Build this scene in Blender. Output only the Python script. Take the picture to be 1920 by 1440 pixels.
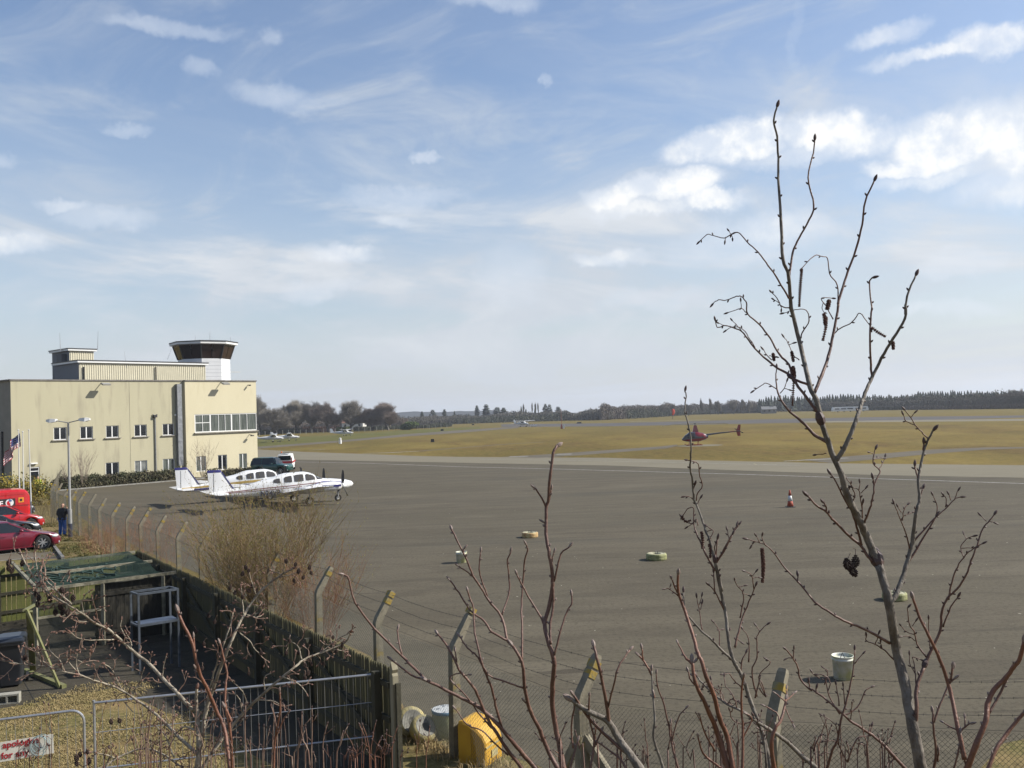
import bpy, math, random
import numpy as np
from mathutils import Vector, Matrix, noise as mnoise
random.seed(7)
for o in list(bpy.data.objects): bpy.data.objects.remove(o)
SC = bpy.context.scene
COL = SC.collection
rad = math.radians
# ---------------------------------------------------------------- camera
CAM_H = 5.7; PITCH = rad(1.84); ROLL = 0.035; FPX = 1735.0
cp, sp = math.cos(PITCH), math.sin(PITCH)
f_ = Vector((0, cp, sp)); r0 = Vector((1, 0, 0)); u0 = Vector((0, -sp, cp))
RGT = r0*math.cos(ROLL) - u0*math.sin(ROLL)
UPV = u0*math.cos(ROLL) + r0*math.sin(ROLL)
CAM = Vector((0, 0, CAM_H))
cd = bpy.data.cameras.new('camera'); cam = bpy.data.objects.new('camera', cd); COL.objects.link(cam)
m = Matrix((RGT, UPV, -f_)).transposed().to_4x4(); m.translation = CAM
cam.matrix_world = m
cd.sensor_width = 36; cd.lens = 36*FPX/1920; cd.clip_start = 0.05; cd.clip_end = 6000
SC.camera = cam
# ---------------------------------------------------------------- light
SUN_EL = 36.0; SUN_AZ = 6.0          # azimuth measured from +X towards +Y
sd = Vector((math.cos(rad(SUN_AZ))*math.cos(rad(SUN_EL)), math.sin(rad(SUN_AZ))*math.cos(rad(SUN_EL)), math.sin(rad(SUN_EL))))
sl = bpy.data.lights.new('sun', 'SUN'); sl.energy = 5.0; sl.angle = rad(0.5); sl.color = (1.0, 0.955, 0.87)
so = bpy.data.objects.new('sun', sl); COL.objects.link(so)
so.rotation_euler = sd.to_track_quat('Z', 'Y').to_euler()
SC.view_settings.view_transform = 'Standard'; SC.view_settings.look = 'None'
SC.view_settings.gamma = 1.0; SC.view_settings.exposure = 0.60
try: SC.view_settings.use_curve_mapping = False
except Exception: pass

def ray(px, py):
    return (f_*FPX + RGT*(px-960) - UPV*(py-720)).normalized()
def G(px, py, z=0.0):
    d = ray(px, py); t = (z-CAM_H)/d.z; return CAM + d*t
def A(px, py, dist):
    d = ray(px, py); return CAM + d*(dist/d.y)

# ---------------------------------------------------------------- world
w = bpy.data.worlds.new('World'); SC.world = w; w.use_nodes = True
nt = w.node_tree; nt.nodes.clear()
def N(t, **k):
    n = nt.nodes.new(t)
    for a, b in k.items(): setattr(n, a, b)
    return n
L = nt.links.new
def sock(v, s):
    if isinstance(v, bpy.types.NodeSocket): L(v, s)
    else: s.default_value = v
def M_(op, a, b=0.0, c=0.0, clamp=False):
    n = N('ShaderNodeMath', operation=op); n.use_clamp = clamp
    sock(a, n.inputs[0]); sock(b, n.inputs[1]); sock(c, n.inputs[2]); return n.outputs[0]
def NZ(vec, scale, detail=6, rough=0.55, dist=0.0):
    n = N('ShaderNodeTexNoise'); L(vec, n.inputs['Vector'])
    n.inputs['Scale'].default_value = scale; n.inputs['Detail'].default_value = detail
    n.inputs['Roughness'].default_value = rough; n.inputs['Distortion'].default_value = dist
    return n.outputs['Fac']
def SS(v, a, b):
    n = N('ShaderNodeMapRange', interpolation_type='SMOOTHSTEP'); sock(v, n.inputs['Value'])
    n.inputs['From Min'].default_value = a; n.inputs['From Max'].default_value = b
    return n.outputs['Result']
sky = N('ShaderNodeTexSky', sky_type='NISHITA'); sky.sun_disc = False
sky.sun_elevation = rad(SUN_EL); sky.sun_rotation = rad(90-SUN_AZ)
sky.air_density = 1.15; sky.dust_density = 1.0; sky.ozone_density = 3.0; sky.altitude = 0
tc = N('ShaderNodeTexCoord')
sx = N('ShaderNodeSeparateXYZ'); L(tc.outputs['Generated'], sx.inputs[0])
X, Y, Z = sx.outputs
az = M_('ARCTAN2', X, Y); el = M_('ARCSINE', Z)
# wispy layers: direction projected on a high plane
zz = M_('MAXIMUM', M_('ADD', Z, 0.12), 0.05)
cb = N('ShaderNodeCombineXYZ'); L(M_('DIVIDE', X, zz), cb.inputs[0]); L(M_('DIVIDE', Y, zz), cb.inputs[1]); cb.inputs[2].default_value = 3.1
plane = cb.outputs[0]
wisp = M_('MULTIPLY', SS(NZ(plane, 0.55, 9, 0.6, 0.6), 0.50, 0.78), SS(NZ(plane, 0.22, 3, 0.5, 0.3), 0.40, 0.66))
veil = SS(NZ(plane, 0.35, 7, 0.62, 1.2), 0.38, 0.8)
# small cloudlets, in angle space
ca = N('ShaderNodeCombineXYZ'); L(az, ca.inputs[0]); L(M_('MULTIPLY', el, 2.4), ca.inputs[1]); ca.inputs[2].default_value = 0.7
clets = M_('MULTIPLY', SS(NZ(ca.outputs[0], 7.5, 6, 0.55), 0.60, 0.75), SS(NZ(ca.outputs[0], 3.0, 2, 0.5), 0.45, 0.6))
# cumulus: ellipses in azimuth / elevation, torn by noise
cn = N('ShaderNodeCombineXYZ'); L(az, cn.inputs[0]); L(el, cn.inputs[1]); cn.inputs[2].default_value = 1.3
d1 = M_('MULTIPLY', M_('SUBTRACT', NZ(cn.outputs[0], 16, 8, 0.62), 0.5), 0.068)
cn2 = N('ShaderNodeCombineXYZ'); L(az, cn2.inputs[0]); L(el, cn2.inputs[1]); cn2.inputs[2].default_value = 7.7
d2 = M_('MULTIPLY', M_('SUBTRACT', NZ(cn2.outputs[0], 16, 8, 0.62), 0.5), 0.05)
az2 = M_('ADD', az, d1); el2 = M_('ADD', el, d2)
#        px   py   rx  ry  strength
CUM = [(1340,276,62,26,1.0),(1400,258,50,28,1.0),(1300,285,40,14,.8),(1540,252,62,24,1.0),(1605,268,62,22,.85),(1500,292,60,12,.6),
       (1790,262,78,34,1.0),(1860,236,62,34,1.0),(1925,262,60,50,1.0),(1720,306,58,12,.85),(1830,318,90,10,.7),
       (1150,374,46,18,.9),(1210,352,42,18,.9),(1285,350,56,22,1.0),(1340,378,50,14,.85),(1220,392,80,9,.7),(1440,436,66,18,.6),
       (1390,462,80,18,.4),(1885,352,50,18,.75),(1140,482,32,8,.7),(1195,480,16,5,.4),(1670,62,38,10,.65),(1780,96,75,9,.8),(1860,74,46,13,.8),
       (635,478,32,12,.75),(500,174,40,14,.38),(560,190,46,9,.26),(325,48,60,9,.42),(755,370,66,12,.45),(20,460,40,14,.7),
       (930,0,50,12,.45),(805,294,13,5,.5),(228,237,22,6,.34),(125,378,26,7,.55),(200,405,40,12,.45),(1013,155,6,7,.4),(740,412,26,6,.45),(0,292,14,8,.4),
       (600,545,46,10,.4),(1770,575,50,8,.4),(1250,560,66,14,.3),(960,520,40,34,.35),(512,68,14,9,.35),(376,133,16,10,.35),(1490,60,6,40,.10),(1790,490,40,12,.4)]
cum = None
for px, py, rx, ry, s in CUM:
    d = ray(px, py); a0 = math.atan2(d.x, d.y); e0 = math.asin(d.z)
    ux = M_('MULTIPLY', M_('SUBTRACT', az2, a0), FPX/rx*0.84); uy = M_('MULTIPLY', M_('SUBTRACT', el2, e0), FPX/ry*0.84)
    q = M_('SUBTRACT', 1.0, M_('ADD', M_('MULTIPLY', ux, ux), M_('MULTIPLY', uy, uy)))
    q = M_('MULTIPLY', SS(q, -1.3, 0.95) if s > .8 else SS(q, -2.6, 1.0), s if s > .8 else s*.9)
    cum = q if cum is None else M_('MAXIMUM', cum, q)
puff = NZ(cn.outputs[0], 24, 8, 0.6)
tex = M_('ADD', 0.30, M_('MULTIPLY', puff, 1.3))
cum = M_('MINIMUM', M_('MULTIPLY', cum, tex), 1.0)
# bright vapour towards the horizon and the right
low = M_('POWER', M_('SUBTRACT', 1.0, M_('MINIMUM', M_('MAXIMUM', M_('DIVIDE', el, 0.42), 0.0), 1.0)), 1.6)
vap = M_('ADD', M_('MULTIPLY', low, 0.54), M_('MULTIPLY', M_('MULTIPLY', veil, M_('MULTIPLY', M_('ADD', 0.25, low), SS(el, 0.0, 0.16))), 0.60))
cs_ = N('ShaderNodeCombineXYZ'); L(M_('ADD', M_('MULTIPLY', az, 2.2), M_('MULTIPLY', el, 2.0)), cs_.inputs[0]); L(M_('SUBTRACT', M_('MULTIPLY', el, 6.5), M_('MULTIPLY', az, 1.6)), cs_.inputs[1]); cs_.inputs[2].default_value = 4.4
cir = M_('MULTIPLY', SS(NZ(cs_.outputs[0], 1.7, 9, 0.62, 0.9), 0.46, 0.74), SS(NZ(cn.outputs[0], 2.6, 3, 0.5), 0.36, 0.62))
cv_ = N('ShaderNodeCombineXYZ'); L(M_('MULTIPLY', az, 1.5), cv_.inputs[0]); L(M_('ADD', M_('MULTIPLY', el, 5.5), M_('MULTIPLY', az, 0.5)), cv_.inputs[1]); cv_.inputs[2].default_value = 9.1
vl2 = M_('MULTIPLY', SS(NZ(cv_.outputs[0], 1.9, 8, 0.6, 0.7), 0.44, 0.68), M_('MULTIPLY', SS(el, 0.015, 0.12), M_('SUBTRACT', 1.0, SS(el, 0.16, 0.42))))
vap = M_('ADD', vap, M_('MULTIPLY', vl2, 0.55))
cov = M_('ADD', M_('ADD', vap, M_('MULTIPLY', cir, 0.55)), M_('ADD', M_('MULTIPLY', wisp, 0.5), M_('MULTIPLY', clets, 0.20)))
cov = M_('MINIMUM', M_('ADD', cov, M_('MULTIPLY', M_('SUBTRACT', 1.0, SS(el, 0.0, 0.15)), 0.25)), 0.92)
hz = N('ShaderNodeMix', data_type='RGBA'); L(cov, hz.inputs['Factor']); 
sk2 = N('ShaderNodeMix', data_type='RGBA', blend_type='MULTIPLY'); sk2.inputs['Factor'].default_value = 1; L(sky.outputs[0], sk2.inputs['A']); sk2.inputs['B'].default_value = (1.0, 0.97, 1.0, 1)
L(sk2.outputs['Result'], hz.inputs['A']); vc_ = N('ShaderNodeMix', data_type='RGBA'); L(vl2, vc_.inputs['Factor']); vc_.inputs['A'].default_value = (4.2, 4.55, 5.0, 1); vc_.inputs['B'].default_value = (5.3, 5.5, 5.75, 1); L(vc_.outputs['Result'], hz.inputs['B'])
cl = N('ShaderNodeMix', data_type='RGBA'); L(cum, cl.inputs['Factor']); L(hz.outputs['Result'], cl.inputs['A'])
cc = N('ShaderNodeMix', data_type='RGBA'); L(M_('MULTIPLY', SS(puff, 0.36, 0.60), SS(cum, 0.25, 0.85)), cc.inputs['Factor']); cc.inputs['A'].default_value = (5.5, 5.9, 6.5, 1); cc.inputs['B'].default_value = (7.2, 7.2, 7.1, 1)
L(cc.outputs['Result'], cl.inputs['B'])
bg = N('ShaderNodeBackground'); L(cl.outputs['Result'], bg.inputs['Color']); bg.inputs['Strength'].default_value = 0.098
wo = N('ShaderNodeOutputWorld'); L(bg.outputs[0], wo.inputs[0])

# ---------------------------------------------------------------- materials
MATS = {}; ALB = 0.80      # scales every albedo down to offset the raised exposure
def mat(name, col, rough=0.8, metal=0.0, col2=None, scale=4.0, detail=5, lo=0.35, hi=0.65, bump=0.0, bscale=None,
        spec=0.5, stretch=(1, 1, 1), coat=0.0, coords='Object', trans=0.0, col3=None, s3=1.0, lo3=.5, hi3=.62, ior=1.45, subsurf=0, alpha=1.0):
    if name in MATS: return MATS[name]
    mt = bpy.data.materials.new(name); mt.use_nodes = True; t = mt.node_tree
    b = t.nodes['Principled BSDF']; b.inputs['Roughness'].default_value = rough; b.inputs['Metallic'].default_value = metal
    b.inputs['Specular IOR Level'].default_value = spec; b.inputs['Coat Weight'].default_value = coat
    b.inputs['Transmission Weight'].default_value = trans; b.inputs['IOR'].default_value = ior
    b.inputs['Alpha'].default_value = alpha
    c4 = lambda c: (c[0]*ALB, c[1]*ALB, c[2]*ALB, 1)
    b.inputs['Base Color'].default_value = c4(col)
    if col2 is not None or bump or col3 is not None:
        tcn = t.nodes.new('ShaderNodeTexCoord'); mp = t.nodes.new('ShaderNodeMapping'); t.links.new(tcn.outputs[coords], mp.inputs[0])
        mp.inputs['Scale'].default_value = stretch
        cur = None
        if col2 is not None:
            nz = t.nodes.new('ShaderNodeTexNoise'); t.links.new(mp.outputs[0], nz.inputs[0]); nz.inputs['Scale'].default_value = scale
            nz.inputs['Detail'].default_value = detail; nz.inputs['Roughness'].default_value = 0.6
            mr = t.nodes.new('ShaderNodeMapRange'); mr.inputs['From Min'].default_value = lo; mr.inputs['From Max'].default_value = hi
            t.links.new(nz.outputs['Fac'], mr.inputs[0])
            mx = t.nodes.new('ShaderNodeMix'); mx.data_type = 'RGBA'; mx.inputs['A'].default_value = c4(col); mx.inputs['B'].default_value = c4(col2)
            t.links.new(mr.outputs[0], mx.inputs['Factor']); cur = mx.outputs['Result']
        if col3 is not None:
            nz = t.nodes.new('ShaderNodeTexNoise'); t.links.new(mp.outputs[0], nz.inputs[0]); nz.inputs['Scale'].default_value = s3; nz.inputs['Detail'].default_value = 8
            mr = t.nodes.new('ShaderNodeMapRange'); mr.inputs['From Min'].default_value = lo3; mr.inputs['From Max'].default_value = hi3
            t.links.new(nz.outputs['Fac'], mr.inputs[0])
            mx = t.nodes.new('ShaderNodeMix'); mx.data_type = 'RGBA'; mx.inputs['B'].default_value = c4(col3)
            if cur: t.links.new(cur, mx.inputs['A'])
            else: mx.inputs['A'].default_value = c4(col)
            t.links.new(mr.outputs[0], mx.inputs['Factor']); cur = mx.outputs['Result']
        if cur: t.links.new(cur, b.inputs['Base Color'])
        if bump:
            nb = t.nodes.new('ShaderNodeTexNoise'); t.links.new(mp.outputs[0], nb.inputs[0]); nb.inputs['Scale'].default_value = bscale or scale*3; nb.inputs['Detail'].default_value = 6
            bp = t.nodes.new('ShaderNodeBump'); bp.inputs['Strength'].default_value = bump; bp.inputs['Distance'].default_value = 0.02
            t.links.new(nb.outputs['Fac'], bp.inputs['Height']); t.links.new(bp.outputs[0], b.inputs['Normal'])
    MATS[name] = mt; return mt

# ---------------------------------------------------------------- mesh builder
class MB:
    def __init__(s): s.v = []; s.f = []; s.m = []
    def add(s, vs, fs, mi=0, M=None):
        o = len(s.v)
        s.v += [tuple(M @ Vector(p)) for p in vs] if M is not None else [tuple(p) for p in vs]
        s.f += [tuple(i+o for i in f) for f in fs]; s.m += [mi]*len(fs); return s
    def box(s, c, size, mi=0, M=None, rz=0.0, taper=1.0):
        x, y, z = size[0]/2, size[1]/2, size[2]/2; R = Matrix.Rotation(rz, 3, 'Z') if rz else None
        vs = []
        for dz in (-1, 1):
            k = taper if dz > 0 else 1
            for dx, dy in ((-1, -1), (1, -1), (1, 1), (-1, 1)):
                p = Vector((dx*x*k, dy*y*k, dz*z))
                if R: p = R @ p
                vs.append(p + Vector(c))
        return s.add(vs, [(3, 2, 1, 0), (4, 5, 6, 7), (0, 1, 5, 4), (1, 2, 6, 5), (2, 3, 7, 6), (3, 0, 4, 7)], mi, M)
    def beam(s, a, b, w, h, mi=0, M=None, up=(0, 0, 1)):
        a, b = Vector(a), Vector(b); d = (b-a).normalized(); upv = Vector(up)
        sd_ = d.cross(upv)
        if sd_.length < 1e-4: sd_ = d.cross(Vector((1, 0, 0)))
        sd_.normalize(); u = sd_.cross(d).normalized()
        vs = [p + sd_*(i*w/2) + u*(j*h/2) for p in (a, b) for i, j in ((-1, -1), (1, -1), (1, 1), (-1, 1))]
        return s.add(vs, [(3, 2, 1, 0), (4, 5, 6, 7), (0, 1, 5, 4), (1, 2, 6, 5), (2, 3, 7, 6), (3, 0, 4, 7)], mi, M)
    def tube(s, pts, r, n=6, mi=0, cap=True, M=None):
        pts = [Vector(p) for p in pts]; k = len(pts)
        rr = r if isinstance(r, (list, tuple)) else [r]*k
        o = len(s.v); T = None; prev = None; vs = []
        for i, p in enumerate(pts):
            d = (pts[min(i+1, k-1)] - pts[max(i-1, 0)])
            if d.length < 1e-9: d = Vector((0, 0, 1))
            d.normalize()
            if prev is None:
                a = Vector((0, 0, 1)) if abs(d.z) < 0.9 else Vector((1, 0, 0)); e = d.cross(a).normalized()
            else:
                e = prev - d*prev.dot(d)
                if e.length < 1e-6: e = d.orthogonal()
                e.normalize()
            prev = e; g = d.cross(e)
            for j in range(n):
                t = 2*math.pi*j/n; vs.append(p + (e*math.cos(t) + g*math.sin(t))*rr[i])
        fs = [(i*n+j, i*n+(j+1) % n, (i+1)*n+(j+1) % n, (i+1)*n+j) for i in range(k-1) for j in range(n)]
        if cap: fs += [tuple(range(n-1, -1, -1)), tuple(range((k-1)*n, k*n))]
        return s.add(vs, fs, mi, M)
    def lathe(s, prof, n=16, mi=0, M=None, c=(0, 0, 0), cap=True):
        k = len(prof); vs = [(c[0]+r*math.cos(2*math.pi*j/n), c[1]+r*math.sin(2*math.pi*j/n), c[2]+z) for r, z in prof for j in range(n)]
        fs = [(i*n+j, i*n+(j+1) % n, (i+1)*n+(j+1) % n, (i+1)*n+j) for i in range(k-1) for j in range(n)]
        if cap: fs += [tuple(range(n-1, -1, -1)), tuple(range((k-1)*n, k*n))]
        return s.add(vs, fs, mi, M)
    def loft(s, secs, mi=0, M=None, cap=True, closed=True):
        n = len(secs[0]); k = len(secs); vs = [p for q in secs for p in q]
        J = n if closed else n-1
        fs = [(i*n+j, i*n+(j+1) % n, (i+1)*n+(j+1) % n, (i+1)*n+j) for i in range(k-1) for j in range(J)]
        if cap and closed: fs += [tuple(range(n-1, -1, -1)), tuple(range((k-1)*n, k*n))]
        return s.add(vs, fs, mi, M)
    def poly(s, pts, z=None, th=0.0, mi=0, M=None):
        vs = [(p[0], p[1], z if z is not None else p[2]) for p in pts]; n = len(vs)
        if not th: return s.add(vs, [tuple(range(n))], mi, M)
        vs2 = [(p[0], p[1], p[2]-th) for p in vs]
        return s.add(vs+vs2, [tuple(range(n)), tuple(range(2*n-1, n-1, -1))] + [(i, i+n, (i+1) % n+n, (i+1) % n) for i in range(n)], mi, M)
    def build(s, name, mats, parent=None, smooth=False, loc=None):
        me = bpy.data.meshes.new(name); me.from_pydata(s.v, [], s.f)
        if not isinstance(mats, (list, tuple)): mats = [mats]
        for q in mats: me.materials.append(q)
        if len(mats) > 1: me.polygons.foreach_set('material_index', s.m)
        if smooth: me.polygons.foreach_set('use_smooth', [True]*len(me.polygons))
        me.update()
        return link(name, me, parent)
def link(name, me, parent=None):
    o = bpy.data.objects.new(name, me); COL.objects.link(o)
    if parent is not None: o.parent = parent
    return o
def tag(o, label=None, cat=None, group=None, kind=None):
    if label: o['label'] = label
    if cat: o['category'] = cat
    if group: o['group'] = group
    if kind: o['kind'] = kind
    return o
def empty(name, loc=(0, 0, 0), rz=0.0, label=None, cat=None, group=None):
    o = bpy.data.objects.new(name, None); COL.objects.link(o); o.location = loc; o.rotation_euler = (0, 0, rz)
    o.empty_display_size = 0.2
    return tag(o, label, cat, group)
KIDS = {}
def children(o): return [c for c in bpy.data.objects if c.parent == o]
def copy_tree(o, parent=None, label=None, loc=None, rz=None, group=None):
    c = o.copy(); COL.objects.link(c)
    if parent is not None: c.parent = parent
    if label: c['label'] = label
    if group: c['group'] = group
    if loc is not None: c.location = loc
    if rz is not None: c.rotation_euler = (0, 0, rz)
    for ch in children(o): copy_tree(ch, c)
    return c
def struct(name, mb, m): return tag(mb.build(name, m), kind='structure')
def lerp(a, b, t): return a + (b-a)*t
def catmull(P, n):
    P = [Vector(p) for p in P]; out = []
    for i in range(len(P)-1):
        a = P[max(i-1, 0)]; b = P[i]; c = P[i+1]; d = P[min(i+2, len(P)-1)]
        for j in range(n):
            t = j/n; out.append(0.5*((2*b)+(c-a)*t+(2*a-5*b+4*c-d)*t*t+(3*b-a-3*c+d)*t**3))
    out.append(P[-1]); return out
# ================================================================ ground
def gmat(name, build):
    mt = bpy.data.materials.new(name); mt.use_nodes = True; t = mt.node_tree; b = t.nodes['Principled BSDF']
    b.inputs['Roughness'].default_value = 0.9; b.inputs['Specular IOR Level'].default_value = 0.12
    geo = t.nodes.new('ShaderNodeNewGeometry')
    def nz(scale, st=(1, 1, 1), det=6, ro=0.6, dist=0.0, off=0):
        mp = t.nodes.new('ShaderNodeMapping'); mp.inputs['Scale'].default_value = st; mp.inputs['Location'].default_value = (off, off, 0)
        t.links.new(geo.outputs['Position'], mp.inputs[0])
        n = t.nodes.new('ShaderNodeTexNoise'); t.links.new(mp.outputs[0], n.inputs[0]); n.inputs['Scale'].default_value = scale
        n.inputs['Detail'].default_value = det; n.inputs['Roughness'].default_value = ro; n.inputs['Distortion'].default_value = dist
        return n.outputs['Fac']
    def rng(v, a, b_, c=0, d=1):
        n = t.nodes.new('ShaderNodeMapRange'); t.links.new(v, n.inputs[0])
        for i, q in enumerate((a, b_, c, d)): n.inputs[i+1].default_value = q
        return n.outputs[0]
    def mix(f, a, c):
        n = t.nodes.new('ShaderNodeMix'); n.data_type = 'RGBA'
        for v, s_ in ((f, n.inputs['Factor']), (a, n.inputs['A']), (c, n.inputs['B'])):
            if isinstance(v, bpy.types.NodeSocket): t.links.new(v, s_)
            elif isinstance(v, (int, float)): s_.default_value = v
            else: s_.default_value = (v[0], v[1], v[2], 1)
        return n.outputs['Result']
    def bump(v, st, dist=0.03):
        n = t.nodes.new('ShaderNodeBump'); n.inputs['Strength'].default_value = st; n.inputs['Distance'].default_value = dist
        t.links.new(v, n.inputs['Height']); t.links.new(n.outputs[0], b.inputs['Normal'])
    def mul(a, c):
        n = t.nodes.new('ShaderNodeMath'); n.operation = 'MULTIPLY'; t.links.new(a, n.inputs[0])
        if isinstance(c, bpy.types.NodeSocket): t.links.new(c, n.inputs[1])
        else: n.inputs[1].default_value = c
        return n.outputs[0]
    c = build(nz, rng, mix, bump, mul, t, geo)
    sc_ = t.nodes.new('ShaderNodeMix'); sc_.data_type = 'RGBA'; sc_.blend_type = 'MULTIPLY'; sc_.inputs['Factor'].default_value = 1; t.links.new(c, sc_.inputs['A']); sc_.inputs['B'].default_value = (ALB, ALB, ALB, 1); c = sc_.outputs['Result']
    t.links.new(c, b.inputs['Base Color']); MATS[name] = mt; return mt

def field(nz, rng, mix, bump, mul, t, geo):
    big = nz(0.012, (1, .8, 1), 6, 0.65, 1.0); mid = nz(0.05, (1, .45, 1), 8, 0.7, 0.8); fine = nz(.9, (1, .5, 1), 9, 0.78)
    c = mix(rng(big, .42, .58), (0.1709, 0.1197, 0.0207), (0.1229, 0.1040, 0.0179))
    c = mix(rng(mid, .42, .66), c, (0.2064, 0.1575, 0.0368))
    c = mix(mul(rng(nz(.03, (1, .5, 1), 6, .65, .6, 40), .44, .60), .85), c, (0.0883, 0.0704, 0.0110))
    c = mix(mul(rng(nz(.09, (1, .4, 1), 6, .7, .6, 75), .50, .66), .85), c, (0.0835, 0.0494, 0.0110))
    sp_ = t.nodes.new('ShaderNodeSeparateXYZ'); t.links.new(geo.outputs['Position'], sp_.inputs[0])
    far = rng(sp_.outputs[1], 235, 320)
    c = mix(far, c, mix(rng(mid, .35, .7), (0.0931, 0.0840, 0.0129), (0.1594, 0.1197, 0.0239)))
    c = mix(mul(rng(fine, .38, .72), .6), c, (0.2736, 0.1796, 0.0506))
    c = mix(mul(rng(nz(2.2, (1, .5, 1), 7, .75), .50, .66), .55), c, (0.0662, 0.0462, 0.0101))
    bump(fine, .6, .10); return c
M_FIELD = gmat('field_grass', field)
def leftgreen(nz, rng, mix, bump, mul, t, geo):
    c = mix(rng(nz(.05, (1, 2, 1)), .35, .65), (0.095, 0.102, 0.021), (0.149, 0.128, 0.032))
    bump(nz(1.5), .4, .06); return mix(mul(rng(nz(1.0, det=8), .4, .7), .5), c, (0.068, 0.072, 0.014))
M_GREEN = gmat('green_grass', leftgreen)
def verge(nz, rng, mix, bump, mul, t, geo):
    fine = nz(9, (1, 1, 1), 8, .75); c = mix(rng(nz(.8), .4, .6), (.23, .165, .07), (.12, .115, .035))
    c = mix(mul(rng(fine, .4, .7), .7), c, (.40, .30, .15)); c = mix(mul(rng(nz(3, off=5), .55, .7), .8), c, (.06, .045, .02))
    bump(fine, .9, .05); return c
M_VERGE = gmat('straw_grass', verge)
def asphalt(nz, rng, mix, bump, mul, t, geo):
    c = mix(rng(nz(.05, (1, 2.2, 1), 5, .6, .8), .35, .65), (0.0959, 0.0840, 0.0576), (0.1221, 0.1042, 0.0735))
    c = mix(mul(rng(nz(.10, (.5, 2.2, 1), 7, .68, 1.5, 61), .50, .64), .85), c, (0.0763, 0.0650, 0.0463))
    c = mix(mul(rng(nz(.45, (.6, 2.0, 1), 7, .65, 1.2), .5, .66), .8), c, (0.0709, 0.0605, 0.0429))
    c = mix(mul(rng(nz(.22, (.35, 1.6, 1), 6, .6, .8, 17), .54, .66), .7), c, (0.1472, 0.1277, 0.0915))
    c = mix(mul(rng(nz(.9, (.35, 3.5, 1), 5, .6, .6, 30), .64, .70), .75), c, (0.0338, 0.0280, 0.0215))
    c = mix(mul(rng(nz(.25, (.4, 4.5, 1), 6, .65, 1.6, 90), .58, .66), .6), c, (0.0534, 0.0459, 0.0339))
    cr = nz(.33, (.5, 1.7, 1), 7, .72, 2.0, 200); w = t.nodes.new('ShaderNodeMath'); w.operation = 'SUBTRACT'; t.links.new(cr, w.inputs[0]); w.inputs[1].default_value = .5
    ab = t.nodes.new('ShaderNodeMath'); ab.operation = 'ABSOLUTE'; t.links.new(w.outputs[0], ab.inputs[0])
    c = mix(mul(mul(rng(ab.outputs[0], .0, .008, 1, 0), rng(nz(.05, off=11), .48, .6)), .75), c, (0.0273, 0.0235, 0.0181))
    c = mix(mul(rng(nz(.045, (.45, 2.6, 1), 6, .62, .9, 333), .56, .68), .8), c, (0.0676, 0.0650, 0.0508))
    g = nz(30, (1, 1, 1), 3, .8); c = mix(mul(rng(g, .35, .75), .6), c, (0.1624, 0.1411, 0.1017)); c = mix(mul(rng(nz(9, off=3, det=3), .5, .7), .6), c, (0.0512, 0.0448, 0.0328))
    wh = nz(6, (1, 1, 1), 2, .5, 0, 12); c = mix(rng(wh, .755, .765), c, (0.4905, 0.4570, 0.3706))
    bump(g, .35, .006); return c
M_ASPH = gmat('apron_asphalt', asphalt)
def conc(nz, rng, mix, bump, mul, t, geo):
    c = mix(rng(nz(.06, (1, 2, 1)), .35, .65), (0.216, 0.193, 0.137), (0.189, 0.170, 0.121))
    c = mix(mul(rng(nz(.5, (.5, 2.5, 1), 7, .65), .5, .7), .5), c, (0.156, 0.139, 0.101)); bump(nz(40), .3, .006)
    return mix(mul(rng(nz(30), .4, .7), .4), c, (0.267, 0.235, 0.173))
M_CONC = gmat('old_concrete', conc)
def taxi(nz, rng, mix, bump, mul, t, geo):
    bump(nz(20), .3, .006); return mix(rng(nz(.1, (1, 2, 1)), .35, .65), (0.157, 0.135, 0.100), (0.119, 0.104, 0.078))
M_TAXI = gmat('taxiway_asphalt', taxi)
def rwy(nz, rng, mix, bump, mul, t, geo):
    bump(nz(20), .3, .006); return mix(rng(nz(.03, (1, 4, 1)), .35, .65), (.085, .080, .078), (.125, .115, .105))
M_RWY = gmat('runway_asphalt', rwy)
def yardm(nz, rng, mix, bump, mul, t, geo):
    c = mix(rng(nz(.9, (1, 1, 1), 6, .65, .5), .35, .65), (0.075, 0.066, 0.050), (0.051, 0.044, 0.033))
    c = mix(mul(rng(nz(5, off=4), .5, .7), .5), c, (0.045, 0.045, 0.022)); bump(nz(22), .5, .01)
    return mix(mul(rng(nz(30, off=8), .62, .7), .8), c, (0.225, 0.203, 0.150))
M_YARD = gmat('yard_paving', yardm)
M_LINE = mat('worn_white_line', (.42, .41, .37), .8, col2=(.24, .23, .2), scale=3, lo=.4, hi=.62, coords='Object')
M_LINE2 = mat('faded_cream_line', (.34, .29, .16), .8, col2=(.22, .2, .15), scale=2)

g = MB(); gs = 5000; R = []
nx = 40
for j in range(nx+1):
    for i in range(nx+1):
        R.append((-gs/2+gs*i/nx, -200+gs*j/nx, 0.0))
g.add(R, [(j*(nx+1)+i, j*(nx+1)+i+1, (j+1)*(nx+1)+i+1, (j+1)*(nx+1)+i) for j in range(nx) for i in range(nx)])
struct('ground', g, M_FIELD)

FENCE_KINK = 1.78; HS = CAM_H
def fence_pt(px, py):
    p = G(px, py, FENCE_KINK); return Vector((p.x, p.y, 0))
FP = [fence_pt(*q) for q in ((168, 947), (187.5, 956.5), (210, 966), (238, 975), (264, 984), (297, 995), (335, 1009), (377, 1027))]
e0 = FP[-1]; e1 = fence_pt(595, 1110)
FP += [lerp(e0, e1, 1/3), lerp(e0, e1, 2/3), e1, fence_pt(708, 1165), fence_pt(848, 1217), fence_pt(1088, 1308), fence_pt(1447, 1345)]
last = FP[-1]; FP += [last+Vector((2.9, -.7, 0)), last+Vector((5.8, -1.5, 0))]
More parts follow.
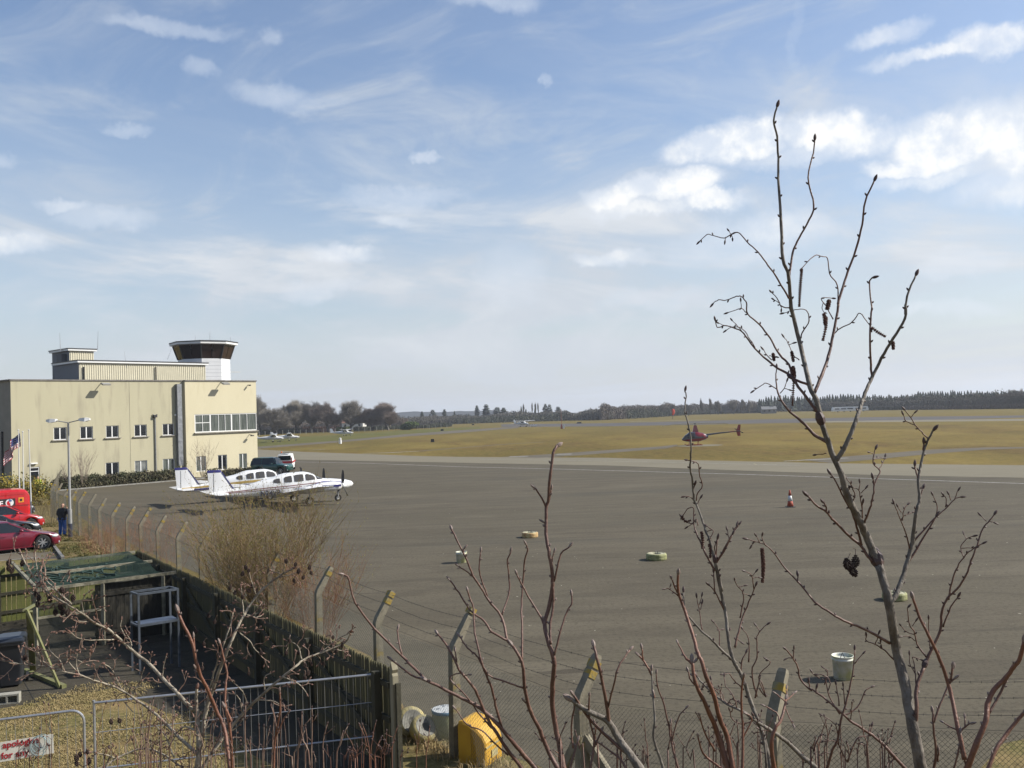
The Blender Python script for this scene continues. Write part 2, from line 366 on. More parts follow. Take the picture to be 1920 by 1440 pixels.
# far run towards the building
dirf = (FP[0]-FP[1]).normalized(); pre = []
q = FP[0].copy()
tgt = [fence_pt(149, 942), fence_pt(134, 935.5), fence_pt(120, 929), fence_pt(107.5, 923), fence_pt(96, 919)]
pre = tgt[::-1]
dd = Vector((-0.42, 0.9, 0)).normalized()
far_posts = [pre[0] + dd*3.2*i for i in range(6, 0, -1)]
FP = far_posts + pre + FP

# apron: follows the chain-link fence on this side
ap = [(p.x+1.0, p.y+1.1) for p in FP[:-6]]
ap += [tuple(G(*q).xy) for q in ((760, 1330), (840, 1362), (930, 1408), (1010, 1436))]
ap += [tuple(G(1120, 1500).xy), tuple(G(1350, 1520).xy), tuple(G(1600, 1530).xy), tuple(G(1830, 1450).xy), tuple(G(1882, 1394).xy), tuple(G(2000, 1370).xy), (26, 19), (140, 24), (220, 60), tuple(G(2500, 900).xy)]
ap += [tuple(G(1920, 885).xy), tuple(G(1647, 880).xy), tuple(G(1394, 873).xy), tuple(G(1141, 865).xy), tuple(G(860, 861).xy), tuple(G(543, 854).xy), tuple(G(455, 850).xy)]
ap += [(-29, 108), (-48, 94), (-50, 88)]
g = MB(); g.poly(ap, z=0.004); apron = struct('apron', g, M_ASPH)
g = MB()
up_ = [(470, 841.5), (495, 843.5), (574, 847.5), (678, 851), (782, 855), (866, 856.7), (1141, 858.5), (1254, 862), (1394, 865), (1577, 869), (1920, 872.5), (2500, 890)]
lo_ = [(2500, 925), (1920, 896), (1647, 891), (1394, 882.5), (1141, 873), (860, 867.8), (543, 861.5), (440, 860)]
g.poly([G(*q) for q in up_] + [G(*q) for q in lo_], z=0.010)
struct('apron_shoulder', g, M_CONC)
def strip(pts, wpx, z, name, m):      # pts: centre pixels on the ground, width in metres
    P = [G(*q) for q in pts]; P = [Vector((p.x, p.y, z)) for p in P]; Lp = []; Rp = []
    for i, p in enumerate(P):
        d = (P[min(i+1, len(P)-1)]-P[max(i-1, 0)]).normalized(); n_ = Vector((-d.y, d.x, 0)); ww = wpx[i] if isinstance(wpx, list) else wpx
        Lp.append(p+n_*ww/2); Rp.append(p-n_*ww/2)
    g = MB(); k = len(P); g.add(Lp+Rp, [(i+1, i, i+k, i+1+k) for i in range(k-1)])
    return struct(name, g, m)
strip([(410, 864), (543, 866), (678, 868.5), (866, 875.5), (1057, 880), (1394, 889.7), (1647, 898), (1920, 907), (2300, 921)], .28, .016, 'apron_line', M_LINE)
strip([(900, 861.5), (1100, 864), (1300, 868), (1500, 873)], .16, .018, 'faint_line', M_LINE)
def band(up, lo, z, name, m):
    g = MB(); A_ = [G(*q) for q in up]; B_ = [G(*q) for q in lo]; k = len(A_)
    g.add([(p.x, p.y, z) for p in A_+B_], [(i, i+1, i+1+k, i+k) for i in range(k-1)]); return struct(name, g, m)
# grass of the left field (green)
band([(420, 826), (600, 817), (760, 807), (900, 799.5)], [(420, 845), (637, 826.3), (762, 814.3), (900, 804.5)], .012, 'green_verge', M_GREEN)
band([(440, 841), (637, 826), (762, 814), (866, 806.5), (972, 799.5)], [(440, 845), (637, 829.5), (762, 818.5), (866, 811.2), (972, 802.5)], .016, 'taxiway', M_TAXI)
band([(940, 795.5), (1141, 793.5), (1394, 787), (1640, 782), (1920, 779), (2300, 772)], [(940, 800.5), (1141, 799.3), (1394, 794.5), (1640, 790), (1920, 783.0), (2300, 777)], .012, 'runway', M_RWY)
band([(1500, 790.3), (1640, 788.5), (1920, 785.3), (2300, 782)], [(1500, 792.6), (1640, 791.5), (1920, 789.2), (2300, 786)], .016, 'far_taxiway', M_CONC)
band([(940, 857), (1041, 851), (1240, 837), (1270, 833.5)], [(1010, 858.8), (1090, 853.5), (1250, 841), (1270, 836.5)], .014, 'helipad_path', M_TAXI)
g = MB(); c0 = G(1312, 835.5); g.poly([(c0.x+math.cos(t*math.pi/10)*3.4, c0.y+math.sin(t*math.pi/10)*3.6) for t in range(20)], z=.018); struct('helipad', g, M_CONC)
band([(1500, 862.5), (1600, 855), (1745, 843), (1850, 839), (1940, 838.3)], [(1560, 868.5), (1640, 861.5), (1760, 850), (1850, 843), (1940, 840.3)], .014, 'taxiway_link', M_TAXI)
strip([(1470, 865), (1560, 860.5), (1590, 859)], .5, .022, 'taxiway_edge_line', M_LINE)
strip([(1418, 872), (1413, 869.5), (1440, 867), (1475, 866)], .16, .022, 'yellow_curve_line', M_LINE2)
strip([(680, 850.5), (730, 849), (785, 846)], [.6, 1.2, .8], .022, 'white_ground_marking', M_LINE)
strip([(955, 856.3), (990, 855.6)], 1.0, .022, 'white_ground_marking', M_LINE)
strip([(1043, 852), (1072, 851.5)], 1.2, .022, 'white_ground_marking', M_LINE)
strip([(580, 844), (610, 842.5)], .6, .022, 'white_ground_marking', M_LINE)
strip([(1180, 790.6), (1260, 788.6), (1330, 787.2)], 4.0, .026, 'runway_marking', M_LINE)
# field paths / drainage lines
strip([(785, 846), (870, 839), (960, 832), (1020, 829)], 1.6, .008, 'worn_track', M_TAXI)
# the bank the viewer stands on
g = MB(); bx_ = 28; by = 15
VV = []
for j in range(by+1):
    y = -6 + 17*j/by
    for i in range(bx_+1):
        x = -26 + 52*i/bx_
        z = 4.25*max(0, min(1, 1-(y-1.0)/8.5)); z = z*z*(3-2*z/4.25)/4.25 if y > 1 else 4.25
        VV.append((x, y, z+.06*mnoise.noise(Vector((x*.7, y*.7, 0))) + .03))
g.add(VV, [(j*(bx_+1)+i, j*(bx_+1)+i+1, (j+1)*(bx_+1)+i+1, (j+1)*(bx_+1)+i) for j in range(by) for i in range(bx_)])
struct('bank', g, M_VERGE)
g = MB(); g.poly([(-14, 7), (45, 7), (45, 26), (-14, 26)], z=.002); struct('verge', g, M_VERGE)
# car park, verge and yard on the left
u = Vector((.56, -.83, 0)).normalized(); v = Vector((-.83, -.56, 0)).normalized()
WT = 1.68                                       # wooden fence height
CW = G(258, 1031, WT); CW.z = 0; EW = G(733, 1252, WT); EW.z = 0
u = (EW-CW).normalized(); v = Vector((u.y, -u.x, 0)); v = v if v.x < 0 else -v
vb = (G(0, 1062, WT)-G(258, 1031, WT)); vb.z = 0; vb.normalize()
g = MB(); pp = [CW - vb*.2, CW+vb*16, CW+vb*16-u*60, CW-u*62+vb*4.0, CW-u*30+vb*4, CW-u*14.8+vb*2, CW-u*8+vb*0.9]
g.poly([*[p+Vector((.6, 0, 0)) for p in FP[:18]], CW+Vector((.4, 0, 0)), CW+vb*24, Vector((-60, 60, 0)), Vector((-60, 90, 0))], z=.0065); struct('verge', g, M_VERGE)
kerb_a = G(100, 1024.5); kerb_b = G(122, 1047); 
lot = [G(-300, 1060), G(118, 1048), G(99, 1024), G(76, 995), G(60, 972), G(42, 955), G(-300, 955)]
g = MB(); g.poly(lot, z=.016); struct('car_park', g, M_TAXI)
strip([(-60, 1046.5), (0, 1040.5), (84, 1032.5)], .11, .026, 'parking_line', M_LINE)
strip([(-60, 1059), (0, 1052.5), (75, 1045.5)], .11, .026, 'parking_line', M_LINE)
g = MB()
kp = [G(118, 1049), G(99.5, 1024.5), G(77, 995.5), G(61, 972)]
for a_, b_ in zip(kp, kp[1:]): g.beam(Vector((a_.x, a_.y, .06)), Vector((b_.x, b_.y, .06)), .13, .12)
struct('kerb', g, mat('kerb_concrete', (.30, .29, .26), .85, col2=(.2, .19, .17), scale=3))
# yard paving and straw
g = MB(); ys = [CW, EW, G(640, 1500), G(215, 1292), G(120, 1312), G(0, 1331), G(-200, 1365), CW+vb*14]
g.poly([(p.x, p.y) for p in ys], z=.011); struct('yard', g, M_YARD)
g = MB(); M_J = mat('slab_joint', (.03, .028, .022), .95)
def slabjoint(a, b): 
    a, b = Vector((a.x, a.y, .006)), Vector((b.x, b.y, .006)); g.beam(a, b, .02, .02)
for k_ in range(9): slabjoint(CW+u*(2+k_*1.5)+v*.1, CW+u*(2+k_*1.5)+v*9)
for k_ in range(6): slabjoint(CW+u*1+v*(1.2+k_*1.5), CW+u*13+v*(1.2+k_*1.5))
struct('slab_joints', g, M_J)
g = MB(); g.poly([G(215, 1290), G(640, 1499), EW+u*8, EW+u*8+v*14, G(-250, 1370), G(0, 1330), G(120, 1311)], z=.015); struct('straw_lawn', g, M_VERGE)
# ================================================================ terminal building
DL = 86.0; DR = DL*1.237
BL = A(21, 800, DL); BL.z = 0; BR = A(478.5, 800, DR); BR.z = 0
T_ = (BR-BL).normalized(); I_ = Vector((-T_.y, T_.x, 0)); BLEN = (BR-BL).length   # I_ points into the building
def fac(px, py, off=0.0):
    d = ray(px, py); n_ = Vector((T_.y, -T_.x, 0)); t = ((BL + n_*off - CAM).dot(n_))/d.dot(n_); p = CAM+d*t
    return ((p-BL).dot(T_), p.z)
FM = Matrix((T_, I_, Vector((0, 0, 1)))).transposed().to_4x4(); FM.translation = BL
HB = (fac(21, 716)[1] + fac(345, 713)[1])/2
S_SPLIT = fac(345, 800)[0]
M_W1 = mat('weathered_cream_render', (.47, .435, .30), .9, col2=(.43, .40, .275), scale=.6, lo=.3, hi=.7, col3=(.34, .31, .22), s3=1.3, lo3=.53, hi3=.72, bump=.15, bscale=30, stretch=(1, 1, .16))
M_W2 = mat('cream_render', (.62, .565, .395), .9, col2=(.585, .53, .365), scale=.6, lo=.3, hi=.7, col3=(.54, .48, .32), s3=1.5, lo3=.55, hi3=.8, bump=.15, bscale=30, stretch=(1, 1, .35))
M_COP = mat('parapet_coping', (.20, .185, .16), .8, col2=(.12, .11, .1), scale=3)
M_UPVC = mat('white_window_frame', (.78, .78, .76), .4)
M_GLASS = mat('dark_window_glass', (.012, .015, .020), .04, spec=.6)
M_GLASS2 = mat('blinds_behind_glass', (.16, .18, .16), .12, spec=.6, col2=(.05, .06, .055), scale=5, stretch=(6, 6, .1), lo=.42, hi=.55)
M_GLASS3 = mat('curtained_glass', (.22, .23, .22), .15, spec=.5, col2=(.10, .11, .11), scale=2)
M_SILL = mat('sill_concrete', (.22, .20, .17), .85, col2=(.3, .28, .24), scale=6)
M_GALV = mat('galvanised_duct', (.30, .31, .33), .45, metal=.4, col2=(.20, .21, .22), scale=3)
M_DARKM = mat('dark_metal', (.03, .03, .032), .5)
M_WHITE = mat('white_paint', (.78, .78, .76), .45)
bld = empty('terminal_building', BL, label='cream rendered two-storey terminal building with white windows, roof plant room and glazed control tower', cat='building')
bld.matrix_world = FM
DEP = 17.0; PROJ = .35
wins = []
for r in ((385,775,482,862),(577,768,670,857),(762,760,856,848),(967,752,1058,838),(1170,744,1256,828),(760,1022,858,1138),(970,1012,1062,1127),(1172,1002,1260,1108)):
    a = fac(r[0]/3.84, 600+r[1]/3.84); b = fac(r[2]/3.84, 600+r[3]/3.84); c = fac(r[0]/3.84, 600+r[3]/3.84); wins.append((a[0], b[0], (b[1]+c[1])/2, (a[1]+fac(r[2]/3.84, 600+r[1]/3.84)[1])/2))
wr = []
for r in ((1412,985,1485,1087),(1568,972,1636,1077),(1720,962,1780,1062)):
    a = fac(r[0]/3.84, 600+r[1]/3.84, PROJ); b = fac(r[2]/3.84, 600+r[3]/3.84, PROJ); wr.append((a[0], b[0], b[1], a[1]))
up_z = (sum(w_[2] for w_ in wins[:5])/5, sum(w_[3] for w_ in wins[:5])/5); lo_z = (sum(w_[2] for w_ in wins[5:])/3, sum(w_[3] for w_ in wins[5:])/3)
wins = [(w_[0], w_[1], *(up_z if i < 5 else lo_z)) for i, w_ in enumerate(wins)]
lr = (sum(w_[2] for w_ in wr)/3, sum(w_[3] for w_ in wr)/3); wr = [(a[0], a[1], *lr) for a in wr]
def holed(mb, s0, s1, z0, z1, holes, y, depth, mi=0):
    """front wall with real openings and reveals, in local (s, y, z)"""
    S = sorted({s0, s1, *[h[0] for h in holes], *[h[1] for h in holes]}); Zs = sorted({z0, z1, *[h[2] for h in holes], *[h[3] for h in holes]})
    for i in range(len(S)-1):
        for j in range(len(Zs)-1):
            cs, cz = (S[i]+S[i+1])/2, (Zs[j]+Zs[j+1])/2
            if any(h[0] < cs < h[1] and h[2] < cz < h[3] for h in holes): continue
            mb.add([(S[i], y, Zs[j]), (S[i+1], y, Zs[j]), (S[i+1], y, Zs[j+1]), (S[i], y, Zs[j+1])], [(0, 1, 2, 3)], mi)
    for a, b, c, d in holes:
        P = [(a, c), (b, c), (b, d), (a, d)]
        for k in range(4):
            p, q = P[k], P[(k+1) % 4]
            mb.add([(p[0], y, p[1]), (p[0], y+depth, p[1]), (q[0], y+depth, q[1]), (q[0], y, q[1])], [(0, 1, 2, 3)], mi)
dr = (fac(212/3.84, 875)[0], fac(284/3.84, 875)[0], 0.0, fac(250/3.84, 600+1058/3.84)[1])
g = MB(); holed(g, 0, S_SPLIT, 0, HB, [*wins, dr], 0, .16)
g.build('wall', M_W1, bld); g = MB(); g.add([(0, 0, 0), (0, DEP, 0), (0, DEP, HB), (0, 0, HB)], [(0, 3, 2, 1)]); tag(g.build('wall', mat('shade_toned_end_render', (.29, .275, .24), .9, col2=(.24, .23, .20), scale=.8), bld), 'end wall facing the car park, its shade put into the colour')  # end wall colour greyed and darkened to carry its shade
cw = (fac(1400/3.84, 780, PROJ)[0], BLEN, fac(1400/3.84, 600+812/3.84, PROJ)[1], fac(1403/3.84, 600+680/3.84, PROJ)[1])
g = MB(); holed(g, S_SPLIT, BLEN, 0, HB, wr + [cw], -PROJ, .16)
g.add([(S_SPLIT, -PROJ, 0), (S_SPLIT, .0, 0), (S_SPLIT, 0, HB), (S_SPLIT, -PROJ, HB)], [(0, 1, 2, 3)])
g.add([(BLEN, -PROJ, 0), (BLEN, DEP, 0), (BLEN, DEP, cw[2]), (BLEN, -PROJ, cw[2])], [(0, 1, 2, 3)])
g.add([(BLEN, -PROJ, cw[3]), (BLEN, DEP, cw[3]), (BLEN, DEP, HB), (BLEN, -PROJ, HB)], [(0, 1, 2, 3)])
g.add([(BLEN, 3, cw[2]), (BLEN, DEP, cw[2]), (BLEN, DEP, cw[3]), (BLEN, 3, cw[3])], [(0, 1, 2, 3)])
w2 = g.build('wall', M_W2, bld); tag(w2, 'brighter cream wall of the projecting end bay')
g = MB(); g.box((BLEN/2, DEP, HB/2), (BLEN, .1, HB)); g.add([(0, .0, HB-.3), (BLEN, .0, HB-.3), (BLEN, DEP, HB-.3), (0, DEP, HB-.3)], [(0, 1, 2, 3)]); g.build('roof', mat('roof_felt', (.10, .10, .10), .9), bld)
g = MB(); g.box((S_SPLIT/2-.05, .10, HB+.06), (S_SPLIT+.1, .36, .14)); g.box(((S_SPLIT+BLEN)/2+.02, .1-PROJ, HB+.063), (BLEN-S_SPLIT+.08, .36, .14))
g.box((-.02, DEP/2+.28, HB+.057), (.34, DEP, .14)); g.box((BLEN-.02, DEP/2+.0, HB+.057), (.30, DEP, .14))
g.build('coping', M_COP, bld)
# hairline movement joint
g = MB(); s0 = fac(930/3.84, 600+500/3.84)[0]; g.beam((s0, -.004, .3), (s0, -.004, HB), .025, .01, up=(1, 0, 0)); g.build('wall_joint', M_COP, bld)
def window(w_, y, glassm, cols=2, sill=True, transom=False):
    a, b, c, d = w_; fr = MB(); t_ = .07; yy = y+.10
    fr.box(((a+b)/2, yy, c+t_/2), (b-a, .07, t_)); fr.box(((a+b)/2, yy, d-t_/2), (b-a, .07, t_))
    for k in range(cols+1):
        s_ = lerp(a+t_/2, b-t_/2, k/cols); fr.box((s_, yy-.003, (c+d)/2), (t_ if k in (0, cols) else t_*1.5, .064, d-c-2*t_+.004))
    f = fr.build('window', M_UPVC, bld)
    for k in range(cols):
        g = MB(); sa = lerp(a+t_/2, b-t_/2, k/cols)+t_*.55; sb = lerp(a+t_/2, b-t_/2, (k+1)/cols)-t_*.55
        g.add([(sa, yy+.01, c+t_), (sb, yy+.01, c+t_), (sb, yy+.01, d-t_), (sa, yy+.01, d-t_)], [(0, 1, 2, 3)])
        g.build('pane', glassm, f)
    if sill:
        g = MB(); g.box(((a+b)/2, y-.03, c-.045), (b-a+.40, .26, .09)); g.build('sill', M_SILL, f)
    return f
for i, w_ in enumerate(wins): window(w_, 0, M_GLASS3 if i == 6 else (M_GLASS2 if i == 7 else M_GLASS), sill=i < 5 or True)
for i, w_ in enumerate(wr): window(w_, -PROJ, M_GLASS2 if i != 1 else M_GLASS, sill=False)
# corner strip window: frame, nine panes
a, b, c, d = cw; fr = MB(); yy = -PROJ+.08
edges = [fac(x/3.84, 790, PROJ)[0] for x in (1403, 1460, 1515, 1575, 1622, 1668, 1728, 1780, 1832)]
edges[0] = a; edges[-1] = b
fr.box(((a+b)/2, yy, c+.05), (b-a, .08, .10)); fr.box(((a+b)/2, yy, d-.05), (b-a, .08, .10))
thick = {0: .12, 2: .16, 5: .16, 8: .1}
for k, s_ in enumerate(edges): 
    t_ = thick.get(k, .055); fr.box((min(max(s_, a+t_/2), b-t_/2), yy-.004, (c+d)/2), (t_, .074, d-c-.2))
fr.box(((edges[0]+edges[2])/2, yy-.002, (c+d)/2+.06), (edges[2]-edges[0]-.14, .06, .08))
for yy2 in (.0, 1.2, 2.4, 3.3): fr.box((b-.05, -PROJ+.12+yy2*.93, (c+d)/2), (.06, .08, d-c))
f = fr.build('strip_window', M_UPVC, bld)
for k in range(8):
    g = MB(); g.add([(edges[k]+.03, yy+.015, c+.1), (edges[k+1]-.03, yy+.015, c+.1), (edges[k+1]-.03, yy+.015, d-.1), (edges[k]+.03, yy+.015, d-.1)], [(0, 1, 2, 3)])
    g.build('pane', M_GLASS2 if k in (0, 2, 3, 5, 7) else M_GLASS3 if k == 9 else M_GLASS2, f)
g = MB(); g.add([(b-.03, -PROJ+.1, c), (b-.03, 3, c), (b-.03, 3, d), (b-.03, -PROJ+.1, d)], [(0, 1, 2, 3)]); g.build('pane', M_GLASS, f)
g = MB(); g.box(((a+b)/2, -PROJ-.05, c-.07), (b-a+.2, .3, .12)); g.build('sill', M_SILL, f)
# door
g = MB(); a, b, c, d = dr; g.box((a+.04, .1, d/2), (.08, .1, d)); g.box((b-.04, .1, d/2), (.08, .1, d)); g.box(((a+b)/2, .1, d-.05), (b-a-.16, .1, .1)); g.box(((a+b)/2, .1, d*.82), (b-a-.16, .08, .07)); dd_ = g.build('door', M_UPVC, bld)
g = MB(); g.box(((a+b)/2, .13, d/2-.05), (b-a-.16, .02, d-.1)); g.build('pane', M_GLASS, dd_)
s_, z_ = fac(240/3.84, 600+1032/3.84); g = MB(); g.box((s_, -.12, z_), (.6, .24, .12)); g.build('porch_light', M_WHITE, bld)
# galvanised flue and rainwater pipe
s0 = fac(1281/3.84, 780)[0]; z1 = fac(1281/3.84, 600+462/3.84)[1]; z0 = fac(1290/3.84, 600+1048/3.84)[1]
g = MB(); g.box((s0, -.22, (z0+z1)/2), (.52, .4, z1-z0)); 
for k in range(5): g.box((s0, -.22, lerp(z0, z1, (k+.5)/5)), (.56, .44, .06))
g.build('duct', M_GALV, bld)
s0 = fac(1112/3.84, 780)[0]; z1 = fac(1112/3.84, 600+700/3.84)[1]; g = MB(); g.tube([(s0, -.10, .1), (s0, -.10, z1)], .06, 8)
g.build('drain_pipe', M_GALV, bld)
g = MB(); g.box((s0, -.14, z1+.1), (.34, .28, .25)); g.tube([(s0-.25, -.1, z1+.28), (s0, -.12, z1+.15)], .06, 6); g.tube([(s0+.25, -.1, z1+.28), (s0, -.12, z1+.15)], .06, 6); g.build('hopper', M_DARKM, bld)
s0 = fac(1258/3.84, 780)[0]; z1 = fac(1258/3.84, 600+685/3.84)[1]; g = MB(); g.lathe([(.08, -.1), (.12, 0), (.08, .1)], 8, c=(s0, -.12, z1)); g.build('camera_dome', M_WHITE, bld)
def flood(px, py, off, tilt=.3, lab=None):
    s_, z_ = fac(px, py, off); g = MB(); g.beam((s_, -off, z_+.15), (s_, -off-.85, z_), .06, .06)
    h = g.build('floodlight', M_DARKM, bld)
    g = MB(); g.box((0, 0, 0), (.8, .5, .16), M=Matrix.Translation((s_, -off-.95, z_-.03)) @ Matrix.Rotation(tilt, 4, 'X')); g.build('lamp_head', mat('grey_lamp', (.35, .34, .30), .5), h)
flood(190, 720.5, 0); flood(414, 719.5, PROJ)
s_, z_ = fac(1785/3.84, 600+468/3.84, PROJ); g = MB(); g.beam((s_, -PROJ, z_), (s_, -PROJ-.3, z_), .05, .05); g.box((s_, -PROJ-.35, z_-.05), (.12, .3, .14)); g.build('wall_camera', M_DARKM, bld)
s_, z_ = fac(1795/3.84, 600+828/3.84, PROJ); g = MB(); g.beam((s_, -PROJ, z_+.05), (s_, -PROJ-.5, z_), .05, .05); g.box((s_, -PROJ-.55, z_-.08), (.3, .3, .12)); g.build('wall_camera', M_DARKM, bld)
g = MB(); g.tube([(-.08, 1.9, 1), (-.08, 1.9, 5.7)], .1, 6); g.build('drain_pipe', M_DARKM, bld)
for k in range(4):
    g = MB(); y_ = 1.0+k*2.2
    if k == 0: continue
    g.box((-.02, y_, up_z[0]+.6), (.05, 1.2, 1.4)); f = g.build('window', M_UPVC, bld); g = MB(); g.box((-.05, y_, up_z[0]+.6), (.02, 1.05, 1.2)); g.build('pane', M_GLASS, f)
# ---- roof plant rooms: corrugated cladding built as ribs
M_CLAD = mat('cream_cladding', (.62, .575, .43), .6, col2=(.56, .52, .385), scale=1)
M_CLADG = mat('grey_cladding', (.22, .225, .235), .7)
def rp(px, py, y):        # pixel to local (s, z) on a plane y metres behind the facade
    n_ = Vector((T_.y, -T_.x, 0)); d = ray(px, py); t = ((BL+I_*y-CAM).dot(n_))/d.dot(n_); p = CAM+d*t
    return ((p-BL).dot(T_), p.z)
def plantroom(px0, px1, pyt, y, depth, pitch=.24, eave=.25):
    s0, s1 = rp(px0, pyt, y)[0], rp(px1, pyt, y)[0]; zt = rp((px0+px1)/2, pyt, y)[1]; zb = HB-.4
    r = MB(); k = int((s1-s0)/pitch); pts = []
    for i in range(k+1):
        a_ = s0+(s1-s0)*i/k
        for f0, dy in ((0, 0), (.35, 0), (.5, -.045), (.85, -.045)):
            if i == k and f0 > 0: break
            pts.append((a_+f0*(s1-s0)/k, y+dy))
    n = len(pts); r.add([(p[0], p[1], zb) for p in pts]+[(p[0], p[1], zt) for p in pts], [(i, i+1, i+1+n, i+n) for i in range(n-1)])
    o = r.build('cladding', M_CLAD, bld)
    r = MB(); ny = int(depth/.3); pts = []
    for i in range(ny+1):
        b_ = y+depth*i/ny; pts += [(s0-.0, b_), (s0-.06, b_+.1)] if i < ny else [(s0, b_)]
    n = len(pts); r.add([(p[0], p[1], zb) for p in pts]+[(p[0], p[1], zt) for p in pts], [(i+1, i, i+n, i+1+n) for i in range(n-1)])
    r.box((s1-.03, y+depth/2, (zt+zb)/2), (.06, depth, zt-zb)); r.box(((s0+s1)/2, y+depth, (zt+zb)/2), (s1-s0, .06, zt-zb))
    tag(r.build('cladding', M_CLADG, bld), 'grey cladding on the shaded side')
    r = MB(); r.box(((s0+s1)/2, y+depth/2, zt+.12), (s1-s0+2*eave, depth+2*eave, .2)); tag(r.build('roof_edge', M_UPVC, bld))
    r = MB(); r.box(((s0+s1)/2, y+depth/2, zt+.26), (s1-s0+2*eave+.1, depth+2*eave+.1, .09)); r.build('roof_trim', M_DARKM, bld)
    return s0, s1, zt
PY = 5.0
s0, s1, zt = plantroom(148, 385, 682.5, PY, 5.5)
for px in (155.5, 291):
    s_ = rp(px, 690, PY)[0]; g = MB(); g.tube([(s_, PY-.14, HB-.4), (s_, PY-.14, rp(px, 688, PY)[1])], .07, 6); g.build('drain_pipe', M_DARKM, bld)
s0b, s1b, ztb = plantroom(130, 175.5, 658.5, PY+6.2, 4.2)
g = MB(); s_ = rp(122.5, 690, PY+6.2)[0]; g.box((s0b-.3, PY+7.4, (HB+ztb)/2-.3), (.6, 1.2, ztb-HB)); g.build('flue_box', mat('dark_cladding', (.07, .075, .085), .6), bld)
def whip(px0, py0, px1, py1, y, r=.025, bracket=0):
    a, b = rp(px0, py0, y), rp(px1, py1, y); g = MB(); pts = [(a[0], y, a[1]), (b[0], y, b[1])]
    if bracket: pts = [(a[0]+bracket, y, a[1]-.15), *pts]
    g.tube(pts, [r]*(len(pts)-1)+[r*.5], 5); g.build('whip_aerial', mat('aerial_grey', (.35, .36, .38), .5), bld)
whip(113.5, 656.5, 112, 624, PY+7, .035, .5); whip(183, 655, 184, 621, PY+7, .035, -.5)
whip(237, 690, 233, 658, PY, .02); whip(314, 674, 321, 655, PY+6, .02)
whip(366, 642, 366, 628, PY+6, .03); whip(393.5, 641, 393.5, 622, PY+6, .03); whip(433, 645, 432, 632, PY+6, .03)
# ---- control tower: octagonal shaft and outward leaning cab
TY = PY+5.0
cs, zc = rp(381, 690, TY); Rb = abs(rp(433, 690, TY)[0]-rp(346, 690, TY)[0])/2*.83
zb0 = HB-.3; zs1 = rp(400, 672.5, TY-2)[1]; zg1 = rp(400, 646.5, TY-2.5)[1]; zr1 = rp(400, 641.5, TY-2.5)[1]
cs = (rp(334, 690, TY)[0]+rp(430, 690, TY)[0])/2
half = (rp(431, 690, TY)[0]-rp(334, 690, TY)[0])/2
def octo(r, z, rot=math.pi/8): return [(cs+r*math.cos(rot+math.pi/4*k), TY+r*math.sin(rot+math.pi/4*k), z) for k in range(8)]
ROT = .0+rad(8)
r_sh = half*.86; r_g1 = half*1.02; r_rf = half*1.13
g = MB()
nb = 8; zz_ = [lerp(zb0, zs1, k/nb) for k in range(nb+1)]; secs = []
for k in range(nb):                      # boarded shaft: each board slightly proud
    secs += [octo(r_sh, zz_[k]+.001, ROT), octo(r_sh, zz_[k+1]-.03, ROT), octo(r_sh-.025, zz_[k+1]-.03, ROT)]
g.loft(secs); g.build('tower_shaft', mat('white_boarding', (.72, .73, .74), .5, col2=(.66, .67, .68), scale=1), bld)
M_CAB = mat('tinted_cab_glass', (.035, .022, .018), .05, spec=.6)
o1, o2 = octo(r_sh, zs1, ROT), octo(r_g1, zg1, ROT)
cab = MB()
for k in range(8): cab.tube([o1[k], o2[k]], .09, 5)
cb_ = cab.build('cab_frame', M_DARKM, bld)
for k in range(8):
    k2 = (k+1) % 8; g = MB(); c = [Vector(o1[k]), Vector(o1[k2]), Vector(o2[k2]), Vector(o2[k])]; ctr = sum(c, Vector())/4
    nsub = 2 
    for q in range(nsub):
        a1, b1 = c[0].lerp(c[1], q/nsub+.02), c[0].lerp(c[1], (q+1)/nsub-.02); a2, b2 = c[3].lerp(c[2], q/nsub+.02), c[3].lerp(c[2], (q+1)/nsub-.02)
        g.add([a1, b1, b2, a2], [(0, 1, 2, 3)])
    g.build('cab_pane', M_CAB, cb_)
g = MB(); g.loft([octo(r_sh*.9, zs1+.05, ROT), octo(r_sh*.9, zs1+.08, ROT)]); g.loft([octo(r_sh*.35, zs1+.08, ROT), octo(r_sh*.35, zs1+1.0, ROT)]); g.build('cab_floor', mat('cab_interior', (.05, .045, .04), .8), cb_)
g = MB(); g.loft([octo(r_g1-.05, zg1, ROT), octo(r_rf, zg1+.08, ROT), octo(r_rf, zr1, ROT)]); g.build('cab_roof', M_WHITE, bld)
g = MB(); g.loft([octo(r_rf+.06, zr1, ROT), octo(r_rf+.06, zr1+.12, ROT), octo(r_rf*.5, zr1+.3, ROT)]); g.build('roof_trim', M_DARKM, bld)
s_, z_ = rp(440, 697.5, TY); g = MB(); g.beam((s_-2.4, TY, z_), (s_+.8, TY, z_), .07, .07)
for k in range(5): g.beam((s_-.9+k*.35, TY-.45, z_), (s_-.9+k*.35, TY+.45, z_), .05, .05)
g.tube([(s_-1.0, TY, HB-.2), (s_-1.0, TY, z_)], .05, 5)
g.build('yagi_aerial', M_WHITE, bld)

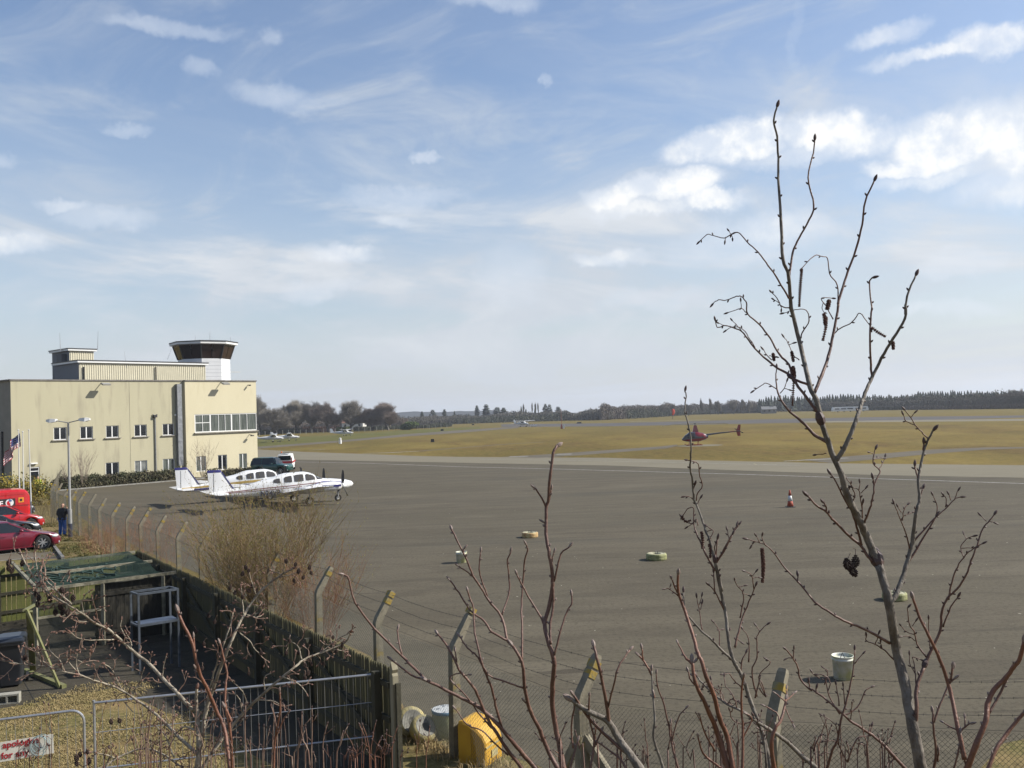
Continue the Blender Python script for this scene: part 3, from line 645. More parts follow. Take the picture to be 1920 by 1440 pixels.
# ================================================================ distant buildings
M_BRICK = mat('red_roof_tiles', (.26, .12, .08), .85, col2=(.2, .1, .07), scale=.6); M_SLATE = mat('slate_roof', (.13, .13, .14), .8); M_HW = mat('house_white', (.68, .67, .63), .8, col2=(.55, .54, .5), scale=.3)
def house(px, py_base, dist, wid, hgt, dep, rzd, label, roof=M_SLATE, wall=M_HW, ridge=1.6, nwin=3, chim=True):
    p = A(px, py_base, dist); e = empty('house', (p.x, p.y, 0), rad(rzd), label, 'house')
    g = MB(); g.box((0, 0, hgt/2), (wid, dep, hgt)); g.add([(-wid/2, -dep/2, hgt), (-wid/2, dep/2, hgt), (-wid/2, 0, hgt+ridge), (wid/2, -dep/2, hgt), (wid/2, dep/2, hgt), (wid/2, 0, hgt+ridge)], [(0, 2, 1), (3, 4, 5)]); g.build('wall', wall, e)
    g = MB(); o_ = .3
    for s_ in (-1, 1): g.add([(-wid/2-o_, s_*(dep/2+o_), hgt-.2), (wid/2+o_, s_*(dep/2+o_), hgt-.2), (wid/2+o_, 0, hgt+ridge+.08), (-wid/2-o_, 0, hgt+ridge+.08)], [(0, 1, 2, 3) if s_ < 0 else (3, 2, 1, 0)])
    r = g.build('roof', roof, e)
    if chim: g = MB(); g.box((wid*.3, 0, hgt+ridge+.4), (.9, .7, 1.6)); g.build('chimney', wall, r)
    for k in range(nwin):
        g = MB(); g.box((lerp(-wid/2, wid/2, (k+.5)/nwin), -dep/2-.02, hgt*.6), (1.1, .06, 1.2)); g.build('window', M_GLASS, e)
    return e
house(795, 793, 640, 11, 3.5, 7, 15, 'small white house beside the bright green bush beyond the airfield')
house(806, 792, 640, 4, 4.6, 5, 5, 'narrow white gabled house just right of the small white house', nwin=1)
house(664, 794, 520, 12, 4, 8, -5, 'low red-roofed house behind the round bare tree', roof=M_BRICK)
house(1107, 784, 700, 9, 2.4, 8, 40, 'far grey-white gabled shed, left of the two sheds in the tree line', nwin=1, ridge=3.4, chim=False, roof=mat('pale_sheet_roof', (.5, .5, .5), .6))
house(1152, 781, 690, 9, 2.6, 8, 30, 'far pale gabled shed, right of the two sheds in the tree line', nwin=1, ridge=3.4, chim=False, roof=MATS['pale_sheet_roof'])
house(1232, 776, 720, 13, 3, 8, 10, 'long low pale-roofed house in the tree line near the windsock', nwin=2, roof=MATS['pale_sheet_roof'], chim=False)
house(1441, 766, 600, 9, 3.0, 6, -8, 'pale stone cottage in front of the dark conifers', wall=mat('pale_stone', (.24, .23, .20), .9), roof=mat('grey_slate', (.2, .2, .2), .8))
for i, (px, w_) in enumerate(((1568, 5), (1580, 5), (1592, 6), (1604, 5), (1617, 6))):
    p = A(px, 762, 530); e = empty('caravan', (p.x, p.y, 0), rad(5-4*i), ['leftmost white caravan in the row before the conifer belt', 'second white caravan from the left in the row', 'middle white caravan in the row before the conifers', 'fourth white caravan from the left in the row', 'rightmost white caravan in the row before the conifers'][i], 'caravan', 'white caravans parked before the conifer belt')
    g = MB(); g.loft([[(-w_/2*.9, -1.2, z_*3.0/2.2+.5) if False else (x_, y_, .6) for x_, y_ in ((-w_/2, -1.2), (w_/2, -1.2), (w_/2, 1.2), (-w_/2, 1.2))], [(x_, y_, 1.6) for x_, y_ in ((-w_/2-.1, -1.25), (w_/2+.1, -1.25), (w_/2+.1, 1.25), (-w_/2-.1, 1.25))], [(x_, y_, 3.0) for x_, y_ in ((-w_/2+.4, -1.1), (w_/2-.4, -1.1), (w_/2-.4, 1.1), (-w_/2+.4, 1.1))]]); g.build('body', M_WHITE, e)
    g = MB(); g.box((0, -1.24, 1.9), (w_*.6, .04, .6)); g.build('window', M_GLASS, e)
    g = MB(); g.tube([(.3, -1.1, .35), (.3, -.9, .35)], .35, 10); g.build('wheel', M_DARKM, e)
# ================================================================ far vegetation
def bark(name, c): return mat(name, c, .95, col2=tuple(x*.7 for x in c), scale=2)
M_TW = [bark('bare_brown_twigs', (.29, .235, .19)), bark('bare_grey_twigs', (.28, .25, .205)), bark('bare_reddish_twigs', (.28, .225, .19)), bark('bare_olive_twigs', (.17, .16, .11))]
M_TRK = bark('trunk_bark', (.10, .085, .068))
M_CON = mat('conifer_needles', (.028, .042, .026), .95, col2=(.045, .058, .032), scale=.5)
M_CON2 = mat('blue_conifer_needles', (.030, .045, .036), .95, col2=(.02, .03, .024), scale=.5)
def seg3(V, F, a, b, ra, rb):
    d = (b-a); e = d.orthogonal().normalized(); h = d.cross(e).normalized(); o = len(V)
    for p, r in ((a, ra), (b, rb)):
        for k in range(3):
            t = 2.0944*k; V.append(p+(e*math.cos(t)+h*math.sin(t))*r)
    F.extend([(o, o+1, o+4, o+3), (o+1, o+2, o+5, o+4), (o+2, o, o+3, o+5)])
def bare_tree(seed, H=1.0, spread=.55, trunk=.22, levels=6, twig_r=.010, upright=.25, droop=0., kids=3):
    """unit-height bare tree: returns (trunk mesh, crown mesh)"""
    MR = .00045; rs = random.Random(seed); TV, TF, CV, CF = [], [], [], []
    def grow(p, d, ln, r, lv):
        if lv == 0: return
        n = 3 if lv > 2 else 2; q = p
        V, F = (TV, TF) if lv >= levels-0 else (CV, CF)
        for i in range(n):
            d2 = (d + Vector((rs.gauss(0, .13), rs.gauss(0, .13), rs.gauss(0, .08)+upright*.12*(1 if lv < levels else 0)))).normalized()
            q2 = q + d2*ln/n; r2 = max(r*(1-.30*(i+1)/n), MR)
            seg3(V, F, q, q2, max(r*(1-.30*i/n), MR), r2)
            if lv > 1 and i >= (1 if lv >= levels else 0):
                kk = (kids if lv > 2 else 2) if i == n-1 else (2 if lv > 2 else 1)
                for c in range(kk):
                    ax = Vector((rs.gauss(0, 1), rs.gauss(0, 1), rs.gauss(0, .35))).normalized(); sp_ = spread*rs.uniform(.6, 1.25)
                    d3 = (d2 + ax*sp_ + Vector((0, 0, upright*.35))).normalized()
                    grow(q2, d3, ln*rs.uniform(.62, .82), r2*.62, lv-1)
            q, d = q2, d2
    grow(Vector((0, 0, 0)), Vector((0, 0, 1)), trunk, .022, levels)
    allv = TV+CV; h = max(p.z for p in allv); k = H/h
    def me(n, V, F):
        m_ = bpy.data.meshes.new(n); m_.from_pydata([tuple(p*k) for p in V], [], F); m_.update(); return m_
    return me('trunk', TV, TF), me('crown', CV, CF), max(math.hypot(p.x, p.y) for p in CV)*k
PROT = [bare_tree(11, spread=.60, trunk=.17, levels=7), bare_tree(23, spread=.55, trunk=.16, upright=.3, levels=7), bare_tree(5, spread=.72, trunk=.13, upright=.15, levels=7), bare_tree(42, spread=.5, trunk=.15, upright=.45, levels=7), bare_tree(77, spread=.8, trunk=.11, upright=.2, levels=7)]
def place_tree(px, py_top, dist, width_px, proto, mi, label, rz=0., group=None, name='bare_tree'):
    p = A(px, py_top, dist); H = p.z; tm, cm, R = PROT[proto]; e = empty(name, (p.x, p.y, 0), rz, label, 'tree', group)
    wx = width_px/2*dist/FPX/R/1.0
    for nm, me_, mm in (('trunk', tm, M_TRK), ('crown', cm, M_TW[mi])):
        me2 = me_.copy(); me2.materials.clear(); me2.materials.append(mm); o = link(nm, me2, e); o.scale = (wx, wx, H)
    o = link('crown', me2, e); o.scale = (wx*.95, wx*.95, H*.70); o.rotation_euler = (0, 0, 2.1)
    return e
g_ = 'bare trees along the left field edge'
BT = [(487, 738, 440, 66, 0, 1, 'tall bare tree half hidden by the right end of the terminal building', 'x'),
      (512, 763, 430, 62, 2, 1, 'lower dense bare tree just right of the building corner'),
      (540, 757, 450, 44, 4, 1, 'bare tree leaning against the left flank of the tall twin-crowned group'),
      (557, 746, 440, 52, 1, 1, 'tall grey bare tree, highest of the central clump behind the fence'),
      (583, 750, 445, 50, 3, 1, 'narrow bare tree between the tall grey tree and the broad reddish tree'),
      (614, 751, 440, 62, 0, 2, 'broad reddish bare tree left of the lone round tree'),
      (655, 748, 440, 50, 2, 1, 'lone round-headed bare tree with open sky on both sides'),
      (698, 763, 440, 56, 4, 2, 'lower brown bare tree left of the rightmost big dome-shaped crown'),
      (727, 751, 435, 62, 1, 2, 'big dome-shaped reddish bare tree at the right end of the row')]
for i, t in enumerate(BT): place_tree(t[0], t[1], t[2], t[3]*1.32, t[4], t[5], t[6], rz=i*1.3, group=g_)
# extra twig density inside the same crowns comes from underwood behind
def scrub_mass(name, pts, h0, h1, n, m_, seed, depth=12, leafy=.0, w=.9, kind='stuff', label=None, cat=None):
    """twiggy thicket: thousands of thin blades and clumps along a polyline, irregular top"""
    rs = random.Random(seed); P = [G(*q) if len(q) == 2 else Vector((q[0], q[1], 0)) for q in pts]; V, F = [], []
    Ls = [0]
    for a, b in zip(P, P[1:]): Ls.append(Ls[-1]+(b-a).length)
    for i in range(n):
        t = rs.random()*Ls[-1]; k = max(j for j in range(len(Ls)) if Ls[j] <= t); k = min(k, len(P)-2)
        q = P[k].lerp(P[k+1], (t-Ls[k])/(Ls[k+1]-Ls[k])); dpt = rs.random()*depth; q = q+Vector((rs.gauss(0, .3), dpt, 0))
        hh = lerp(h0, h1, .5+.5*mnoise.noise(Vector((t*.045, seed, 0)))*1.7 + .25*mnoise.noise(Vector((t*.3, seed+9, 0))))*(.80+.2*dpt/depth)
        hh = max(hh, h0*.5); z0 = rs.random()*hh*.92; L_ = (hh-z0)*rs.uniform(.3, .9)*.5+.3; a = rs.random()*6.28
        dx = Vector((math.cos(a)*.5*L_*rs.random(), math.sin(a)*.4*L_*rs.random(), L_)); ww = rs.uniform(.35, 1)*w*.16
        c = Vector((math.cos(a+1.57), math.sin(a+1.57), 0))*ww; o = len(V); b = q+Vector((0, 0, z0))
        V += [b-c, b+c, b+dx]; F.append((o, o+1, o+2))
    me_ = bpy.data.meshes.new(name); me_.from_pydata([tuple(p) for p in V], [], F); me_.materials.append(m_); me_.update(); o = link(name, me_)
    return tag(o, label, cat, kind=kind)
M_SC1 = bark('thicket_brown', (.17, .13, .095)); M_SC2 = bark('thicket_grey', (.13, .12, .085)); M_SC3 = mat('thicket_green', (.055, .07, .025), .95, col2=(.09, .10, .03), scale=.3)
scrub_mass('underwood', [(470, 809), (560, 806), (660, 803), (760, 800)], 4.0, 8.5, 26000, M_SC1, 3, 16, w=2.0, label='brown underwood beneath the row of bare trees', cat='underwood')
scrub_mass('underwood', [(470, 806), (560, 804), (640, 802), (760, 799)], 5.0, 10.5, 14000, M_SC2, 4, 14, w=2.2, label='grey-green ivy and brush filling the foot of the bare tree row', cat='underwood')
# woodland beyond the runway
def wood(pts, h0, h1, n, m_, seed, nm, lab, depth=20, w=2.6): return scrub_mass(nm, pts, h0, h1, n, m_, seed, depth, w=w, label=lab, cat='woodland')
M_FW1 = bark('far_wood_brown', (.175, .145, .12)); M_FW2 = bark('far_wood_grey', (.155, .145, .12)); M_FW3 = mat('far_wood_dark', (.055, .066, .045), .95, col2=(.085, .090, .060), scale=.15)
wood([(760, 799), (860, 795), (1000, 790), (1150, 787)], 5, 9, 24000, M_FW2, 11, 'far_woodland', 'grey-brown bare woodland across the far middle of the field')
wood([(1130, 788), (1240, 781), (1330, 776), (1430, 774)], 6.5, 12, 26000, M_FW1, 12, 'far_woodland', 'brown bare woodland running behind the windsock')
wood([(1180, 786), (1300, 778), (1420, 773)], 4, 9, 4500, M_FW3, 15, 'far_woodland', 'dark evergreen patches mixed into the wood behind the windsock')
wood([(760, 798), (900, 794), (1060, 789)], 3, 7, 5000, M_FW3, 16, 'far_woodland', 'dark evergreen undergrowth at the left end of the far wood')
wood([(1430, 771), (1560, 770), (1720, 768), (1960, 765), (2200, 760)], 5.0, 8.0, 30000, M_FW2, 13, 'far_woodland', 'grey bare wood standing before the conifer belt on the right', depth=14)
wood([(1690, 768), (1800, 766), (1960, 765), (2200, 760)], 6.5, 9.0, 16000, M_FW1, 14, 'far_woodland', 'brown bare wood on the far right before the conifers', depth=8)
# low hedgerow and far ridge
def ridge(name, dist, prof, m_, th=300):
    g = MB(); pts = []
    for px, py in prof: pts.append(A(px, py, dist))
    n = len(pts); g.add([(p.x, p.y, -1) for p in pts]+[tuple(p) for p in pts]+[(p.x*1.2, p.y+th, -1) for p in pts], [(i, i+1, i+1+n, i+n) for i in range(n-1)]+[(i+n, i+1+n, i+1+2*n, i+2*n) for i in range(n-1)])
    struct(name, g, m_)
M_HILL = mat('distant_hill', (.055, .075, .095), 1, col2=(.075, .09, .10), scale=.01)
rr_ = random.Random(5)
prof = [(px, lerp(779, 756, (px-700)/1300.)+(-5 if 700 < px < 930 else 0)+2.5*mnoise.noise(Vector((px*.02, 0, 0)))+1.2*mnoise.noise(Vector((px*.1, 3, 0)))) for px in range(560, 2300, 8)]
ridge('hills', 2400, prof, M_HILL)
M_HEDGE = mat('dark_hedge', (.028, .036, .020), .95, col2=(.05, .055, .03), scale=.4)
scrub_mass('hedgerow', [(1440, 771.5), (1560, 771), (1700, 768.5)], 1.8, 2.4, 9000, M_HEDGE, 31, 3, w=3, label='dark clipped hedgerow before the white caravans', cat='hedge')
scrub_mass('hedgerow', [(1700, 768.6), (1820, 767.5), (2000, 765.5)], 1.6, 2.8, 9000, M_FW1, 33, 3, w=3, label='brown hedgerow at the foot of the far right wood', cat='hedge')
scrub_mass('hedgerow', [(1180, 781), (1300, 777.5), (1440, 774)], 1.0, 2.0, 6000, M_HEDGE, 34, 3, w=3, label='thin dark hedge line at the far edge beside the windsock', cat='hedge')
scrub_mass('hedgerow', [(845, 793.8), (930, 791.5), (1000, 790)], 1.6, 3.2, 5000, M_HEDGE, 35, 4, w=3, label='dark hedge left of the taxiing white plane', cat='hedge')
scrub_mass('bramble_bank', [(565, 811.5), (600, 810.5), (632, 809)], 2.6, 3.4, 6000, bark('bramble_red', (.10, .055, .04)), 36, 4, w=1.6, label='red-brown bramble bank behind the field fence posts', cat='brambles')
scrub_mass('bramble_bank', [(484, 815), (530, 813), (562, 812)], 1.4, 3.0, 5000, M_SC3, 37, 4, w=1.6, label='green bramble bank near the terminal building end', cat='brambles')
scrub_mass('bramble_bank', [(632, 810), (655, 808.5)], 2.0, 2.9, 2500, mat('grassy_green', (.13, .16, .035), .95), 38, 3, w=1.6, label='light green bank right of the red-brown brambles', cat='brambles')
scrub_mass('bramble_bank', [(662, 808.5), (745, 805), (800, 803), (845, 800)], 1.5, 2.7, 9000, M_FW3, 39, 4, w=1.8, label='dark brush along the fence under the domed tree', cat='brambles')
# bright green bush: leafy crown of many small faces
def leafy(name, px, py, dist, rx, rz_, n, m_, seed, label, cat, ry=None, leaf=.35, trunk=True, z0=0.0, parts=('foliage', 'stem')):
    rs = random.Random(seed); p = A(px, py, dist); e = empty(name, (p.x, p.y, z0), 0, label, cat); V, F = [], []; ry = ry or rx
    lumps = [(rs.uniform(-.6, .6)*rx, rs.uniform(-.5, .5)*ry, rs.uniform(.3, .75)*rz_, rs.uniform(.35, .55)) for _ in range(9)]
    for i in range(n):
        lx, ly, lz, lr = rs.choice(lumps); a = Vector((rs.gauss(0, 1), rs.gauss(0, 1), rs.gauss(0, 1))).normalized(); k = rs.uniform(.6, 1)
        q = Vector((lx+a.x*lr*rx*k, ly+a.y*lr*ry*k, max(.1, lz+a.z*lr*rz_*.75*k))); t = Vector((rs.gauss(0, 1), rs.gauss(0, 1), rs.gauss(0, 1))).normalized()*leaf; s_ = t.cross(Vector((rs.gauss(0, 1), rs.gauss(0, 1), rs.gauss(0, 1)))).normalized()*leaf*.6
        o = len(V); V += [q-t, q+s_, q+t, q-s_]; F.append((o, o+1, o+2, o+3))
    me_ = bpy.data.meshes.new('foliage'); me_.from_pydata([tuple(x) for x in V], [], F); me_.materials.append(m_); me_.update(); link(parts[0], me_, e)
    if trunk: g = MB(); g.tube([(0, 0, -.05), (0, 0, rz_*.6)], [.12*rz_/2, .04], 5); g.build(parts[1], M_TRK, e)
    return e
leafy('evergreen_bush', 768, 800, 425, 4.9, 4.0, 3500, mat('bright_bush_leaves', (.10, .15, .03), .8, col2=(.05, .08, .015), scale=.6), 61, 'bright green rounded bush by the field fence', 'bush', leaf=.4)
# conifers, each with its own trunk and tiers of drooping boughs
def conifer_mesh(seed, rad_=.28, tiers=15, n=9, pine=False):
    rs = random.Random(seed); V, F = [], []
    for t in range(tiers):
        z = .12+.86*t/(tiers-1); r = rad_*(1-(z-.12)/.9)**.8+.015
        if pine: r = rad_*(.35+.65*math.sin(min(1, max(0, (z-.25)/.75))*math.pi*.9+.35)) if z > .3 else .03
        for k in range(n):
            a = rs.random()*6.28; rr = r*rs.uniform(.6, 1.15); c, s_ = math.cos(a), math.sin(a); wv = rr*.45+.01; o = len(V); dz = -.05*rs.random()-.02 if not pine else rs.uniform(-.02, .05)
            V += [(0, 0, z+.03), (c*rr*.6-s_*wv, s_*rr*.6+c*wv, z+dz*.4), (c*rr, s_*rr, z+dz), (c*rr*.6+s_*wv, s_*rr*.6-c*wv, z+dz*.4), (c*rr*.5, s_*rr*.5, z+.045)]
            F += [(o, o+1, o+4), (o+1, o+2, o+4), (o+2, o+3, o+4), (o+3, o, o+4)]
    m_ = bpy.data.meshes.new('conifer_crown'); m_.from_pydata(V, [], F); m_.update(); return m_
CONM = [conifer_mesh(s_) for s_ in (1, 2, 3)] + [conifer_mesh(9, .42, 20, 12, True), conifer_mesh(10, .5, 18, 12, True)]
for c_ in CONM: c_.materials.append(M_CON)
g = MB(); g.tube([(0, 0, -.02), (0, 0, .9)], [.018, .006], 5); TRM = g.build('trunk', M_TRK); tmesh = TRM.data; bpy.data.objects.remove(TRM)
def conifer(px, py_top, dist, wpx, k, label, group, name='conifer', zs=1.0):
    p = A(px, py_top, dist); H = p.z; e = empty(name, (p.x, p.y, 0), px*.7, label, 'tree', group)
    o = link('crown', CONM[k], e); wx = wpx/2*dist/FPX/.28 if k < 3 else wpx/2*dist/FPX/.42; o.scale = (wx, wx, H)
    o = link('trunk', tmesh, e); o.scale = (H*.6, H*.6, H); return e
spots = [(894, 762, 12, 3, 'flat-topped dark pine, left of the pair in the far middle'), (911, 760, 16, 4, 'wide dark pine, right of the pair in the far middle'), (932, 765, 18, 4, 'dark evergreen just right of the pair of flat-topped pines'),
         (944, 766, 18, 3, 'broad dark evergreen left of the slim poplars'), (977, 763, 11, 0, 'pointed conifer at the left foot of the poplars'), (986, 768, 12, 1, 'short conifer between the pointed one and the poplars'),
         (1003, 765, 10, 2, 'slim conifer among the poplar stems'), (1022, 759, 13, 3, 'tall dark pine right of the poplars'), (1030, 760, 12, 4, 'dark pine touching the tall pine right of the poplars'), (1046, 764, 14, 4, 'dark flat conifer, rightmost of the central pines'),
         (791, 773, 10, 3, 'small dark pine on the far left skyline'), (811, 770, 14, 4, 'dark pine on the left skyline beside the domed tree'), (833, 769, 12, 3, 'dark pine on the skyline right of the white houses'), (852, 772, 12, 0, 'pointed conifer on the left skyline above the dark hedge')]
for px, py, w_, k, lab in spots: conifer(px, py-1, 680, w_, k, lab, 'dark conifers on the far skyline')
for i, (px, py, dpx) in enumerate(((981, 755, 5), (997, 752.5, 4.5), (1003.5, 752.5, 4.5), (1008.5, 753, 4))):
    p = A(px, py, 690); tm, cm, R = PROT[3]; e = empty('poplar_tree', (p.x, p.y, 0), i, ['slim bare poplar standing apart, leftmost of the four', 'bare poplar, left one of the close trio', 'bare poplar in the middle of the close trio', 'bare poplar, right one of the close trio'][i], 'tree', 'slim poplars on the far skyline')
    for nm, me_, mm in (('trunk', tm, M_TRK), ('crown', cm, M_TW[1])):
        me2 = me_.copy(); me2.materials.append(mm); o = link(nm, me2, e); s_ = dpx/2*690/FPX/R; o.scale = (s_, s_, p.z)
# conifer belt on the right: counted individuals with alike labels where nothing tells them apart
rs = random.Random(88); px = 1424
tops = [(1424, 748), (1440, 742.5), (1470, 741), (1500, 742), (1540, 742), (1560, 739), (1600, 740), (1640, 741), (1680, 741), (1705, 740), (1722, 734), (1760, 733), (1800, 733), (1850, 734), (1900, 733), (1960, 732), (2100, 729)]
def top(px):
    for a, b in zip(tops, tops[1:]):
        if a[0] <= px <= b[0]: return lerp(a[1], b[1], (px-a[0])/(b[0]-a[0]))
    return 735
while px < 2060:
    y = top(px)+rs.uniform(-1.5, 3.0)
    conifer(px, y, 675+rs.uniform(-10, 30), rs.uniform(12, 20), rs.randrange(3), 'dark pointed conifer in the dense belt along the right skyline', 'conifers of the belt on the right skyline')
    px += rs.uniform(3.5, 6.5)
wood([(1424, 770), (1560, 769.5), (1720, 767.5), (1960, 764.5), (2200, 759)], 8, 10.5, 9000, M_FW3, 17, 'far_woodland', 'dark undergrowth filling the conifer belt', depth=8, w=3.4)
# bare trees poking out of the woods
bl = [(1118, 764, 12), (1138, 765, 10), (1216, 760, 14), (1243, 757, 18), (1262, 755, 12), (1315, 745, 9), (1331, 745, 10), (1345, 750, 14), (1375, 749, 16), (1393, 747, 11), (1405, 748, 14), (1290, 756, 14), (1170, 765, 12), (1060, 768, 14), (1089, 770, 12), (965, 771, 10), (870, 777, 14), (1668, 738, 8), (1700, 738, 8), (1895, 729, 22), (1912, 727, 18)]
ww_ = ['leaning left of', 'over', 'right of']
for i, (px, py, w_) in enumerate(bl):
    place_tree(px, py, 640 if px < 1420 else 620, w_*1.25, i % 5, 1, 'bare grey treetop rising above the far woodland', rz=i, group='bare treetops above the far woodland')
# field fence posts on the left
M_FP = mat('pale_fence_post', (.42, .40, .35), .85)
ff = empty('field_fence', G(483, 817), label='row of short pale concrete posts along the left field edge', cat='fence'); b0 = ff.location.copy(); g = MB(); g.box((0, 0, 1.0), (.16, .16, 2.0)); o_ = g.build('post', M_FP, ff)
pm = o_.data; n = 0
for px in list(range(486, 850, 11)):
    py = lerp(817, 802.5, (px-483)/370.); p = G(px, py); o = o_ if n == 0 else link('post', pm, ff); o.location = p-b0; n += 1
# ================================================================ chain-link fence on cranked concrete posts
M_POST = mat('fence_post_concrete', (.27, .24, .175), .9, col2=(.17, .155, .11), scale=5, col3=(.30, .22, .05), s3=3.0, lo3=.56, hi3=.66, bump=.3, bscale=30)
M_LICH = mat('lichen_on_concrete', (.36, .25, .05), .95, col2=(.24, .22, .13), scale=7, lo=.45, hi=.6, bump=.4, bscale=25)
M_WIRE = mat('chain_link_wire', (.05, .055, .045), .7, metal=.2); M_BARB = mat('barbed_wire', (.05, .05, .045), .7)
KINK = FENCE_KINK
fence = empty('chain_link_fence', FP[0], label='long chain-link fence with cranked concrete posts and barbed wire running along the apron', cat='fence')
fo = FP[0].copy()
def post_mesh(seed):
    g = MB(); h = KINK; w = .080
    # square section loft with a bend: base, kink, arm tip (arm leans to local +x)
    secs = []
    for (x, z, ww, dpt, tilt) in ((0, -.15, w, w*1.0, 0), (0, h-.02, w*.85, w*.9, 0), (.03, h+.05, w*.85, w*.9, .4), (.30, h+.50, w*.62, w*.75, .55), (.325, h+.54, w*.45, w*.6, .55)):
        c, s_ = math.cos(tilt), math.sin(tilt)
        secs.append([(x-ww*c, -dpt, z+ww*s_), (x+ww*c, -dpt, z-ww*s_), (x+ww*c, dpt, z-ww*s_), (x-ww*c, dpt, z+ww*s_)])
    g.loft(secs, 0)
    return g
pmesh = None; posts = []
nrm = []
for i, p in enumerate(FP):
    d = (FP[min(i+1, len(FP)-1)]-FP[max(i-1, 0)]).normalized(); nrm.append(Vector((-d.y, d.x, 0)))
ARM = []
for i, p in enumerate(FP):
    n_ = nrm[i]; n_ = n_ if n_.x > 0 or n_.y > 0.8 else -n_
    if n_.x < .75: n_ = (n_+Vector((.55, 0, 0))).normalized()
    if pmesh is None:
        o = post_mesh(1).build('post', [M_POST], fence); pmesh = o.data
    else: o = link('post', pmesh, fence)
    a = math.atan2(n_.y, n_.x); o.location = p-fo; o.rotation_euler = (random.uniform(-.02, .02), random.uniform(-.02, .02), a)
    ARM.append(n_)
    if i > 5:
        g = MB(); sz = random.Random(i).uniform(.0, .25)
        for k in range(3):
            za = .12+sz+k*.12 if random.Random(i*3+k).random() < .42 else .0
            if za <= 0: continue
            xx = .03+.27*(za-.05)/.45; g.box((0, 0, 0), (.122, .150, .10), M=Matrix.Translation((xx+.004, 0, KINK+za)) @ Matrix.Rotation(.55, 4, 'Y'))
        if g.v: l = g.build('lichen_patch', M_LICH, o)
# struts on the two corner posts
for i in (len(FP)-4,):
    p = FP[i]
    for s_ in (-1, 1):
        q = FP[i+s_]; d = (q-p).normalized(); g = MB(); g.beam(p-fo+Vector((0, 0, KINK-.5))+d*.02, p-fo+d*.95+Vector((0, 0, -.05)), .11, .11); g.build('strut', M_POST, fence)
# mesh panels: real woven zigzags; unit panel shared between bays
def link_mesh(Lw, H, pitch=.033, r=.0023, z0=.06):
    V, F = [], []; n = int(Lw/pitch); rows = int(H/pitch)
    for i in range(n):
        x0 = i*pitch; prev = None; par = i % 2
        for j in range(rows+1):
            x = x0+(pitch if (j+par) % 2 else 0); z = z0+j*pitch; y = .004*(1 if j % 2 else -1); o = len(V)
            V += [(x-r, y, z), (x+r, y-r, z), (x, y+r*1.3, z)]
            if prev is not None: F += [(prev, prev+1, o+1, o), (prev+1, prev+2, o+2, o+1), (prev+2, prev, o, o+2)]
            prev = o
    m_ = bpy.data.meshes.new('chain_link_mesh'); m_.from_pydata(V, [], F); m_.materials.append(M_WIRE); m_.update(); return m_
REF = 3.0
panel_near = link_mesh(REF, KINK-.1); panel_far = link_mesh(REF, KINK-.1, .060, .0028)
for i in range(len(FP)-1):
    a, b = FP[i], FP[i+1]; L_ = (b-a).length; o = link('mesh_panel', panel_near if i > 17 else panel_far, fence); o.location = a-fo; o.rotation_euler = (0, 0, math.atan2(b.y-a.y, b.x-a.x)); o.scale = (L_/REF, 1, 1); tag(o, kind='stuff')
# line wires and barbed strands
def strand(zs, off, barb, name, seed):
    g = MB(); pts = []; rr = random.Random(seed)
    for i in range(len(FP)-1):
        a = FP[i]+ARM[i]*off+Vector((0, 0, zs)); b = FP[i+1]+ARM[i+1]*off+Vector((0, 0, zs))
        for k in range(8):
            t = k/8; pts.append(a.lerp(b, t)+Vector((0, 0, -.05*math.sin(math.pi*t)*(1 if barb else .2)*rr.uniform(.8, 1.1)))-fo)
    pts.append(FP[-1]+ARM[-1]*off+Vector((0, 0, zs))-fo); g.tube(pts, .0028 if barb else .0022, 4, cap=False)
    if barb:
        for i in range(len(pts)-1):
            if (pts[i]+fo).y > 32: continue
            n = max(1, int((pts[i+1]-pts[i]).length/.11))
            for k in range(n):
                q = pts[i].lerp(pts[i+1], k/n); a = rr.random()*6
                for s_ in (0, 1.6):
                    e = Vector((math.cos(a+s_)*.3, math.cos(a+s_)*.3, math.sin(a+s_))).normalized()*.016; g.tube([q-e, q+e], .0016, 3, cap=False)
    g.build(name, M_BARB if barb else M_WIRE, fence)
for z in (.25, 1.0, KINK-.06): strand(z, .066, False, 'line_wire', 1)
for k, (z, off) in enumerate(((KINK+.12, .11), (KINK+.30, .21), (KINK+.47, .31))): strand(z, off, True, 'barbed_wire', 5+k)

# ================================================================ wooden palisade fences round the yard
M_PICK = mat('mossy_picket', (.060, .053, .024), .9, col2=(.085, .076, .042), scale=3, col3=(.06, .075, .015), s3=2.0, lo3=.48, hi3=.62, bump=.3, stretch=(1, 1, .25))
M_PICKD = mat('grey_green_rail', (.065, .06, .038), .9, col2=(.045, .042, .026), scale=3, bump=.3, bscale=20)
M_PICKG = mat('algae_green_picket', (.15, .165, .035), .9, col2=(.115, .11, .05), scale=3, lo=.4, hi=.65, bump=.3, stretch=(1, 1, .25))
def picket_mesh(w, h, th, name):
    g = MB(); pts = [(-w/2, 0), (w/2, 0), (w/2, h-w*1.05), (w*.36, h-w*.42), (w*.14, h-.01), (0, h), (-w*.14, h-.01), (-w*.36, h-w*.42), (-w/2, h-w*1.05)]
    n = len(pts); g.add([(p[0], -th/2, p[1]) for p in pts]+[(p[0], th/2, p[1]) for p in pts], [tuple(range(n)), tuple(range(2*n-1, n-1, -1))]+[(i+n, (i+1) % n+n, (i+1) % n, i) for i in range(n)])
    return g
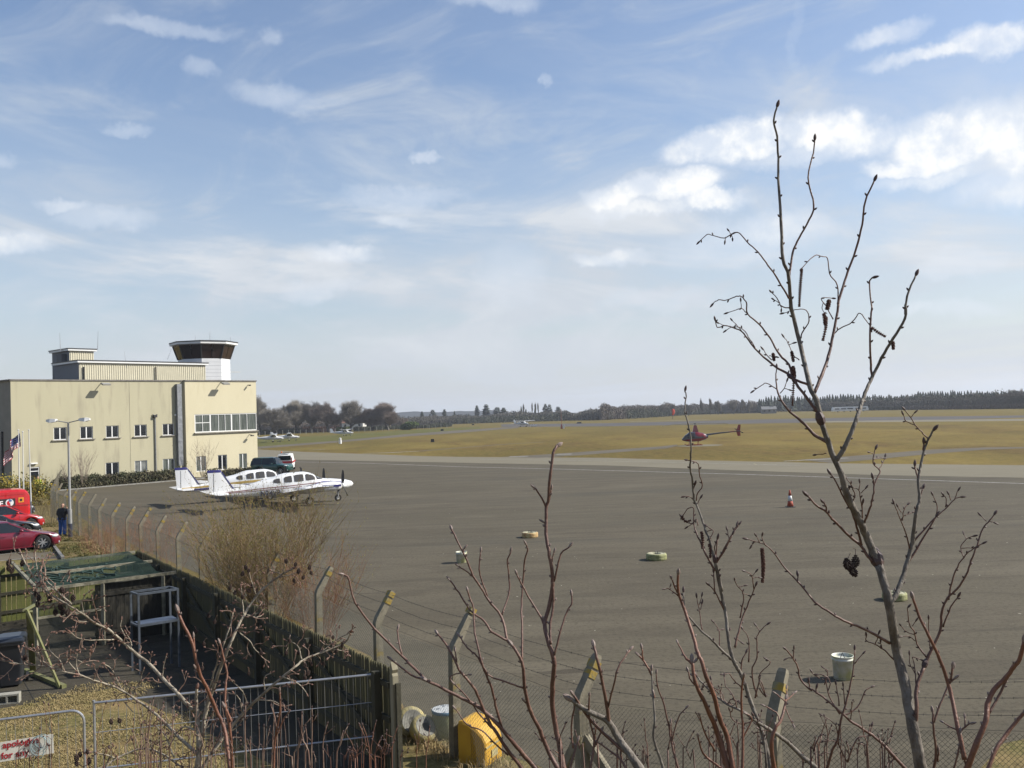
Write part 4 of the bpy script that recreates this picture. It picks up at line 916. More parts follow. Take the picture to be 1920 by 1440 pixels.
def palisade(a, b, label, m_, pw=.088, gap=.011, h=WT, posts_at=(), rails=(.35, 1.25), face=1, name='picket_fence', lean=.0, braces=False, back=True):
    L_ = (b-a).length; d = (b-a).normalized(); ang = math.atan2(d.y, d.x); e = empty(name, a, ang, label, 'fence')
    n = int(L_/(pw+gap)); pmsh = None; rr = random.Random(int(L_*100))
    for i in range(n+1):
        if pmsh is None: o = picket_mesh(pw, h, .018, 'picket').build('picket', m_, e); pmsh = o.data
        else: o = link('picket', pmsh, e)
        o.location = (i*(pw+gap)+pw/2, rr.uniform(-.003, .003), rr.uniform(-.015, .015)); o.rotation_euler = (0, rr.uniform(-.012, .012), 0)
    for z in rails:
        g = MB(); g.box((L_/2, face*.034, z), (L_, .045, .09)); g.build('rail', M_PICKD, e)
    for x in posts_at:
        g = MB(); g.box((x, face*.11, h*.46), (.11, .11, h*.92+.05)); g.build('post', M_PICKD, e)
    if braces:
        for x0, x1 in zip(posts_at, posts_at[1:]):
            g = MB(); g.beam((x0+.1, face*.08, rails[-1]-.1), (x1-.1, face*.08, rails[0]+.1), .03, .09, up=(0, 0, 1)); g.build('brace', M_PICKD, e)
    return e
Lr = (EW-CW).length
palisade(CW, EW, 'weathered palisade fence with pointed pickets running from the near stout post to the yard corner', M_PICK, posts_at=[.2, 3.2, 6.2, 9.2, 12.2, 15.2, Lr-.35], rails=(.3, .85, WT-.28), face=-1 if u.cross(v).z < 0 else 1, braces=True)
palisade(CW, CW+vb*9.0, 'green-stained palisade fence with round-topped pickets between the yard and the car park', M_PICKG, pw=.115, gap=.014, posts_at=[.3, 2.2, 4.1, 6.1, 8.2], rails=(.3, .85, WT-.3), face=1 if Vector((vb.x, vb.y, 0)).cross(u).z > 0 else -1)
# end post of the near fence
e = empty('gate_post', EW+u*.10, math.atan2(u.y, u.x), 'stout squared timber post with shaped top at the near end of the palisade', 'post')
g = MB(); g.add(*(lambda P: ([(p[0], -.05, p[1]) for p in P]+[(p[0], .05, p[1]) for p in P], [tuple(range(len(P)))[::-1], tuple(range(len(P), 2*len(P)))]+[(i, (i+1) % len(P), (i+1) % len(P)+len(P), i+len(P)) for i in range(len(P))]))([(-.055, -.1), (.055, -.1), (.055, 1.58), (.025, 1.62), (.055, 1.68), (.0, 1.80), (-.055, 1.68), (-.025, 1.62), (-.055, 1.58)]))
g.build('shaft', mat('pale_weathered_oak', (.30, .27, .19), .85, col2=(.22, .20, .13), scale=6, stretch=(1, 1, .2), bump=.3), e); g = MB(); g.box((.09, .02, .72), (.045, .08, 1.5)); g.build('batten', M_PICKD, e)

# ---- netted cage over the yard
CG = empty('netted_cage', CW+u*.2, 0, 'open timber cage with sagging dark green netting over its beams', 'cage'); co = CG.location.copy()
ZB = WT-.02
def W(s_, t_, z): return CW+u*s_+vb*t_+Vector((0, 0, z))-co
b2r = G(330, 1073, ZB); b2l = G(66, 1107, ZB); b1r = G(285, 1052, ZB)
sB = (b2r-CW).dot(u); lB = (Vector((b2l.x-b2r.x, b2l.y-b2r.y, 0))).length; s1 = (b1r-CW).dot(u)
M_BEAM = mat('weathered_beam', (.27, .25, .18), .9, col2=(.14, .13, .09), scale=5, lo=.4, hi=.6, bump=.4, bscale=25)
R0 = Vector((b2r.x, b2r.y, 0)); L0 = Vector((b2l.x, b2l.y, 0)); dv = (L0-R0).normalized(); back_l = L0-u*(sB-.15)
def cb(a, b, w_=.075, h_=.075): g = MB(); g.beam(a-co, b-co, w_, h_); return g.build('beam', M_BEAM, CG)
zv = Vector((0, 0, 1))
cb(R0+zv*ZB, L0+zv*ZB); r1 = Vector((b1r.x, b1r.y, 0)); cb(r1+zv*ZB, r1+dv*lB+zv*ZB); cb(L0+zv*(ZB+.08), back_l+zv*(ZB+.08)); cb(CW+u*.3+vb*.15+zv*(ZB), CW+u*.3+vb*(lB+.2)+zv*ZB)
cb(L0, L0+zv*(ZB-.04), .09, .09); cb(R0+dv*1.9, R0+dv*1.9+zv*(ZB-.04), .08, .08); cb(R0+dv*.35, R0+dv*.35+zv*(ZB-.04), .08, .08)
cb(L0+zv*.95, R0+dv*1.9+zv*.95, .04, .06)
net = MB(); NU, NV = 26, 22
M_NET = mat('dark_green_netting', (.018, .042, .035), .85, col2=(.03, .065, .05), scale=3)
# netting as real strands over a sagging sheet
def netp(a, b):
    P = (R0+dv*(.4+a*(lB-.4))).lerp(CW+u*.4+vb*(.4+a*(lB-.4)), b); z = ZB+.06-.22*math.sin(math.pi*min(1, b*1.0))*math.sin(math.pi*a)*.6-.10*abs(math.sin(b*6.3))*math.sin(a*3.1)+.10*mnoise.noise(Vector((a*3, b*4, 2)))
    return Vector((P.x, P.y, z))-co
NN = 170
for i in range(NN):
    a = i/(NN-1); ww = .9+.5*mnoise.noise(Vector((a*5, 0, 0)))
    net.tube([netp(a, k/20) for k in range(21)], .0024*ww, 3, cap=False)
for i in range(NN):
    b = i/(NN-1); net.tube([netp(k/16, b) for k in range(17)], .0024, 3, cap=False)
# gathered folds
for i in range(26):
    a0 = random.Random(i).uniform(.15, .75); b0 = random.Random(i+50).uniform(.2, .8); P = [netp(min(1, max(0, a0+.22*(k/9)+.03*math.sin(i+k*.9))), min(1, max(0, b0+.03*math.sin(k+i))))+Vector((0, 0, .03)) for k in range(10)]
    net.tube(P, [.012+.012*math.sin(math.pi*k/9) for k in range(10)], 4)
o = net.build('netting', M_NET, CG)
# side wire mesh (hexagonal look) hanging on the front
g = MB()
for i in range(60):
    t = i/59; P0 = R0+dv*(1.9+t*(lB-1.9)); pts = [P0+zv*(ZB-.03-k*.14)+dv*(.02*(k % 2)) for k in range(12)]; g.tube([p-co for p in pts], .0014, 3, cap=False)
g.build('wire_netting', mat('thin_netting_wire', (.10, .11, .08), .6), CG)
for k_, px_ in enumerate((66,)):
    g = MB()
    for i in range(24): 
        a = random.Random(i).uniform(-.12, .12); g.tube([L0+zv*(ZB-.02)+dv*a-co, L0+zv*.9+dv*(a*.5-.02)-co, L0+zv*.25+dv*(a*.4+.03)-co], [.006, .004, .003], 3)
    g.build('netting', M_NET, CG)
# leaning prop / trestle
M_GW = mat('green_stained_timber', (.15, .16, .05), .9, col2=(.20, .19, .10), scale=5, bump=.3)
a1 = G(112, 1292); top_ = A(50, 1143, a1.y-.1)
e = empty('timber_trestle', (a1.x, a1.y, 0), 0, 'mossy timber A-frame trestle standing on the paving left of the cage', 'trestle')
tl = Vector((a1.x, a1.y, 0))
def tb(a, b, w_=.09, h_=.045, nm='leg'): g = MB(); g.beam(a-tl, b-tl, w_, h_); return g.build(nm, M_GW, e)
tb(Vector((a1.x, a1.y, .03)), top_); b1 = G(62, 1262); tb(Vector((b1.x, b1.y, .03)), top_+Vector((.03, .05, -.05)), .13, .05)
tb(Vector((a1.x+.1, a1.y, .045)), Vector((b1.x-.25, b1.y+.1, .045)), .1, .09, 'foot'); tb(top_+Vector((-.05, 0, -.02)), L0+zv*(ZB-.35), .07, .05, 'brace')
# grey metal frame stand
M_RACK = mat('dull_rack_paint', (.085, .10, .125), .5, col2=(.05, .06, .07), scale=6)
M_ALU = mat('galvanised_tube', (.46, .47, .49), .4, metal=.6, col2=(.35, .36, .38), scale=6)
s_ = G(300, 1258); sd_ = 1
e = empty('metal_rack', (s_.x, s_.y, 0), math.atan2(-dv.y, -dv.x), 'grey tubular metal rack standing in the dark of the cage', 'rack')
dist_ = s_.y; wdt = 62/FPX*dist_*1.15; hgt = (G(300, 1258)-A(300, 1108, dist_)).length
for nm, P in (('upright', [(-wdt/2, 0, 0), (-wdt/2, 0, hgt)]), ('upright', [(wdt/2, 0, 0), (wdt/2, 0, hgt)]), ('upright', [(-wdt/2-.05, .45, 0), (-wdt/2-.05, .45, hgt)]), ('upright', [(wdt/2-.05, .45, 0), (wdt/2-.05, .45, hgt)])):
    g = MB(); g.beam(P[0], P[1], .045, .045, up=(0, 1, 0)); g.build(nm, M_RACK, e)
for z in (hgt-.02, hgt*.60):
    g = MB(); g.beam((-wdt/2, 0, z), (wdt/2, 0, z), .05, .05); g.beam((-wdt/2-.05, .45, z), (wdt/2-.05, .45, z), .05, .05); g.beam((-wdt/2, 0, z), (-wdt/2-.05, .45, z), .045, .04); g.beam((wdt/2, 0, z), (wdt/2-.05, .45, z), .045, .04); g.build('shelf_frame', M_RACK, e)
g = MB(); g.box((0, .22, hgt*.60+.03), (wdt*.96, .44, .012)); g.build('shelf', mat('blue_grey_sheet', (.07, .09, .13), .5), e)
# wooden hutch wall on the dark side of the cage
g = MB(); e = empty('timber_hutch', CW+u*(sB*.5)+vb*1.3, math.atan2(u.y, u.x), 'dark slatted timber hutch inside the cage against the fences', 'hutch')
pm_ = None
for i in range(22):
    if pm_ is None: g = MB(); g.box((0, 0, .62), (.09, .02, 1.15)); o = g.build('slat', M_PICKD, e); pm_ = o.data
    else: o = link('slat', pm_, e)
    o.location = (-1.2+i*.11, 0, 0)
g = MB(); g.box((0, .35, .06), (2.6, .7, .1)); g.box((0, .35, 1.22), (2.7, .8, .05)); g.build('frame', M_PICKD, e)
e = empty('darkening_screen', R0+dv*.1+u*-.12, math.atan2(dv.y, dv.x), 'dark board screen added under the front beam to darken the cage', 'screen'); pm_ = None; M_DW = mat('shade_dark_boards', (.022, .020, .016), .9, col2=(.035, .032, .022), scale=4, bump=.3)  # dark hutch front added to deepen the shade inside the enclosure
for i in range(19):
    if pm_ is None: g = MB(); g.box((0, 0, .80), (.098, .02, 1.55)); o = g.build('board', M_DW, e); pm_ = o.data
    else: o = link('board', pm_, e)
    o.location = (.05+i*.104, .004*(i % 2), 0)
for z in (.3, 1.3): g = MB(); g.box((1.0, .03, z), (2.0, .03, .08)); g.build('rail', M_DW, e)
# ---- wheelie bin
M_BIN = mat('black_bin_plastic', (.018, .020, .024), .45, col2=(.03, .032, .036), scale=2, bump=.05)
p = G(12, 1292); e = empty('wheelie_bin', (p.x-.05, p.y+.3, 0), rad(22), 'black wheelie bin with closed lid at the left edge', 'bin')
def rsec(cx, cy, wx, wy, z, r=.05, n=4):
    out = []
    for k, (sx_, sy_) in enumerate(((1, 1), (-1, 1), (-1, -1), (1, -1))):
        for j in range(n):
            a = math.pi/2*(k+j/(n-1)); out.append((cx+sx_*(wx/2-r)+math.cos(a)*r, cy+sy_*(wy/2-r)+math.sin(a)*r, z))
    return out
g = MB(); g.loft([rsec(0, 0, .44, .52, .06), rsec(0, 0, .46, .54, .15), rsec(0, -.02, .55, .68, .95), rsec(0, -.02, .60, .74, .96), rsec(0, -.02, .60, .74, 1.02)]); g.build('body', M_BIN, e, smooth=False)
g = MB(); g.loft([rsec(0, -.02, .62, .77, 1.022), rsec(0, -.02, .62, .77, 1.05), rsec(0, 0, .56, .68, 1.10), rsec(0, .03, .40, .48, 1.125)]); l = g.build('lid', mat('bin_lid', (.03, .035, .045), .3), e); g = MB(); g.tube([(-.22, .40, 1.04), (.22, .40, 1.04)], .018, 6); g.build('handle', M_BIN, l)
for s_ in (-1, 1): g = MB(); g.tube([(s_*.27, .27, .10), (s_*.32, .27, .10)], .10, 14); g.build('wheel', M_DARKM, e)
# ---- concrete block
M_BLK = mat('hollow_block_concrete', (.38, .36, .30), .9, col2=(.28, .27, .22), scale=8, bump=.4, bscale=40)
p = G(10, 1322); e = empty('concrete_block', (p.x, p.y+.1, 0), rad(16), 'pale hollow concrete block lying on its side below the bin', 'block')
bw, bh, bd = .46, .21, .22; g = MB(); t_ = .035
g.box((0, 0, t_/2), (bw, bd, t_)); g.box((0, 0, bh-t_/2), (bw, bd, t_))
for x in (-bw/2+t_/2, 0, bw/2-t_/2): g.box((x, 0, bh/2), (t_, bd-.004, bh-2*t_+.002))
g.box((0, bd/2-.02, bh/2), (bw-.01, .02, bh-.02)); g.build('body', M_BLK, e)
# ================================================================ temporary mesh fence panels and sign
def heras(P0, P1, ztop, zbar2, label, round_end=None, npx=26, mid=None, zbot=.08, open_left=False):
    d = (P1-P0); d.z = 0; L_ = d.length; e = empty('barrier_panel', (P0.x, P0.y, 0), math.atan2(d.y, d.x), label, 'barrier')
    R = .02
    top_pts = [(0, 0, zbot-.1), (0, 0, ztop+.04)] 
    g = MB(); g.tube(top_pts, R, 8); g.build('upright', M_ALU, e)
    if round_end:
        pts = [(0, 0, ztop)] + [(L_-.18+.18*math.sin(a), 0, ztop-.18+.18*math.cos(a)) for a in [math.pi/2*k/6 for k in range(7)]] + [(L_, 0, zbot-.1)]
        g = MB(); g.tube(pts, R, 8); g.build('top_rail', M_ALU, e)
    else:
        g = MB(); g.tube([(0, 0, ztop), (L_, 0, ztop)], R, 8); g.build('top_rail', M_ALU, e); g = MB(); g.tube([(L_, 0, zbot-.1), (L_, 0, ztop)], R, 8); g.build('upright', M_ALU, e)
    for z in zbar2:
        g = MB(); g.tube([(0, 0, z[0]), (L_, 0, z[0])], z[1], 6); g.build('cross_rail', M_ALU, e)
    n = int(L_/.115); m_ = None
    for i in range(1, n):
        if m_ is None: g = MB(); g.tube([(0, 0, zbot), (0, 0, ztop-.01)], .0035, 5); o = g.build('vertical_wire', M_ALU, e); m_ = o.data
        else: o = link('vertical_wire', m_, e)
        o.location = (i*L_/n, .0, 0 if not (round_end and i == n-1) else -.03)
    return e, L_
PB0 = G(176, 1318, 1.5); PB1 = G(715, 1263, 1.5)
heras(Vector((PB0.x, PB0.y, 0)), Vector((PB1.x, PB1.y, 0)), 1.5, [(1.05, .006), (.50, .014)], 'long galvanised barrier panel from the palisade end to the lawn')
PA0 = G(-230, 1378, 1.5); PA1 = G(157, 1330, 1.5)
pa, LA = heras(Vector((PA0.x, PA0.y, 0)), Vector((PA1.x, PA1.y, 0)), 1.5, [(.50, .012)], 'round-cornered galvanised barrier panel carrying the apology sign', round_end=True)
# sign: board, lettering and a loop of blue rope
M_SIGN = mat('sign_board', (.90, .87, .78), .5, col2=(.80, .77, .68), scale=3); M_RED = mat('sign_red', (.45, .02, .035), .5)
dA = Vector((PA1.x-PA0.x, PA1.y-PA0.y, 0)).normalized(); nA = Vector((dA.y, -dA.x, 0))
def onA(px, py, off=.03):
    n_ = nA; d = ray(px, py); base = Vector((PA0.x, PA0.y, 0))+n_*off; t = (base-CAM).dot(n_)/d.dot(n_); return CAM+d*t
c = onA(100, 1376); cb_2 = onA(100, 1412); zt_ = c.z; zb_ = cb_2.z; S1 = (Vector((c.x, c.y, 0))-Vector((PA0.x, PA0.y, 0))).dot(dA)
se = empty('safety_sign', Vector((PA0.x, PA0.y, 0))+nA*.03, math.atan2(dA.y, dA.x), 'white notice with red lettering tied to the round-cornered barrier', 'sign')
SW = 1.25; hz_ = zt_-zb_
tilt = Matrix.Translation((S1, 0, (zt_+zb_)/2)) @ Matrix.Rotation(rad(-2.0), 4, 'Y')
g = MB(); g.box((-SW/2, 0, 0), (SW, .006, hz_), M=tilt); g.build('board', M_SIGN, se)
def text(body, size, loc, m_, parent, rot=(math.pi/2, 0, 0), name='lettering', ext=.002, bold=True, align='LEFT'):
    c = bpy.data.curves.new(name, 'FONT'); c.body = body; c.size = size; c.extrude = ext; c.align_x = align; c.offset = size*.02 if bold else 0
    tmp = bpy.data.objects.new('tmp', c); COL.objects.link(tmp); dg = bpy.context.evaluated_depsgraph_get(); me_ = bpy.data.meshes.new_from_object(tmp.evaluated_get(dg)); bpy.data.objects.remove(tmp)
    me_.materials.clear(); me_.materials.append(m_); o = link(name, me_, parent); o.location = loc; o.rotation_euler = rot; return o
zc_ = (zt_+zb_)/2
text('We apologise', .128, (S1-.90, -.006, zc_+.02), M_RED, se, rot=(math.pi/2, rad(-2.0), 0)); text('for any', .128, (S1-.69, -.006, zc_-.125), M_RED, se, rot=(math.pi/2, rad(-2.0), 0))
M_ROPE = mat('pale_blue_rope', (.36, .47, .48), .8, col2=(.2, .3, .33), scale=20)
g = MB()
for k in range(5):
    rr = random.Random(k); r_ = .085+.013*k; cx, cz = S1-.17+rr.uniform(-.03, .03), zc_+.03+rr.uniform(-.03, .03)
    g.tube([(cx+math.cos(t*.42)*r_*.85, -.025-.006*k, cz+math.sin(t*.42)*r_) for t in range(16)], .0042, 5)
g.tube([(S1-.16, -.03, zc_-.02), (S1-.2, -.03, zc_-.12), (S1-.24, -.03, zc_-.17)], .006, 5); g.tube([(S1-.12, -.03, zc_-.05), (S1-.14, -.035, zc_-.15), (S1-.19, -.03, zc_-.18)], .006, 5)
ro = g.build('rope_coil', M_ROPE); ro.location = se.location; ro.rotation_euler = se.rotation_euler; tag(ro, 'coil of pale blue rope hanging over the corner of the white notice', 'rope')
# ================================================================ vehicles
M_TYRE = mat('tyre_rubber', (.018, .018, .018), .85); M_ALLOY = mat('alloy_wheel', (.55, .56, .57), .3, metal=.7); M_CGL = mat('car_glass', (.012, .016, .018), .03, spec=.7)
M_LENS = mat('headlamp_lens', (.72, .75, .78), .08, spec=.8, coat=.5); M_TAIL = mat('tail_lamp_red', (.40, .02, .02), .2); M_PLAS = mat('black_trim', (.02, .02, .022), .6); M_SILV = mat('silver_trim', (.6, .6, .6), .3, metal=.7)
def paint(name, c): return mat(name, c, .28, coat=.7, spec=.5, col2=tuple(x*.93 for x in c), scale=2)
def wheel(parent, x, y, r, side, spokes=7, w=.21, hub=None):
    g = MB(); M0 = Matrix.Translation((x, y, r)) @ Matrix.Rotation(math.pi/2, 4, 'X')
    g.lathe([(r*.66, -w/2), (r*.93, -w/2), (r, -w*.33), (r, w*.33), (r*.93, w/2), (r*.66, w/2)], 22, M=M0, cap=False); wn = empty('wheel', (0, 0, 0)); wn.parent = parent
    g.build('tyre', M_TYRE, wn)
    g = MB(); yo = side*w*.36
    g.lathe([(r*.60, yo-.012), (r*.67, yo+.0), (r*.60, yo+.012)], 22, cap=False, M=Matrix.Translation((x, y, r)) @ Matrix.Rotation(-math.pi/2, 4, 'X'))
    for k in range(spokes):
        a = 2*math.pi*k/spokes; c, s_ = math.cos(a), math.sin(a); g.beam((x+c*r*.1, y+yo, r+s_*r*.1), (x+c*r*.64, y+yo, r+s_*r*.64), .05, .03, up=(0, 1, 0))
    g.lathe([(r*.14, -.02), (r*.14, .02)], 10, M=Matrix.Translation((x, y+yo, r)) @ Matrix.Rotation(math.pi/2, 4, 'X'))
    g.build('rim', hub or M_ALLOY, wn)
    g = MB(); g.lathe([(r*.62, -.01), (r*.62, .01)], 18, M=Matrix.Translation((x, y+yo*.3, r)) @ Matrix.Rotation(math.pi/2, 4, 'X')); g.build('brake_disc', M_PLAS, wn)
    return wn
def interp(tab, x):
    if x <= tab[0][0]: return tab[0][1]
    for a, b in zip(tab, tab[1:]):
        if x <= b[0]:
            t = (x-a[0])/(b[0]-a[0]); t = t*t*(3-2*t)*.5+t*.5; return lerp(a[1], b[1], t)
    return tab[-1][1]
def car(name, loc, rz, label, body_m, L_=4.5, W_=1.78, top=None, belt=None, gl=None, r=.32, wb=(.80, 3.45), clear=.17, spokes=7, headlamp=True, group=None, cat='car', roof_m=None, rear_lamps=False):
    """x = 0 nose, x = L tail.  belt: z of shoulder line along x, gl: glasshouse profile (x, z)"""
    e = empty(name, loc, rz, label, cat, group)
    M0 = Matrix.Rotation(math.pi, 4, 'Z')  # nose points to local +x
    fx = lambda x: -x
    # body shell as a loft of cross-sections, with arches left open
    xs = sorted(set([0, .04, .12, .25] + [L_*k/44 for k in range(2, 43)] + [L_-.2, L_-.08, L_]))
    secs = []
    wp = [(0, .70), (.12, .82), (.35, .93), (.9, .985), (1.6, 1.0), (L_-1.2, 1.0), (L_-.5, .96), (L_-.12, .87), (L_, .78)]
    for x in xs:
        zt = interp(belt, x); w = W_/2*interp(wp, x); zb = clear+(.10 if x < .05 or x > L_-.05 else .0)
        for c in wb:
            d = abs(x-c)
            if d < r*1.16: zb = max(zb, math.sqrt(max(0, (r*1.16)**2-d*d))+r*1.0)
        zb = min(zb, zt-.10); zm = zb+(zt-zb)*.55
        y = [(w*.90, zb), (w*.985, zb+(zm-zb)*.35), (w, zm), (w*.985, zb+(zt-zb)*.82), (w*.93, zt-.02), (w*.80, zt+.012), (w*.4, zt+.035), (0, zt+.04)]
        pts = [(-x, a, b) for a, b in y] + [(-x, -a, b) for a, b in y[:-1][::-1]]
        secs.append(pts)
    g = MB(); g.loft(secs); b = g.build('body', body_m, e, smooth=True)
    g = MB(); g.box((-L_/2, 0, clear+.12), (L_*.93, W_*.72, .22)); g.build('underside', M_PLAS, e)
    # glasshouse
    secs = []
    n = len(gl); 
    xs = [lerp(gl[0][0], gl[-1][0], k/30) for k in range(31)]
    for x in xs:
        zt = interp(gl, x); zb = interp(belt, x)-.02; w0 = W_/2*.90; t = max(0, (zt-zb))/.5; w1 = w0-.20*min(1, t)
        zt = max(zt, zb+.01)
        secs.append([(-x, w0, zb), (-x, w1, zt-.03*t), (-x, w1*.80, zt), (-x, 0, zt+.015), (-x, -w1*.80, zt), (-x, -w1, zt-.03*t), (-x, -w0, zb)])
    g = MB(); g.loft(secs); g.build('glasshouse', M_CGL, e, smooth=False)
    zr = max(z for _, z in gl); xr = [x for x, z in gl if z > zr-.10]; x0, x1 = xr[0]-.10, xr[-1]+.12
    g = MB(); sec = []
    for k in range(9):
        x = lerp(x0, x1, k/8); z = interp(gl, x)+.006; w0 = W_/2*.90; zb = interp(belt, x)-.02; w1 = w0-.20*min(1, (z-zb)/.5); sec.append([(-x, w1+.012, z-.055), (-x, w1*.82, z+.012), (-x, 0, z+.03), (-x, -w1*.82, z+.012), (-x, -w1-.012, z-.055)])
    g.loft(sec, closed=False); g.build('roof', roof_m or body_m, e, smooth=True)
    # pillars
    def pil(xa, xb, w_=.06):
        for s_ in (-1, 1):
            za, zb = interp(belt, xa)-.02, interp(gl, xb)-.01; g = MB(); g.beam((-xa, s_*(W_/2*.905), za), (-xb, s_*(W_/2*.905-.20*min(1, (zb-za)/.5)+.008), zb-.02), w_, .03, up=(0, s_, .3)); g.build('pillar', body_m if w_ > .05 else M_PLAS, e)
    pil(gl[0][0]+.02, x0+.06); pil((x0+x1)/2+.05, (x0+x1)/2+.05, .07); pil(gl[-1][0]-.05, x1-.05, .09)
    for c in wb:
        for s_ in (-1, 1): wheel(e, -c, s_*(W_/2-.11), r, s_, spokes)
    if headlamp:
        for s_ in (-1, 1):
            g = MB(); M1 = Matrix.Translation((-.30, s_*(W_/2*.80), interp(belt, .30)-.10)) @ Matrix.Rotation(s_*-.55, 4, 'Z'); g.lathe([(.02, -.11), (.10, -.09), (.13, 0), (.10, .09), (.02, .11)], 12, M=M1 @ Matrix.Rotation(math.pi/2, 4, 'X') @ Matrix.Scale(1.6, 4, (1, 0, 0)) @ Matrix.Scale(.62, 4, (0, 1, 0))); g.build('headlight', M_LENS, e, smooth=True)
        g = MB(); g.box((-.03, 0, clear+.34), (.06, W_*.5, .12)); g.build('grille', M_PLAS, e)
        g = MB(); g.box((-.02, 0, clear+.16), (.03, .5, .11)); g.build('number_plate', M_WHITE, e)
        for s_ in (-1, 1): g = MB(); g.box((-.12, s_*W_*.36, clear+.14), (.08, .16, .09)); g.build('fog_lamp', M_LENS, e)
    for s_ in (-1, 1):
        xm = gl[0][0]+.55; g = MB(); g.lathe([(.02, -.10), (.085, -.07), (.10, 0), (.085, .07), (.02, .10)], 10, M=Matrix.Translation((-xm, s_*(W_/2+.09), interp(belt, xm)+.07)) @ Matrix.Rotation(math.pi/2, 4, 'X') @ Matrix.Scale(.75, 4, (0, 1, 0))); g.build('wing_mirror', body_m, e, smooth=True)
    for s_ in (-1, 1):
        for xd in ((x0+x1)/2+.02, gl[0][0]+.42): g = MB(); g.beam((-xd, s_*(W_/2+.001), clear+.12), (-xd, s_*(W_/2*.985+.002), interp(belt, xd)-.08), .012, .004, up=(1, 0, 0)); g.build('door_gap', M_PLAS, e)
        g = MB(); g.box((-((x0+x1)/2-.12), s_*(W_/2+.01), interp(belt, 2)-.16), (.17, .03, .035)); g.build('door_handle', body_m, e)
        g = MB(); g.beam((-(wb[0]+.42), s_*(W_/2*.95), clear+.05), (-(wb[1]-.42), s_*(W_/2*.95), clear+.05), .05, .05); g.build('sill_skirt', body_m, e)
    return e
HEAD = math.atan2(-vb.y, -vb.x)
def nose(px, py): p = G(px, py); return Vector((p.x, p.y, .016))
belt_s = [(0, .50), (.12, .66), (.5, .76), (1.3, .90), (1.7, .94), (3.6, .99), (4.3, .98), (4.6, .86)]; gl_s = [(1.25, .88), (1.9, 1.28), (2.3, 1.42), (3.0, 1.44), (3.6, 1.33), (4.25, 1.0)]
car('saloon_car', nose(97, 1026)+Vector((.15, .25, 0)), HEAD, 'dark red saloon car with bright alloy wheels parked nearest the yard fence', paint('dark_red_paint', (.15, .008, .022)), 4.6, 1.80, belt=belt_s, gl=gl_s, r=.345, wb=(.86, 3.58), spokes=7, group='cars parked at the verge')
car('saloon_car', nose(72, 1003), HEAD, 'black car parked between the dark red saloon and the bright red car', paint('black_paint', (.012, .012, .016)), 4.5, 1.78, belt=belt_s, gl=gl_s, r=.33, wb=(.84, 3.5), group='cars parked at the verge')
belt_h = [(0, .50), (.10, .64), (.4, .76), (1.0, .90), (1.3, .95), (3.4, 1.02), (3.9, 1.0), (4.05, .80)]; gl_h = [(.95, .92), (1.6, 1.33), (2.0, 1.47), (3.0, 1.48), (3.5, 1.38), (3.95, 1.0)]
car('hatchback_car', nose(79, 989), HEAD, 'bright red hatchback parked beyond the black car beside the red van', paint('bright_red_paint', (.42, .008, .012)), 4.05, 1.72, belt=belt_h, gl=gl_h, r=.31, wb=(.78, 3.3), group='cars parked at the verge')
car('saloon_car', nose(62, 966), HEAD, 'dark blue car half hidden behind the red van and the flagpoles', paint('dark_blue_paint', (.012, .018, .032)), 4.4, 1.76, belt=belt_s, gl=gl_s, r=.32, wb=(.84, 3.45), group='cars parked at the verge')
# red van, rear to the right
VM = paint('post_red_paint', (.50, .012, .016))
vl = G(43, 991); e = empty('delivery_van', (vl.x, vl.y+.4, 0), HEAD+math.pi, 'bright red high-roof delivery van seen from its side at the left edge', 'van')
g = MB(); secs = []; VL, VW, VH = 5.6, 1.95, 2.36       # local -x = rear end ... +x = nose
for x, zt, wf in ((0, 2.02, .90), (.10, 2.20, .965), (.25, 2.32, .985), (.6, 2.36, 1), (3.5, 2.36, 1), (3.9, 2.25, .98), (4.4, 1.65, .96), (4.6, 1.2, .96), (5.3, 1.02, .93), (5.6, .7, .82)):
    w = VW/2*wf; zb = .34; secs.append([(x, w*.96, zb), (x, w, zb+.25), (x, w*.995, zb+(zt-zb)*.5), (x, w*.95, zt-.16), (x, w*.82, zt-.03), (x, 0, zt+.02), (x, -w*.82, zt-.03), (x, -w*.95, zt-.16), (x, -w*.995, zb+(zt-zb)*.5), (x, -w, zb+.25), (x, -w*.96, zb)])
g.loft(secs); g.build('body', VM, e, smooth=False)
SB = [s_ for s_ in (-1, 1)]
for s_ in SB:
    g = MB(); g.box((4.0, s_*(VW/2*.975), 1.62), (.95, .03, .52)); g.build('side_window', M_CGL, e)
    for x in (.03,): g = MB(); g.box((x-.02, s_*VW/2*.80, 1.1), (.06, .12, .55)); g.build('tail_light', M_TAIL, e)
    g = MB(); g.beam((1.05, s_*(VW/2+.004), .6), (1.05, s_*(VW/2*.99+.004), 1.9), .02, .006, up=(1, 0, 0)); g.beam((.06, s_*(VW/2+.002), 1.42), (3.3, s_*(VW/2+.008), 1.42), .01, .03, up=(0, 0, 1)); g.build('panel_seam', mat('seam_red', (.22, .006, .008), .5), e)
    g = MB(); g.beam((3.2, s_*(VW/2+.0), 2.02), (.3, s_*(VW/2*.965), 2.06), .012, .02); g.build('roof_gutter', VM, e)
for x in (1.0, 4.5):
    for s_ in SB: wheel(e, x, s_*(VW/2-.12), .34, s_, 6, hub=mat('steel_wheel', (.2, .2, .21), .5, metal=.5))
g = MB(); g.box((-.03, 0, .48), (.1, VW*.9, .16)); g.build('rear_bumper', M_PLAS, e)
for s_ in (-.45, .45): g = MB(); g.box((.0, s_, 1.6), (.05, .7, .55)); g.build('rear_window', M_CGL, e)
